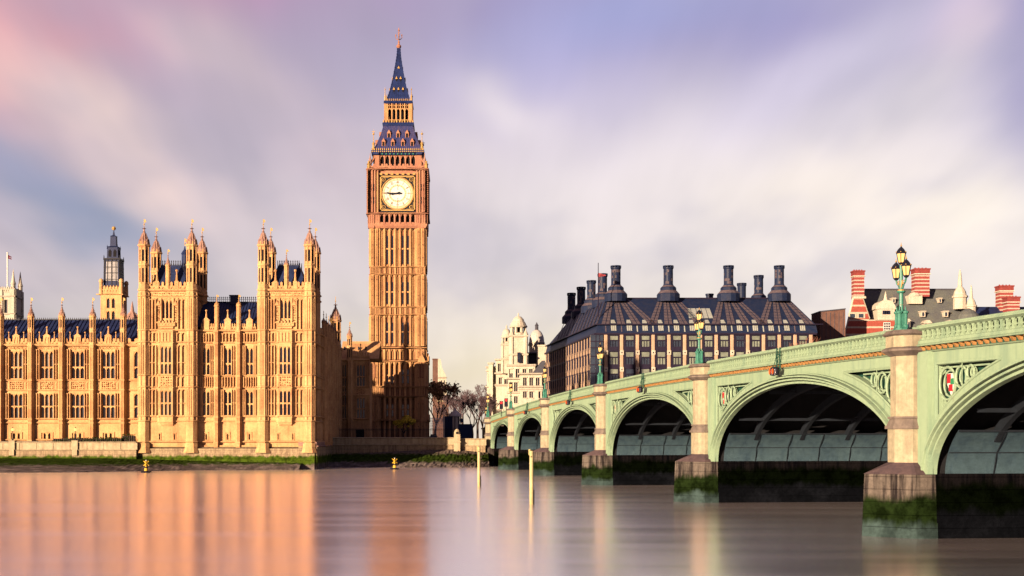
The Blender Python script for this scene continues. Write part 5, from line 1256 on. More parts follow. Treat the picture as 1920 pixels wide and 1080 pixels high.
    for i in range(7): b.arch_fill(-4.3 + pq * i + .2, -4.3 + pq * (i + 1) - .2, zb1 - .9, zb1, 4.95, 5.45, 4); b.uz([(-4.3 + pq * i + .2, zb0 - .4), (-4.3 + pq * (i + 1) - .2, zb0 - .4), (-4.3 + pq * (i + .5), zb0 + .5)], 5.2, 5.5)
    for sg in (-1, 1):
        b.box(sg * 5.1 - .7, sg * 5.1 + .7, 4.4, 5.62, zb0 - .6, zb1); b.ribs(sg * 5.1 - .6, sg * 5.1 + .6, zb0, zb1 - .1, 3, 5.72, .1, .4, 5.6)
        b.tube([(sg * 7.0, 6.9, zc1 + .1), (sg * 6.4, 6.2, zc1 + 1.6), (sg * 5.7, 5.5, zb1 - .6)], .2, 5)
    b.crenel(-6.9, 6.9, zc1 + .2, zc1 + 1.25, 6.75, 6.95, 14)
    bf = b.build('belfry', 'clock_stone', ctower); g.build('louvre', 'void', bf)
    for sg in (-1, 1):
        b = MB(fr); b.lathe(sg * 6.85, 6.8, [(.42, zc1), (.36, zc1 + 1.0), (.5, zc1 + 1.1), (.15, zc1 + 1.5)], 8); b.ball(sg * 6.85, 6.8, zc1 + 1.7, .25)
        b.build('finial', 'gold', bf)
        if sg < 0: 
            b = MB(fr); b.lathe(sg * 6.5, 6.4, [(.4, zc1), (.36, tz(300)), (.15, tz(296)), (.04, tz(288))], 8); b.build('corner_pinnacle', 'stone_dark', bf)
    b = MB(fr); zk0, zk1 = tz(290), tz(279)
    b.oz([(4.5, zk0), (5.7, zk0), (5.9, zk0 + .4), (6.25, zk0 + .5), (6.3, zk0 + 1.0), (4.5, zk0 + 1.0)], -6.2, 6.2)
    cor = b.build('cornice', 'spire_roof', ctower)
    b = MB(fr)
    for i in range(26): u = -6.0 + 12 * i / 25; b.uz([(u - .13, zk0 + 1.0), (u + .13, zk0 + 1.0), (u + .08, zk0 + 1.35), (u, zk0 + 1.6), (u - .08, zk0 + 1.35)], 6.15, 6.22); b.box(u - .12, u + .12, 6.25, 6.32, zk0 + .55, zk0 + .8)
    b.build('gilt_cresting', 'gold', cor); b = MB(fr)
    for i in range(13): u = -5.5 + 11 * i / 12; b.box(u - .16, u + .16, 5.72, 5.95, zk0 + .05, zk0 + .35)
    b.build('painted_shield', 'teal', cor)
    # --- lower roof slope with lucarnes
    zr0, zr1 = tz(280), tz(234); prof = [(5.75, zr0), (5.0, zr0 + (zr1 - zr0) * .25), (4.15, zr0 + (zr1 - zr0) * .6), (3.45, zr1)]
    def rr(z):
        for (ra, za), (rb, zb) in zip(prof, prof[1:]):
            if za <= z <= zb: return ra + (rb - ra) * (z - za) / (zb - za)
        return 3.4
    b = MB(fr)
    for (ra, za), (rb, zb) in zip(prof, prof[1:]):
        b.quad((-ra, ra, za), (ra, ra, za), (rb, rb, zb), (-rb, rb, zb))
        for i in range(-9, 10):
            b.tube([(i * ra / 9.5, ra, za), (i * rb / 9.5, rb, zb)], .05, 4)
    lr = b.build('lower_roof', 'iron_roof', ctower)
    lu = MB(fr); ld = MB(fr)
    for yy, us in ((273, (-3.4, -1.2, 1.2, 3.4)), (257, (-2.15, 0, 2.15))):
        z = tz(yy); o = rr(z)
        for u in us:
            for q in (-.34, .34): lu.box(u + q - .07, u + q + .07, o - 1.2, o + .12, z - .1, z + 1.0)
            lu.uz([(u - .5, z + .9), (u + .5, z + .9), (u, z + 1.8)], o - 1.3, o + .18); ld.box(u - .28, u + .28, o - 1, o + .02, z - .05, z + 1.0)
    lu.build('lucarne', 'clock_stone', lr); ld.build('lucarne_opening', 'void', lr)
    b = MB(fr)
    for z in (tz(276.5), tz(251)): b.carve(-rr(z), rr(z), z - .1, z + .1, .001, 4, .5)
    for sg in (-1,):
        u = sg * 5.75; b.lathe(u, 5.75, [(.30, zk0 + .9), (.28, zk0 + 2.4), (.4, zk0 + 2.6), (.1, zk0 + 3.1), (.05, tz(252))], 8); b.ball(u, 5.75, tz(252) - .2, .3); b.box(u - .03, u + .03, 5.72, 5.78, tz(252), tz(246)); b.box(u - .35, u + .35, 5.7, 5.8, tz(251) + .1, tz(251) + .25)
    b.build('gilt_pinnacle', 'gold', lr)
    # --- lantern
    zl0, zl1 = tz(232), tz(194); b = MB(fr)
    b.oz([(2.4, zl0 - .5), (3.6, zl0 - .5), (3.8, zl0), (3.6, zl0 + .3), (2.4, zl0 + .3)], -3.7, 3.7); ln = b.build('lantern_base', 'spire_roof', ctower)
    b = MB(fr)
    for i in range(6): u = -2.55 + 1.02 * i; b.box(u - .14, u + .14, 2.9, 3.25, zl0 + .2, zl1)
    for i in range(5): u = -2.55 + 1.02 * i; b.arch_fill(u + .14, u + .88, tz(207) - .1, tz(204), 2.95, 3.2, 4); b.box(u + .14, u + .88, 2.98, 3.18, tz(204), tz(203)); b.box(u + .46, u + .56, 2.98, 3.2, tz(203), zl1)
    for sg in (-1, 1): b.box(sg * 3.0 - .24, sg * 3.0 + .24, 2.7, 3.3, zl0, zl1); b.box(sg * 3.3 - .08, sg * 3.3 + .08, 3.2, 3.36, zl0, zl1)
    b.box(-3.2, 3.2, 3.15, 3.24, zl0 + .9, zl0 + 1.05); b.box(-3.2, 3.2, 3.1, 3.2, tz(198), tz(197)); b.build('lantern_arcade', 'tower_stone', ln)
    b = MB(fr); b.box(-2.2, 2.2, 1.6, 2.2, zl0, zl1); b.build('lantern_core', 'void', ln)
    b = MB(fr)
    for i in range(12): u = -3.5 + 7 * i / 11; b.uz([(u - .16, zl0 + .3), (u + .16, zl0 + .3), (u, zl0 + 1.0)], 3.6, 3.66)
    b.build('gilt_cresting', 'gold', ln)
    zu = tz(194.5); b = MB(fr); b.oz([(2.0, zu), (3.2, zu), (3.5, zu + .35), (3.35, zu + .75), (2.0, zu + .75)], -3.4, 3.4); uc_ = b.build('upper_cornice', 'spire_roof', ctower)
    b = MB(fr)
    for i in range(14): u = -3.1 + 6.2 * i / 13; b.uz([(u - .13, zu + .75), (u + .13, zu + .75), (u, zu + 1.35)], 3.2, 3.26)
    b.lathe(-3.15, 3.15, [(.25, zu + .6), (.2, zu + 1.6), (.1, zu + 2.2), (.04, tz(166))], 6); b.ball(-3.15, 3.15, tz(170), .18); b.build('gilt_cresting', 'gold', uc_)
    # --- spire
    sp = [(2.75, tz(187)), (2.05, tz(170)), (1.35, tz(147)), (.78, tz(122)), (.42, tz(104)), (.30, tz(90))]
    b = MB(fr)
    for (ra, za), (rb, zb) in zip(sp, sp[1:]):
        b.quad((-ra, ra, za), (ra, ra, za), (rb, rb, zb), (-rb, rb, zb))
        for i in range(-4, 5): b.tube([(i * ra / 4.5, ra, za), (i * rb / 4.5, rb, zb)], .04, 4)
        b.tube([(-ra, ra, za), (-rb, rb, zb)], .10, 5)
        for i in range(3): q = (i + .5) / 3; r = ra + (rb - ra) * q; b.box(-r - .14, -r + .06, r - .06, r + .14, za + (zb - za) * q - .12, za + (zb - za) * q + .12)
    spo = b.build('spire', 'spire_roof', ctower); lu = MB(fr); ld = MB(fr)
    for yy, us in ((171, (-1.1, 0, 1.1)), (151, (-.5, .5)), (131, (0,))):
        z = tz(yy); o = 2.05 - (171 - yy) / 24 * .72
        for u in us: lu.uz([(u - .28, z + .35), (u + .28, z + .35), (u, z + 1.0)], o - .5, o + .2); ld.box(u - .16, u + .16, o - .5, o + .1, z - .15, z + .5)
    lu.build('lucarne', 'gold', spo); ld.build('lucarne_opening', 'void', spo)
for k in range(4): tower_face(k)
b = MB(Fr(TX, TC)); b.lathe(0, 0, [(.3, tz(91)), (.62, tz(88)), (.62, tz(86)), (.3, tz(84)), (.14, tz(80))], 8); b.tube([(0, 0, tz(84)), (0, 0, tz(52))], .09, 6)
for k in range(4):
    a = math.pi / 4 * 0 + k * math.pi / 2; ca, sa = math.cos(a), math.sin(a)
    b.tube([(0, 0, tz(75)), (.55 * ca, .55 * sa, tz(73)), (.8 * ca, .8 * sa, tz(70)), (.72 * ca, .72 * sa, tz(67))], .1, 5); b.ball(.72 * ca, .72 * sa, tz(66), .2)
b.ball(0, 0, tz(79), .3); b.ball(0, 0, tz(57), .28); b.box(-.3, .3, -.05, .05, tz(62), tz(61)); b.build('finial', 'clock_stone', ctower)
b = MB(Fr(TX, TC)); b.box(-5.5, 5.5, -5.5, 5.5, GZ - 1, tz(430)); b.box(-6.2, 6.2, -6.2, 6.2, tz(430), tz(320)); b.box(-4.4, 4.4, -4.4, 4.4, tz(320), tz(284)); b.box(-6.7, 6.7, -6.7, 6.7, tz(319), tz(318)); b.box(-3.4, 3.4, -3.4, 3.4, tz(235), tz(231)); b.box(-3.2, 3.2, -3.2, 3.2, tz(194.5), tz(190)); b.box(-5.6, 5.6, -5.6, 5.6, tz(290), tz(279)); b.build('tower_core', 'void', ctower)

# ------------------------------------------------------------------ towers behind the palace
VY = 262; vx = lambda v: X(v, VY); vz = lambda v: Z(v, VY)
vt = thing('ventilation_tower', 'square golden stone tower with tall dark glazed lantern, behind the palace wing', 'tower', (vx(208), VY + 2.2, GZ))
fr = Fr(vx(208.2), VY + 2.15)
b = MB(fr); hw = 2.15; ops = [(-.92, -.22, vz(579), vz(559)), (.12, .82, vz(579), vz(559)), (-.92, -.22, vz(603), vz(583)), (.12, .82, vz(603), vz(583))]
b.wall(-hw, hw, GZ, vz(538), ops, hw, .4); b.box(-hw + .02, hw, -hw, hw - .45, GZ, vz(538))
b.box(-hw - .02, -hw + .3, hw - .5, hw - .01, GZ, vz(538)); b.box(hw - .3, hw - .002, hw - .5, hw - .01, GZ, vz(538))
b.mould(-hw - .35, hw + .35, vz(553), vz(550), hw + .4, hw - .2); b.box(hw, hw + .4, -hw - .3, hw + .3, vz(553), vz(551)); b.box(-hw - .9, -hw, hw - .3, hw + .1, vz(553), vz(551))
for k in range(4):
    f2 = Fr(fr.x, fr.y, R(90 * k)); c2 = MB(f2); c2.crenel(-hw, hw, vz(550), vz(535), hw - .15, hw + .1, 7); c2.lathe(-hw + .1, hw - .1, [(.42, vz(552)), (.38, vz(530)), (.48, vz(529)), (.40, vz(524)), (.1, vz(522))], 8); c2.build('parapet', 'stone', vt)
b.build('wall', 'stone', vt)
for q in ops: window(fr, vt, *q, 1, (), hw, .4, head=.6, mw=.1)
b = MB(fr); r = 1.62
b.lathe(0, 0, [(r * 1.03, vz(541)), (r * .93, vz(485))], 4, math.pi / 4, True); lt = b.build('lantern', 'lead', vt)
for k in range(4):
    f2 = Fr(fr.x, fr.y, R(90 * k)); g = MB(f2)
    for s2 in (-1, 1): g.add([(s2 * .12, r * 1.01, vz(534)), (s2 * 1.25, r * 1.01, vz(534)), (s2 * 1.15, r * .97, vz(489)), (s2 * .12, r * .97, vz(489))], [(0, 1, 2, 3)])
    g.build('lantern_pane', 'lantern_glass', lt); g = MB(f2)
    for s2 in (-1.55, -.9, -.04, .04, .9, 1.55): g.tube([(s2, r * 1.03, vz(538)), (s2 * .93, r * .99, vz(486))], .07, 4)
    for yy in (536, 523, 511, 500, 489): g.box(-1.6, 1.6, r * .96, r * 1.05, vz(yy) - .06, vz(yy) + .06)
    g.box(-1.7, 1.7, r * .8, r * 1.06, vz(486), vz(483)); g.lathe(-1.6, 1.6, [(.14, vz(487)), (.1, vz(481)), (.02, vz(477))], 6)
    g.build('glazing_bar', 'black', lt)
b = MB(fr); b.lathe(0, 0, [(1.15, vz(484)), (1.08, vz(462)), (1.2, vz(461)), (.62, vz(459)), (.56, vz(441)), (.62, vz(440)), (.2, vz(438)), (.04, vz(428))], 4, math.pi / 4, True)
for k in range(4): a = math.pi / 4 + k * math.pi / 2; b.lathe(1.5 * math.cos(a), 1.5 * math.sin(a), [(.12, vz(465)), (.02, vz(457))], 5)
lt2 = b.build('upper_lantern', 'lead', vt)
for k in range(4):
    g = MB(Fr(fr.x, fr.y, R(90 * k)))
    for s2 in (-.5, .5): g.uz([(s2 - .3, vz(480)), (s2 + .3, vz(480)), (s2 + .3, vz(470)), (s2, vz(466)), (s2 - .3, vz(470))], 1.08, 1.17)
    g.build('opening', 'void', lt2)
b = MB(fr); b.ball(0, 0, vz(425), .45, 8); b.build('gilt_ball', 'gold', vt)

AY = 520; ax = lambda v: X(v, AY); az = lambda v: Z(v, AY)
ab = thing('church_tower', 'pale stone church tower with thin pinnacles at the far left', 'tower', (ax(2), AY + 5, GZ))
b = MB(Fr(0, AY)); u0, u1 = ax(-22), ax(27.5); dp = 9.6
b.wall(u0, u1, GZ, az(540), [(ax(4) + .8, ax(14), az(590), az(562))], 0, .7); b.box(u0, u1, -dp, -.75, GZ, az(540))
for yy in (557, 590): b.mould(u0 - .2, u1 + .3, az(yy), az(yy) + .7, .5); b.box(u1, u1 + .5, -dp, 0, az(yy), az(yy) + .6)
for q in (u0, u1 - 1.8, (u0 + u1) / 2 - .5): b.box(q, q + 1.8 if q != (u0 + u1) / 2 - .5 else q + 1, 0, .5, GZ, az(543))
for q in (0, dp - 1.6): b.box(u1, u1 + .5, -q - 1.6, -q, GZ, az(543))
b.crenel(u0, u1, az(548), az(537), -.3, .2, 12); b.build('wall', 'white_stone', ab)
b = MB(Fr(0, AY)); b.quad((ax(4), -.7, az(590)), (ax(14), -.7, az(590)), (ax(14), -.7, az(562)), (ax(4), -.7, az(562))); b.build('window', 'glass', ab)
for q, o in ((ax(23.5), -.9), (ax(23.5) + .2, -dp + .9), (u0 + .9, -.9)):
    b = MB(Fr(0, AY)); b.lathe(q, o, [(.95, az(548)), (.9, az(533)), (1.1, az(532)), (.7, az(526)), (.06, az(504))], 8); b.build('pinnacle', 'white_stone', ab)
fp = thing('flagpole', 'thin white flagpole with a drooping dark flag above the church tower', 'flagpole', (ax(7.5), AY + 4, az(542)))
b = MB(Fr(0, AY + 4)); b.tube([(ax(7.5), 0, az(543)), (ax(7.5), 0, az(472))], .28, 6); b.ball(ax(7.5), 0, az(471.5), .4); b.build('pole', 'white_paint', fp)
b = MB(Fr(0, AY + 4)); P = [(ax(8 + i * .8), .25 * math.sin(i * 1.3), 0) for i in range(10)]
for i in range(9):
    for z0, z1 in ((482, 478.5), (478.5, 475)): b.quad((P[i][0], P[i][1], az(z0) - i * .05), (P[i + 1][0], P[i + 1][1], az(z0) - i * .05 - .05), (P[i + 1][0], P[i + 1][1], az(z1) - i * .1), (P[i][0], P[i][1], az(z1) - i * .1))
b.build('flag', 'flag_cloth', fp)

# ------------------------------------------------------------------ the dark office building beyond the bridge
OY = 310.0; ox = lambda v: X(v, OY); oz = lambda v: Z(v, OY)
U0, U1, OL = ox(1117), ox(1531), 73.0
office = thing('office_building', 'dark bronze roofed office building with a row of tall round chimneys', 'office building', ((U0 + U1) / 2, OY + 30, GZ))
OF = Fr(0, OY); dxs, dys = .0966, -.9953
SF2 = Fr(U0 - dxs * OL, OY - dys * OL, math.atan2(dys, dxs))           # flank along the street, u runs towards the river
ze, ze2, zr = oz(627), oz(608), Z(560, OY + 11)
b = MB(OF); b.box(U0 + .3, U1, -.9, -.5, GZ, ze); b.box(U1 - .4, U1, -60, -.5, GZ, ze); b.box(U0 + .1, U1, -1.2, .35, ze - .1, ze + .35); b.build('window_wall', 'bronze_frame', office)
b = MB(SF2); b.box(0, OL - .3, -.9, -.5, GZ, ze); b.box(0, OL, -1.2, .35, ze - .1, ze + .35); b.build('window_wall', 'bronze_frame', office)
cols = [ox(1136 + 29.55 * i) for i in range(14)]
for u in cols:
    b = MB(OF); b.uo([(u - .42, -.5), (u - .42, .22), (u - .3, .34), (u + .3, .34), (u + .42, .22), (u + .42, -.5)], GZ, ze - .12); p = b.build('stone_pier', 'sandstone', office)
    b = MB(OF)
    for yy in (661.3, 692.7): b.box(u - .46, u + .46, .1, .46, oz(yy) - .55, oz(yy) + .55)
    w2 = b.build('bearing_block', 'white_stone', p); b = MB(OF)
    for yy in (661.3, 692.7): b.lathe(u, .47, [(.12, oz(yy) - .15), (.16, oz(yy)), (.12, oz(yy) + .15)], 8)
    b.build('pin', 'black', p)
rnd = random.Random(12)
for i in range(len(cols) + 0):
    a, c2 = cols[i] + .42, (cols[i + 1] if i + 1 < len(cols) else cols[i] + 3.81) - .42
    if a > U1 - 1: continue
    m_ = (a + c2) / 2
    for k, (ya, yb) in enumerate(((650, 628.6), (683, 659), (714, 691))):
        z0, z1 = oz(ya), oz(yb); f = MB(OF); w0, w1 = m_ - .98, m_ + .98
        f.box(a + .1, w0, -.5, .12, z0 - 1.2, z1); f.box(w1, c2 - .1, -.5, .12, z0 - 1.2, z1); f.box(w0, w1, -.5, .16, z0 - 1.1, z0); zm = z0 + (z1 - z0) * .55
        f.box(w0, w1, -.5, .14, zm - .12, zm + .12); f.box(w0, w1, -.5, .1, z1 - .14, z1)
        for q in (-.33, .33): f.box(m_ + q - .03, m_ + q + .03, -.4, .02, z0, zm)
        wn = f.build('window', 'bronze_frame', office)
        g = MB(OF); g.quad((w0, -.12, zm), (w1, -.12, zm), (w1, -.02, z1), (w0, -.02, z1)); g.build('upper_pane', 'blind' if rnd.random() < (.85 if k < 2 else .1) else 'office_glass', wn)
        g = MB(OF); g.quad((w0, -.2, z0), (w1, -.2, z0), (w1, -.2, zm), (w0, -.2, zm)); g.build('lower_pane', 'blind' if rnd.random() < (.6 if k < 2 else .05) else 'office_glass', wn)
b = MB(OF); b.box(ox(1107), ox(1131), -.45, .02, GZ, ze - .15); b.build('corner_glazing', 'office_glass', office)
b = MB(OF)
for yy in (640, 652, 668, 684, 700): b.box(ox(1107), ox(1131), -.3, .1, oz(yy) - .12, oz(yy) + .12)
for q in (1117, 1124): b.box(ox(q) - .07, ox(q) + .07, -.3, .12, GZ, ze)
b.build('corner_frame', 'bronze_frame', office)
# flank: piers and window strips
ns = 19
for i in range(ns + 1):
    u = 1.2 + (OL - 4.5) * i / ns; b = MB(SF2); b.box(u - .27, u + .27, -.5, .05, GZ, ze - .1)
    b.build('stone_pier', 'sandstone', office)
gl = MB(SF2); fm = MB(SF2); lt = MB(SF2)
for i in range(ns):
    a = 1.2 + (OL - 4.5) * i / ns + .42; c2 = 1.2 + (OL - 4.5) * (i + 1) / ns - .42
    for k, (ya, yb) in enumerate(((652, 629), (684, 660), (714, 691))):
        z0, z1 = oz(ya), oz(yb); gl.box(a + .2, c2 - .2, -.45, -.02, z0, z1); fm.box(a, c2, -.4, .06, z0 - 1.3, z0 - .9)
        for q in (.33, .67): fm.box(a + (c2 - a) * q - .08, a + (c2 - a) * q + .08, -.4, .1, z0 - 1, z1)
        for q in (0.3, .7): lt.uz([(a + (c2 - a) * q - .12, z0 - .9), (a + (c2 - a) * q + .12, z0 - .9), (a + (c2 - a) * q + .07, z0 + .5), (a + (c2 - a) * q - .07, z0 + .5)], -.1, .08)
gl.build('window', 'flank_glass', office)['kind'] = 'stuff'; fm.build('window_frame', 'bronze_frame', office)['kind'] = 'stuff'; lt.build('stone_corbel', 'sandstone', office)['kind'] = 'stuff'
# roof: attic band, slopes, fans of patinated sheets under every chimney
ri0, ri1, rdep = U0 + 4.2, U1 - 3.9, 11.0
BX, BY2 = U0 - dxs * OL, OY - dys * OL
b = MB(OF)
A = [(U0 - .3, .35, ze + .35), (U1 + .4, .35, ze + .35), (U1 + .1, -60, ze + .35)]
lo = lambda q, off: (U0 + off - dxs * q, -(-dys) * q, 0)
fl0, fl1 = (U0 - .35, .35), (BX - .35, -(BY2 - OY))
b.quad((U0, .3, ze + .3), (U1 + .2, .3, ze + .3), (U1, -.7, ze2), (U0 + .6, -.7, ze2)); b.quad((BX, -(BY2 - OY), ze + .3), (U0, .3, ze + .3), (U0 + .6, -.7, ze2), (BX + .6, -(BY2 - OY), ze2))
b.quad((U0 + .6, -.7, ze2), (U1 + .0, -.7, ze2), (ri1, -rdep, zr), (ri0, -rdep, zr)); b.quad((BX + .6, -(BY2 - OY), ze2), (U0 + .6, -.7, ze2), (ri0, -rdep, zr), (BX + 6.8, -(BY2 - OY) + 10, zr))
b.quad((U1, -.7, ze2), (U1 - 2, -62, ze2), (ri1 - 2, -52, zr), (ri1, -rdep, zr)); b.quad((ri0, -rdep, zr), (ri1, -rdep, zr), (ri1 - 2, -52, zr), (BX + 6.8, -(BY2 - OY) + 10, zr)); b.quad((U1, .3, ze + .3), (U1 - 2, -62, ze + .3), (U1 - 2.2, -62, ze2), (U1, -.7, ze2))
roof = b.build('roof', 'bronze', office)
b = MB(OF); b.box(U0 + .2, U1 + .6, -.85, .1, ze2 - .12, ze2 + .12); b.box(U1 - .2, U1 + 1.6, -1.0, .3, ze2 - .1, ze2 + .1); b.box(ri0, ri1, -rdep - .3, -rdep + .2, zr - .05, zr + .25); b.build('eaves_rail', 'bronze_frame', roof)
b = MB(SF2); b.box(0, OL - .4, -.85, .1, ze2 - .12, ze2 + .12); b.build('eaves_rail', 'bronze_frame', roof)
def slope_pt(u, q): # q 0 at the eaves, 1 at the ridge
    return (u, -.7 - (rdep - .7) * q + .0, ze2 + (zr - ze2) * q + .12)
CH = [X(v, 320) for v in (1154.7, 1253, 1366, 1461)]
cid = [0.5, 4, 8, 11.4]
bt = MB(OF); fan = MB(OF)
def strip(p0, p1, p2, p3, n, mb_, bt_):
    mb_.quad(p0, p1, p2, p3)
    for i in range(1, n):
        q = i / n; L = Vector(p0).lerp(Vector(p3), q); Rr = Vector(p1).lerp(Vector(p2), q); up = Vector((0, .05, .06)); bt_.tube([tuple(L + up), tuple(Rr + up)], .045, 4)
    mL = Vector(p0).lerp(Vector(p1), .5); mR = Vector(p3).lerp(Vector(p2), .5); up = Vector((0, .05, .06)); bt_.tube([tuple(mL + up), tuple(mR + up)], .05, 4)
for uc in CH:
    near = sorted(cols + [cols[-1] + 3.81], key=lambda q: abs(q - uc))[:4]
    for u in sorted(near):
        k = (u - uc) / 3.81; t = uc + k * 1.25
        strip(slope_pt(u - .95, .01), slope_pt(u + .95, .01), slope_pt(t + .62, .97), slope_pt(t - .62, .97), 9, fan, bt)
fan.build('patina_strip', 'bronze_pale', roof); bt.build('batten', 'bronze', roof)
fan = MB(OF); bt = MB(OF)
def side_pt(q, r):
    a = Vector((U0 + .6 - dxs * q * 1.0, -.7 + dys * q, ze2)); c2 = Vector((ri0 - dxs * q, -rdep + 0 + dys * min(q, OL - 14) , zr)); v = a.lerp(c2, r); return (v.x - .10, v.y, v.z + .1)
for i in range(13):
    q = 1.5 + i * 4.6; strip(side_pt(q + .9, .02), side_pt(q - .9, .02), side_pt(q - .2, .95), side_pt(q + .8, .95), 8, fan, bt)
fan.build('patina_strip', 'bronze_pale', roof); bt.build('batten', 'bronze', roof)
for i in range(14):
    u = cols[i] + 1.905
    if u > U1 - 1.5: continue
    b = MB(OF); f = lambda q: (.3 - 1.0 * q, ze + .3 + (ze2 - ze - .3) * q)
    (o0, z0), (o1, z1) = f(.28), f(.88); b.quad((u - .62, o0 + .04, z0), (u + .62, o0 + .04, z0), (u + .62, o1 + .04, z1), (u - .62, o1 + .04, z1)); wn = b.build('attic_window', 'skylight', office)
    b = MB(OF)
    for q in (-.22, .22): b.tube([(u + q, o0 + .07, z0), (u + q, o1 + .07, z1)], .035, 4)
    b.build('glazing_bar', 'bronze', wn)
    b = MB(OF); p = slope_pt; b.quad(p(u - .6, .03), p(u + .6, .03), p(u + .42, .16), p(u - .42, .16)); b.build('rooflight', 'skylight', roof)
    if i % 2 == 1 or True: b = MB(OF); (o0, z0), (o1, z1) = f(.15), f(.85); b.quad((cols[i] - .14, o0 + .05, z0), (cols[i] + .14, o0 + .05, z0), (cols[i] + .14, o1 + .05, z1), (cols[i] - .14, o1 + .05, z1)); b.build('attic_slit', 'skylight' if 1 < i < 12 else 'bronze_pale', roof)
b = MB(OF); p = slope_pt; b.quad(p(ox(1296), .22), p(ox(1342), .22), p(ox(1341), .60), p(ox(1299), .60)); sk = b.build('roof_glazing', 'skylight', office)
b = MB(OF)
for v in (1304, 1314, 1324, 1333): b.tube([p(ox(v), .22), p(ox(v), .6)], .06, 4)
b.build('glazing_bar', 'bronze', sk)
CHM = None
def chimney(cx, cy, zscale=0):
    fr = Fr(cx, cy); z = lambda v: Z(v, 320)
    b = MB(fr); b.lathe(0, 0, [(2.85, z(566)), (2.85, z(552.5)), (2.7, z(551)), (1.98, z(545)), (1.98, z(540)), (1.8, z(539)), (1.28, z(535)), (1.2, z(533))], 14)
    c_ = b.build('chimney', 'bronze', office); b = MB(fr)
    b.lathe(0, 0, [(2.72, z(550.9)), (2.02, z(545.2))], 14); b.lathe(0, 0, [(1.84, z(538.8)), (1.3, z(535.2))], 14); b.build('flare', 'bronze_pale', c_)
    b = MB(fr); b.lathe(0, 0, [(1.17, z(535)), (1.17, z(505)), (1.32, z(503.5)), (1.32, z(502))], 16); b.lathe(0, 0, [(.5, z(502)), (.5, z(499.5))], 8); b.lathe(0, 0, [(1.34, z(499.8)), (1.34, z(498.3)), (1.1, z(498))], 16)
    for k in range(10): a = k * math.pi / 5; b.box(1.2 * math.cos(a) - .14, 1.2 * math.cos(a) + .14, 1.2 * math.sin(a) - .14, 1.2 * math.sin(a) + .14, z(502.1), z(499.7))
    b.build('flue', 'bronze', c_); b = MB(fr)
    rr_ = random.Random(int(cx * 7 + cy)); 
    for k in range(16):
        for j in range(5):
            if rr_.random() < .25:
                a0 = 2 * math.pi * (k + .06) / 16; a1 = 2 * math.pi * (k + .94) / 16; za = z(533) + (z(506) - z(533)) * j / 5; zb = z(533) + (z(506) - z(533)) * (j + .9) / 5
                b.quad((1.185 * math.cos(a0), 1.185 * math.sin(a0), za), (1.185 * math.cos(a1), 1.185 * math.sin(a1), za), (1.185 * math.cos(a1), 1.185 * math.sin(a1), zb), (1.185 * math.cos(a0), 1.185 * math.sin(a0), zb))
    b.build('patina_sheet', 'bronze_pale', c_); return c_
for u in CH: chimney(u, 320)
for cx, cy in ((38.7, 335.5), (37.3, 350), (36, 365), (34.6, 380), (X(1390.6, 356), 356), (X(1422.5, 339), 339)): chimney(cx, cy)
b = MB(Fr(X(1330.5, 340), 340)); b.lathe(0, 0, [(.95, Z(575, 340)), (.95, Z(554.5, 340)), (1.1, Z(554, 340)), (1.1, Z(551, 340))], 12); b.build('vent_stack', 'bronze', office)
t = thing('flagpole', 'dark thin flagpole on the office roof corner', 'flagpole', (X(1121.7, 313), 313, Z(592, 313)))
b = MB(Fr(X(1121.7, 313), 313)); b.tube([(0, 0, Z(594, 313)), (0, 0, Z(492.7, 313))], [.16, .09], 6); b.build('pole', 'bronze_frame', t)
b = MB(Fr(X(1121.7, 313), 313)); zf = Z(512, 313)
for i in range(8):
    a, c2 = .1 + i * .22, .1 + (i + 1) * .22; f = lambda q: .12 * math.sin(q * 3); b.quad((a, f(a), zf - 1.0 + .05 * i), (c2, f(c2), zf - 1.0 + .05 * i), (c2, f(c2), zf - .06 * i), (a, f(a), zf - .06 * i))
b.build('flag', 'flag_cloth', t)

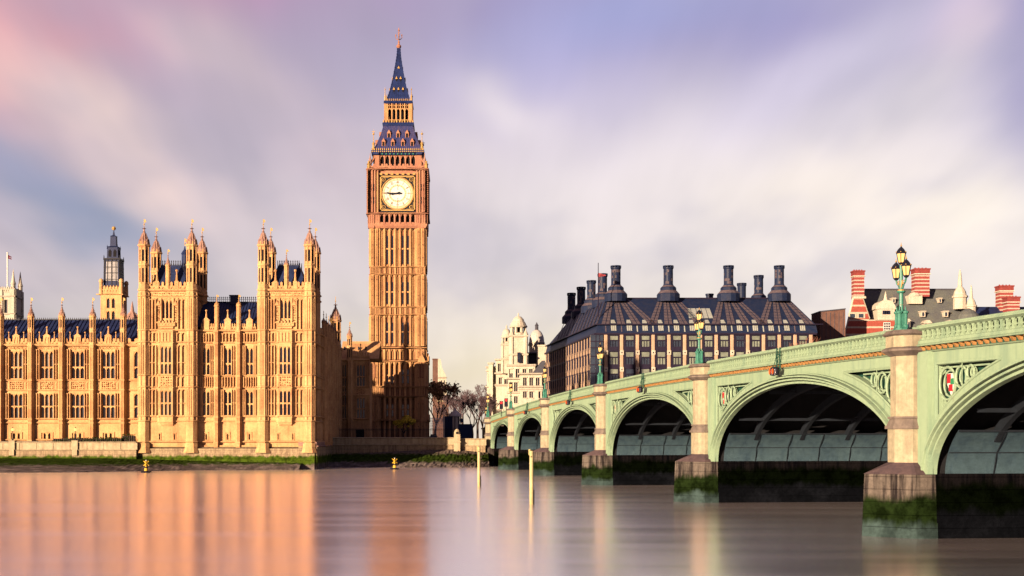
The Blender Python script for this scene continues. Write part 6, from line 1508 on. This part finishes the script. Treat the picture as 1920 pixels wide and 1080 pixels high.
# ------------------------------------------------------------------ white government offices
GYY = 430.0; gx = lambda v, Y=GYY: X(v, Y); gz = lambda v, Y=GYY: Z(v, Y)
gov = thing('government_building', 'ornate pale stone offices with two domed turrets and a grey dome', 'building', (gx(965), GYY + 10, GZ))
def block(x0, x1, Y, ytop, dep, cor=(), cols_=0, wins=(), ybase=None, mat='white_stone', ang=-.12):
    fr = Fr(X(x0, Y), Y, ang); L = (X(x1, Y) - X(x0, Y)) / math.cos(ang); zt = Z(ytop, Y); zb = GZ if ybase is None else Z(ybase, Y)
    ops = [((c - x0) / (x1 - x0) * L - w_ / 2, (c - x0) / (x1 - x0) * L + w_ / 2, Z(yb, Y), Z(ya, Y)) for c, w_, ya, yb in wins]
    b = MB(fr); b.wall(0, L, zb, zt, ops, 0, .6); b.box(0, L, -dep, -.65, zb, zt); b.box(0, .4, -.7, -.01, zb, zt); b.box(L - .4, L - .003, -.7, -.01, zb, zt); b.quad((0, 0, zt), (L, 0, zt), (L, -dep, zt), (0, -dep, zt))
    for yy, pr in cor: b.mould(-.3, L + .3, Z(yy, Y), Z(yy, Y) + .7, pr); b.box(L, L + pr * .8, -dep, .1, Z(yy, Y) + .2, Z(yy, Y) + .6); b.box(-pr * .8, 0, -dep, .1, Z(yy, Y) + .2, Z(yy, Y) + .6)
    for i in range(cols_):
        u = L * (i + .5) / cols_
        top = Z(cor[0][0], Y) if cor else zt
        if not any(q[0] - .5 < u < q[1] + .5 for q in ops): b.lathe(u, .25, [(.42, top - 7), (.36, top - .5), (.5, top - .2), (.5, top)], 8)
    o = b.build('wall', mat, gov)
    for q in ops:
        g = MB(fr); g.quad((q[0], -.55, q[2]), (q[1], -.55, q[2]), (q[1], -.55, q[3]), (q[0], -.55, q[3])); wn = g.build('window', 'glass', gov)
        g = MB(fr); m_ = (q[0] + q[1]) / 2; g.box(m_ - .06, m_ + .06, -.5, -.4, q[2], q[3]); g.box(q[0] - .2, q[1] + .2, -.05, .25, q[3], q[3] + .3); g.box(q[0] - .2, q[1] + .2, -.05, .25, q[2] - .25, q[2]); g.build('frame', 'white_stone', wn)
    return fr, L
block(913, 934, 452, 690, 14, ((690.5, .6), (697, .5), (727, .7)), 3, ((918, .9, 702, 716), (923.5, .9, 702, 716), (929, .9, 702, 716)))
block(916, 924, 450, 681, 4, ((683, .5),), 0)
block(930, 962, 440, 676, 16, ((676.5, .6), (702, .7), (724, .6)), 4, ((936, 1.0, 682, 697), (943, 1.0, 682, 697), (949, 1.3, 711, 722), (938, 1.0, 708, 722), (957, 1.0, 682, 697)))
block(952, 1003, 430, 686, 18, ((687, .7), (712, .9), (738, .6)), 6, ((958, 1.2, 717, 734), (967, 1.2, 717, 734), (979, 1.2, 717, 734), (991, 1.2, 717, 734), (958, 1.2, 692, 708), (970, 1.2, 692, 708), (983, 1.2, 692, 708), (995, 1.2, 692, 708), (967, 1.2, 743, 756), (981, 1.2, 743, 756)))
block(975, 1016, 424, 702, 14, ((703, .9), (727, .7), (731, .4)), 5, ((1016 - 2.5, 1.4, 734, 747), (996, 1.2, 734, 746), (984, 1.2, 734, 746), (984, 1.2, 708, 723), (996, 1.2, 708, 723), (1008, 1.2, 708, 723)), ang=-.05)
block(990, 1030, 440, 664, 12, ((664.5, .6),), 0, (), None, 'grey_roof')
b = MB(Fr(X(1003, 428), 428)); b.uz([(-1.2, Z(702, 428)), (3.4, Z(702, 428)), (3.4, Z(676, 428)), (2.4, Z(676, 428))], -10, 0); b.build('slope_roof', 'grey_roof', gov)
def turret(cx0, cx1, Y, ys, dome_mat='white_stone'):
    # ys: base, shaft top, drum bottom, drum top, cap bottom, cap top, finial
    c_ = X((cx0 + cx1) / 2, Y); r = (X(cx1, Y) - X(cx0, Y)) / 2; fr = Fr(c_, Y + r); z = lambda v: Z(v, Y)
    b = MB(fr); hw = r * .86; b.box(-hw, hw, -hw, hw, z(ys[0]), z(ys[1]))
    for k in range(4):
        a = math.pi / 4 + k * math.pi / 2; b.lathe(hw * 1.25 * math.cos(a), hw * 1.25 * math.sin(a), [(r * .26, z(ys[0])), (r * .26, z(ys[1])), (r * .34, z(ys[1]) + .3), (r * .2, z(ys[1]) + 1.2), (.05, z(ys[1]) + 2.4)], 8)
    for q in (ys[1], (ys[0] + ys[1]) / 2): b.lathe(0, 0, [(hw * 1.08, z(q) - .4), (hw * 1.22, z(q)), (hw * 1.22, z(q) + .3), (hw, z(q) + .5)], 4, math.pi / 4, True)
    tr = b.build('turret', 'white_stone', gov); b = MB(fr)
    n = 8
    b.lathe(0, 0, [(r * .86, z(ys[1])), (r * .86, z(ys[2])), (r * .95, z(ys[2]) + .2)], 16)
    for k in range(n):
        a = math.pi / 8 + k * 2 * math.pi / n; b.lathe(r * .78 * math.cos(a), r * .78 * math.sin(a), [(r * .17, z(ys[2])), (r * .14, z(ys[3]))], 6)
    b.lathe(0, 0, [(r * .95, z(ys[3])), (r * 1.02, z(ys[3]) + .4), (r * .9, z(ys[3]) + .8), (r * .75, z(ys[4])), (r * .66, z(ys[4])+.3), (r * .58, (z(ys[4]) + z(ys[5])) / 2), (r * .3, z(ys[5]) - .2), (.2, z(ys[5])), (.3, z(ys[5]) + .6), (.05, z(ys[6]))], 16)
    b.build('cupola', 'white_stone', tr); b = MB(fr); b.lathe(0, 0, [(r * .55, z(ys[2])), (r * .55, z(ys[3]))], 10); b.build('cupola_opening', 'void', tr)
turret(940, 960.5, 437, (700, 646, 641, 633, 622, 615, 608))
turret(955.5, 990, 430, (700, 630, 624, 613, 603, 591, 584.5))
g = MB(Fr(X(973, 430), 430 )); g.box(-.55, .55, .3, .75, Z(680, 430), Z(661, 430)); g.build('window', 'glass', gov)
fr = Fr(X(1007, 448), 450); b = MB(fr); z = lambda v: Z(v, 448); r = 2.65
b.lathe(0, 0, [(r * 1.02, z(662)), (r * 1.02, z(643)), (r * 1.1, z(642.5)), (r, z(640))], 20); b.build('drum', 'white_stone', gov)
b = MB(fr); b.lathe(0, 0, [(r * math.cos(q), z(640) + (z(617) - z(640)) * math.sin(q)) for q in steps(0, math.pi / 2 * .94, 8)], 20); dm = b.build('dome', 'dome_lead', gov)
b = MB(fr); b.lathe(0, 0, [(.62, z(618)), (.62, z(610)), (.75, z(609.5)), (.4, z(607)), (.05, z(603))], 8); b.build('dome_lantern', 'grey_roof', dm)
b = MB(fr)
for k in range(10): a = k * math.pi / 5; b.lathe(r * 1.03 * math.cos(a), r * 1.03 * math.sin(a), [(.3, z(648)), (.3, z(644.5)), (.02, z(643))], 6)
b.build('drum_window', 'glass', gov)
b = MB(Fr(X(1012, 436), 436)); b.box(-1, 2.4, -1, 1, GZ, Z(650, 436)); b.box(-1.3, 2.7, -1.3, 1.3, Z(650, 436), Z(647, 436)); b.build('chimney', 'white_stone', gov)

# ------------------------------------------------------------------ striped brick offices at the right
NY = 345.0; nx = lambda v: X(v, NY); nz = lambda v: Z(v, NY)
NF = Fr(0, NY); nb_ = thing('brick_building', 'red brick building with pale stripes, steep slate roof and white dormers', 'building', (nx(1700), NY + 8, GZ))
b = MB(NF); b.uz([(nx(1582), GZ), (nx(1582), nz(637)), (nx(1600), nz(560)), (nx(1616), nz(560)), (nx(1628.5), nz(598)), (nx(1628.5), GZ)], -1.0, .6)
g_ = b.build('gable', 'stripe', nb_); b = MB(NF)
b.tube([(nx(1600), .2, nz(559)), (nx(1591), .2, nz(598)), (nx(1582), .2, nz(638))], .35, 6); b.tube([(nx(1616), .2, nz(559)), (nx(1629), .2, nz(598))], .35, 6); b.ball(nx(1594), .2, nz(632), .8); b.box(nx(1599), nx(1622), -.6, .8, nz(560), nz(556))
b.build('gable_coping', 'white_stone', g_)
for q, w_ in ((1597, 1.1), (1613, 1.1)):
    b = MB(NF); b.box(nx(q) - w_, nx(q) + w_, .5, .7, nz(597), nz(588)); b.build('window_surround', 'white_stone', g_); b = MB(NF); b.box(nx(q) - w_ * .6, nx(q) + w_ * .6, .6, .73, nz(596), nz(589)); b.build('window', 'office_glass', nb_)
def chimney_stack(x0, x1, Y, yb, yt, dep=2.4):
    fr = Fr(0, Y); a, c2 = X(x0, Y), X(x1, Y); z = lambda v: Z(v, Y)
    b = MB(fr); b.box(a, c2, -dep, 0, z(yb), z(yt + 10)); c_ = b.build('chimney', 'stripe_fine', nb_)
    b = MB(fr); b.box(a - .25, c2 + .25, -dep - .25, .25, z(yt + 11.5), z(yt + 9.5)); b.build('band', 'white_stone', c_)
    b = MB(fr); b.box(a - .1, c2 + .1, -dep - .1, .1, z(yt + 9.4), z(yt + 1)); b.box(a - .25, c2 + .25, -dep - .25, .25, z(yt + 2.6), z(yt))
    for i in range(4): b.lathe(a + (c2 - a) * (i + .5) / 4, -dep / 2, [(.22, z(yt)), (.18, z(yt - 2.6))], 7)
    b.build('crown', 'red_brick', c_); return c_
chimney_stack(1601.5, 1620.5, 346, 560, 507); chimney_stack(1716, 1743, 352, 556, 503, 3); chimney_stack(1875, 1900, 356, 600, 535, 3); chimney_stack(1889, 1912, 352, 610, 556, 3)
b = MB(NF); RY = 11.0; zrg = Z(543, NY + RY); ev = nz(640)
b.quad((nx(1617), -.2, ev), (nx(1850), -.2, ev), (X(1800, NY + RY), -RY, zrg), (X(1621, NY + RY), -RY, zrg)); b.quad((nx(1850), -.2, ev), (nx(1850), -22, ev), (X(1800, NY + RY), -RY, zrg), (X(1800, NY + RY), -RY, zrg - .01)); b.quad((nx(1617), -22, ev), (nx(1850), -22, ev), (X(1800, NY + RY), -RY, zrg), (X(1621, NY + RY), -RY, zrg))
rf = b.build('roof', 'green_slate', nb_); b = MB(NF); b.box(X(1621, NY + RY), X(1800, NY + RY), -RY - .25, -RY + .25, zrg - .1, zrg + .25); b.build('ridge', 'grey_roof', rf)
b = MB(NF); b.box(nx(1617), nx(1860), -20, -.4, GZ, ev); b.build('wall', 'stripe', nb_)
def roof_o(yy):                                            # outward position of the roof plane at a photo height
    for i in range(400):
        q = i / 400; o = -.2 - (RY - .2) * q
        if Z(yy, NY - o) <= ev + (zrg - ev) * q: return o
    return -RY
def dormer(c, w_, ya, yb, kind):
    o = roof_o(yb) + 1.0; Yd = NY - o; u = X(c, Yd); z0, z1 = Z(yb, Yd), Z(ya, Yd); hw = w_ * Yd / F / 2; fr = Fr(0, Yd)
    b = MB(fr); b.box(u - hw, u + hw, -3.5, 0, z0, z1); d_ = b.build('dormer', 'white_stone', nb_)
    b = MB(fr)
    if kind == 'pediment': b.uz([(u - hw * 1.4, z1), (u + hw * 1.4, z1), (u + hw * .5, z1 + hw * .9), (u - hw * .5, z1 + hw * .9)], -3.4, .3)
    else: b.box(u - hw * 1.3, u + hw * 1.3, -3.4, .2, z1, z1 + .25)
    b.build('dormer_roof', 'white_stone', d_)
    b = MB(fr); 
    for s2 in ((-.5, .5) if kind == 'pediment' else (0,)):
        ww = hw * (.36 if kind == 'pediment' else .5); b.box(u + s2 * hw - ww, u + s2 * hw + ww, -.2, .03, z0 + (z1 - z0) * .12, z1 - (z1 - z0) * .12)
    b.build('dormer_window', 'office_glass', d_)
for c in (1676, 1719.5, 1763): dormer(c, 6, 560, 567.5, 'flat')
for c in (1731, 1774): dormer(c, 8, 584.5, 594, 'flat')
for c in (1739, 1782): dormer(c, 13, 606, 616, 'pediment')
dormer(1702, 9, 602, 618, 'pediment')
# tall curved dormer bay
b = MB(NF); b.box(nx(1628), nx(1678), -4, 1.0, GZ, nz(600)); bay = b.build('bay', 'stripe', nb_)
b = MB(NF); cu, hw = nx(1659.5), nx(1675.5) - nx(1659.5); b.box(cu - hw, cu + hw, -4, .9, nz(600), nz(580))
b.uz([(cu - hw * 1.2, nz(580)), (cu + hw * 1.2, nz(580))] + [(cu + hw * 1.1 * math.cos(q), nz(580) + (nz(563) - nz(580)) * math.sin(q)) for q in steps(.1, math.pi - .1, 10)], -4, 1.1)
b.lathe(cu, .4, [(.8, nz(566)), (.55, nz(562)), (.35, nz(556)), (.1, nz(547))], 8); b.lathe(cu - hw, .6, [(.5, nz(581)), (.2, nz(574))], 8); b.lathe(cu + hw, .6, [(.5, nz(581)), (.2, nz(574))], 8); b.mould(cu - hw * 1.3, cu + hw * 1.3, nz(602), nz(599), 1.4, .5); b.build('curved_pediment', 'white_stone', bay)
for q, w_, ya, yb in ((1655.5, .42, 590, 583), (1660, .42, 590, 583), (1664.5, .42, 590, 583)): b = MB(NF); b.box(nx(q) - w_, nx(q) + w_, .5, .95, nz(ya), nz(yb)); b.build('window', 'glass', bay)
b = MB(NF); b.box(nx(1654), nx(1667), .9, 1.1, nz(625), nz(605)); wn = b.build('window', 'white_paint', nb_); b = MB(NF)
for i in range(3):
    for k in range(4): b.box(nx(1655 + i * 4), nx(1658 + i * 4), 1.0, 1.13, nz(623.5 - k * 4.6), nz(620 - k * 4.6))
b.build('pane', 'glass', wn)
b = MB(NF); b.uo([(nx(1720), -6.5), (nx(1746), -6.5), (nx(1746), -9.5), (nx(1720), -9.5)], Z(570, NY + 7), Z(554, NY + 7)); b.lathe(nx(1733) + .3, -8, [(2.0, Z(555, NY + 7)), (1.2, Z(549, NY + 7)), (.1, Z(546, NY + 7))], 12); b.build('chimney_base', 'white_stone', nb_)
for c, Y, yt, yb, r in ((1800, 350, 505, 580, 1.6), (1821, 346, 534, 592, 1.15)):
    b = MB(Fr(X(c, Y), Y)); z = lambda v: Z(v, Y); h = yb - yt
    b.lathe(0, 0, [(r * 1.1, z(yb)), (r * 1.1, z(yb - h * .28)), (r * 1.3, z(yb - h * .29)), (r * 1.3, z(yb - h * .33)), (r * 1.05, z(yb - h * .36)), (r * .95, z(yb - h * .44)), (r * .6, z(yb - h * .53)), (r * .32, z(yb - h * .58)), (r * .38, z(yb - h * .6)), (r * .22, z(yt + h * .1)), (.08, z(yt))], 10); b.build('stone_pinnacle', 'white_stone', nb_)
b = MB(Fr(X(1815, 343), 343)); z = lambda v: Z(v, 343); b.lathe(0, 0, [(3.4, z(640)), (3.4, z(602)), (3.1, z(597)), (2.6, z(590)), (1.6, z(583)), (.6, z(579)), (0, z(578))], 14); b.build('round_roof', 'green_slate', nb_)
b = MB(Fr(0, 352)); z = lambda v: Z(v, 352); b.box(X(1815, 352), X(1960, 352), -18, -.3, GZ, z(600)); b.oz([(0, z(600)), (-6, z(571)), (-12, z(600))], X(1828, 352), X(1960, 352)); b.build('low_roof', 'lead', nb_)
bb_ = thing('brick_block', 'plain dark brown brick block between the dark office and the striped gable', 'building', (X(1561, 333), 336, GZ))
b = MB(Fr(0, 333)); b.uz([(X(1537.5, 333), GZ), (X(1585, 333), GZ), (X(1585, 333), Z(579.5, 333)), (X(1581, 333), Z(578.5, 333)), (X(1579, 333), Z(580, 333)), (X(1537.5, 333), Z(584.5, 333))], -8, 0); b.build('wall', 'brown_clad', bb_)
b = MB(Fr(0, 333)); b.uz([(X(1537, 333), Z(585, 333)), (X(1585.5, 333), Z(580, 333)), (X(1585.5, 333), Z(578, 333)), (X(1537, 333), Z(583, 333))], -8.2, .2)
for i in range(6): u = X(1541 + i * 8, 333); b.box(u - .06, u + .06, 0, .06, GZ, Z(586, 333))
b.build('coping', 'grey_roof', bb_)

# ------------------------------------------------------------------ trees, and the small things between the tower and the bridge
def branch_tree(name, label, x, y, z0, h, spread, seed, twig, cat='tree', group=None, levels=5, leaf=None, nleaf=0, lsize=.25, trunk_r=None, droop=0.0, fat=1.0):
    rnd = random.Random(seed); t = thing(name, label, cat, (x, y, z0), group); tr = MB(); tw = MB(); tips = []
    def grow(p, d2, ln, r, lev):
        q = p + d2 * ln; m_ = p.lerp(q, .5) + Vector((rnd.gauss(0, 1), rnd.gauss(0, 1), 0)) * ln * .06
        (tr if lev < 2 else tw).tube([(p.x, -p.y, p.z), (m_.x, -m_.y, m_.z), (q.x, -q.y, q.z)], [max(r, .035 * fat), max(r * .85, .03 * fat), max(r * .68, .025 * fat)], 5 if lev < 2 else 3)
        if lev >= levels: tips.append(q); return
        n = 3 if lev < 3 else rnd.choice((2, 3, 3))
        for k in range(n):
            a = rnd.uniform(0, 2 * math.pi); s2 = rnd.uniform(.35, .75) * spread
            side = Vector((math.cos(a), math.sin(a), 0)); nd = (d2 + side * s2 + Vector((0, 0, .18 - droop * lev * .1))).normalized()
            grow(q, nd, ln * rnd.uniform(.62, .82), r * .62, lev + 1)
        if lev >= 1 and rnd.random() < .5: tips.append(q)
    grow(Vector((x, y, z0 - .3)), Vector((0, 0, 1)), h * .27, trunk_r or h * .022, 0)
    tr.build('trunk', 'bark', t); cr = tw.build('crown', twig, t)
    if leaf:
        b = MB()
        for p in tips:
            if rnd.random() < .85: leafy(b, p.x, p.y, p.z, h * .06, h * .06, h * .05, nleaf, lsize, rnd, .1)
        b.build('leaves', leaf, cr)
    return t
branch_tree('autumn_tree', 'low spreading shrubby tree with yellow leaves in front of the clock tower foot', X(757, 284), 284, 5.0, 6.6, 1.15, 11, 'twig', levels=5, leaf='leaf_yellow', nleaf=11, lsize=.26)
branch_tree('autumn_tree', 'thin tree with brown leaves just right of the clock tower', X(818, 330), 330, GZ, 16.5, .8, 5, 'twig', levels=6, leaf='leaf_brown', nleaf=4, lsize=.34)
for i, (px_, Y, h, sp, lab) in enumerate(((846, 420, 16, .85, 'bare mauve winter tree right behind the pale kiosk'), (868, 440, 20, .9, 'round bare winter tree, second from the clock tower'), (886, 460, 17, .9, 'low bare winter tree behind the approach lamp'), (905, 450, 18, .85, 'bare reddish winter tree against the white offices'), (921, 400, 15, .8, 'small bare tree in front of the white offices corner'), (857, 470, 20, .9, 'bare tree farthest back behind the kiosk roof'), (896, 480, 21, .95, 'tall bare tree farthest back behind the slim lamp post'), (834, 440, 13, .8, 'low bare tree against the stone church'))):
    branch_tree('winter_tree', lab, X(px_, Y), Y, GZ, h, sp, 20 + i, 'twig', group='bare winter trees in the square', levels=7, fat=1.15)
for i, (px_, Y, h, lab) in enumerate(((1498, 292, 23.0, 'bare russet tree at the right end of the dark office front'), (1528, 296, 25.0, 'bare russet tree before the brown brick block'), (1477, 290, 20.0, 'low russet twigs behind the parapet under the office windows'))):
    branch_tree('russet_tree', lab, X(px_, Y), Y, GZ, h, .8, 40 + i, 'twig_red', group='russet winter trees along the far embankment', levels=6)

hs_ = thing('white_house', 'tall pale gabled house seen past the right of the clock tower', 'house', (X(826, 470), 474, GZ))
b = MB(Fr(0, 470)); z = lambda v: Z(v, 470); x_ = lambda v: X(v, 470)
b.uz([(x_(821), GZ), (x_(821), z(673)), (x_(826), z(673)), (x_(829), z(690)), (x_(836), z(704)), (x_(838), z(730)), (x_(838), GZ)], -8, 0); b.mould(x_(821), x_(838.5), z(709), z(707), .6); b.mould(x_(821), x_(840), z(728), z(725), .8); b.build('wall', 'white_stone', hs_)
b = MB(Fr(0, 470)); b.box(x_(811), x_(820.8), -8, -1, GZ, z(673)); b.box(x_(810.5), x_(821), -8.2, -.8, z(674), z(672)); b.build('side_wall', 'brown_clad', hs_)  # shaded side of the pale house: its shade is put into the brown
b = MB(Fr(0, 470)); b.box(x_(827), x_(829), -.2, .05, z(722), z(713)); b.box(x_(832), x_(834), -.2, .05, z(722), z(713)); b.build('window', 'glass', hs_)
ch_ = thing('stone_church', 'small brown stone gabled church in front of the pale house', 'church', (X(831, 440), 444, GZ))
b = MB(Fr(0, 440)); z = lambda v: Z(v, 440); x_ = lambda v: X(v, 440)
b.uz([(x_(819), GZ), (x_(819), z(752)), (x_(823), z(731)), (x_(825), z(728)), (x_(829), z(728)), (x_(833), z(742)), (x_(841), z(755)), (x_(841), GZ)], -8, 0); b.build('wall', 'brown_clad', ch_)
b = MB(Fr(0, 440)); b.box(x_(819), x_(842), 0, .5, z(753), z(751)); b.box(x_(822), x_(830), -.2, .4, z(742), z(740)); b.box(x_(822), x_(830), -8, .3, z(729), z(727)); b.build('string_course', 'terrace', ch_)
b = MB(Fr(0, 440)); b.box(x_(825), x_(829), -.2, .06, z(738), z(732)); b.uz([(x_(830), z(768)), (x_(834), z(768)), (x_(834), z(760)), (x_(832), z(757)), (x_(830), z(760))], -.1, .06); b.build('window', 'void', ch_)
kk = thing('kiosk', 'pale grey kiosk with a domed roof between blue hoardings', 'kiosk', (X(853, 305), 306, GZ))
b = MB(Fr(X(853, 305), 306)); z = lambda v: Z(v, 305); b.lathe(0, 0, [(1.25, GZ), (1.25, z(781))], 8); b.build('body', 'white_stone', kk)
b = MB(Fr(X(853, 305), 306)); b.lathe(0, 0, [(1.6, z(781)), (1.6, z(779.5)), (1.35, z(776)), (.9, z(772.5)), (.4, z(770)), (.1, z(764))], 10); b.build('roof', 'dome_lead', kk)
b = MB(Fr(X(853, 305), 306))
for k in range(8): a = k * math.pi / 4; b.lathe(1.3 * math.cos(a), 1.3 * math.sin(a), [(.1, GZ), (.1, z(781))], 5)
b.build('post', 'black', kk)
hb = thing('hoarding', 'dark blue site hoarding beside the pale kiosk', 'hoarding', (X(840, 300), 300, GZ)); b = MB(Fr(0, 300)); b.box(X(832, 300), X(848, 300), -.1, .1, GZ, Z(780.5, 300)); b.build('panel', 'blue_hoard', hb)
b = MB(Fr(0, 300))
for i in range(6): u = X(832 + i * 3.2, 300); b.box(u - .05, u + .05, .1, .2, GZ, Z(780, 300))
b.build('batten', 'black', hb)
hb = thing('hoarding', 'low dark blue hoarding between the kiosk and the approach wall', 'hoarding', (X(870, 300), 300, GZ)); b = MB(Fr(0, 298)); b.box(X(860, 298), X(886, 298), -.1, .1, GZ, Z(796, 298)); b.build('panel', 'blue_hoard', hb); b = MB(Fr(0, 298)); b.box(X(863, 298), X(869, 298), .1, .16, Z(792, 298), Z(785, 298)); b.box(X(860, 298), X(886, 298), -.15, .15, Z(796, 298), Z(795, 298)); b.build('sign_panel', 'blue_hoard', hb)
gt = thing('railing', 'white ornamental railing right of the clock tower', 'railing', (X(818, 292), 292, GZ)); b = MB(Fr(0, 292)); x0, x1 = X(807, 292), X(831, 292); z0, z1 = Z(803, 292), Z(785, 292)
for q in (z0, (z0 + z1) / 2, z1): b.box(x0, x1, -.05, .05, q - .05, q + .05)
for i in range(15): u = x0 + (x1 - x0) * i / 14; b.box(u - .03, u + .03, -.04, .04, GZ, z1 + .3)
for i in range(7):
    for zc_ in ((z0 * 3 + z1) / 4, (z0 + z1 * 3) / 4): b.tube([(x0 + (x1 - x0) * (i + .5) / 7 + .17 * math.cos(q), 0, zc_ + .22 * math.sin(q)) for q in steps(0, 2 * math.pi, 10)], .035, 4)
b.build('bars', 'white_paint', gt); b = MB(Fr(0, 292)); b.box(x1, x1 + .35, -.2, .2, GZ, z1 + .6); b.build('post', 'white_stone', gt)
def small_lamp(px_, Y, yt, label):
    t = thing('lamp_post', label, 'lamp post', (X(px_, Y), Y, GZ), 'slim black lamp posts in the square'); fr = Fr(X(px_, Y), Y); zt = Z(yt, Y)
    b = MB(fr); b.tube([(0, 0, GZ), (0, 0, zt - 1)], [.12, .07], 6); b.build('post', 'black', t); b = MB(fr); b.lathe(0, 0, [(.15, zt - 1), (.36, zt - .35), (.36, zt - .25), (.15, zt - .05), (0, zt)], 8); b.build('lantern', 'black', t)
small_lamp(868.7, 330, 753, 'slim dark lamp post behind the low blue hoarding'); small_lamp(894, 340, 766, 'slim dark lamp post above the approach wall')
fc = thing('fence', 'long dark iron fence on top of the shaded river wall', 'fence', (X(700, 262), 262, GZ)); b = MB(Fr(0, 262)); x0, x1 = X(597, 262), X(850, 262)
for q in (GZ + .3, Z(806, 262)): b.box(x0, x1, -.04, .04, q - .05, q + .05)
b.build('rail', 'black', fc); b = MB(Fr(0, 262)); n_ = 95
for i in range(n_ + 1): u = x0 + (x1 - x0) * i / n_; b.box(u - .035, u + .035, -.035, .035, GZ, Z(805, 262) + .25)
b.build('bars', 'black', fc)
cr = thing('car', 'dark car with both headlights on, by the railing right of the clock tower', 'car', (X(813, 288), 288, GZ)); fr = Fr(X(812.5, 286), 286)
b = MB(fr); b.uz([(-.9, GZ + .3), (.9, GZ + .3), (.92, GZ + .8), (.8, GZ + .95), (.62, GZ + 1.45), (-.62, GZ + 1.45), (-.8, GZ + .95), (-.92, GZ + .8)], -4.2, 0); b.oz([(0, GZ + .3), (.35, GZ + .35), (.3, GZ + .75), (-.3, GZ + .95), (-.3, GZ + .3)], -.85, .85); b.build('body', 'blue_hoard', cr)
b = MB(fr); b.uz([(-.7, GZ + .98), (.7, GZ + .98), (.55, GZ + 1.38), (-.55, GZ + 1.38)], -.2, .02); b.build('windscreen', 'glass', cr)
for s2 in (-1, 1):
    b = MB(fr); b.add([(s2 * .62 + .14 * math.cos(q), .36, GZ + .62 + .12 * math.sin(q)) for q in steps(0, 2 * math.pi, 10)[:-1]], [tuple(range(10))]); b.build('headlight', 'head_lamp', cr)
    for o in (-.8, -3.4): b = MB(fr); b.v = []; b.add([(s2 * .8, o + .32 * math.cos(q), GZ + .32 + .32 * math.sin(q)) for q in steps(0, 2 * math.pi, 12)[:-1]] + [(s2 * .95, o + .32 * math.cos(q), GZ + .32 + .32 * math.sin(q)) for q in steps(0, 2 * math.pi, 12)[:-1]], [tuple(range(12)), tuple(range(12, 24))] + [(i, (i + 1) % 12, (i + 1) % 12 + 12, i + 12) for i in range(12)]); b.build('wheel', 'black', cr)
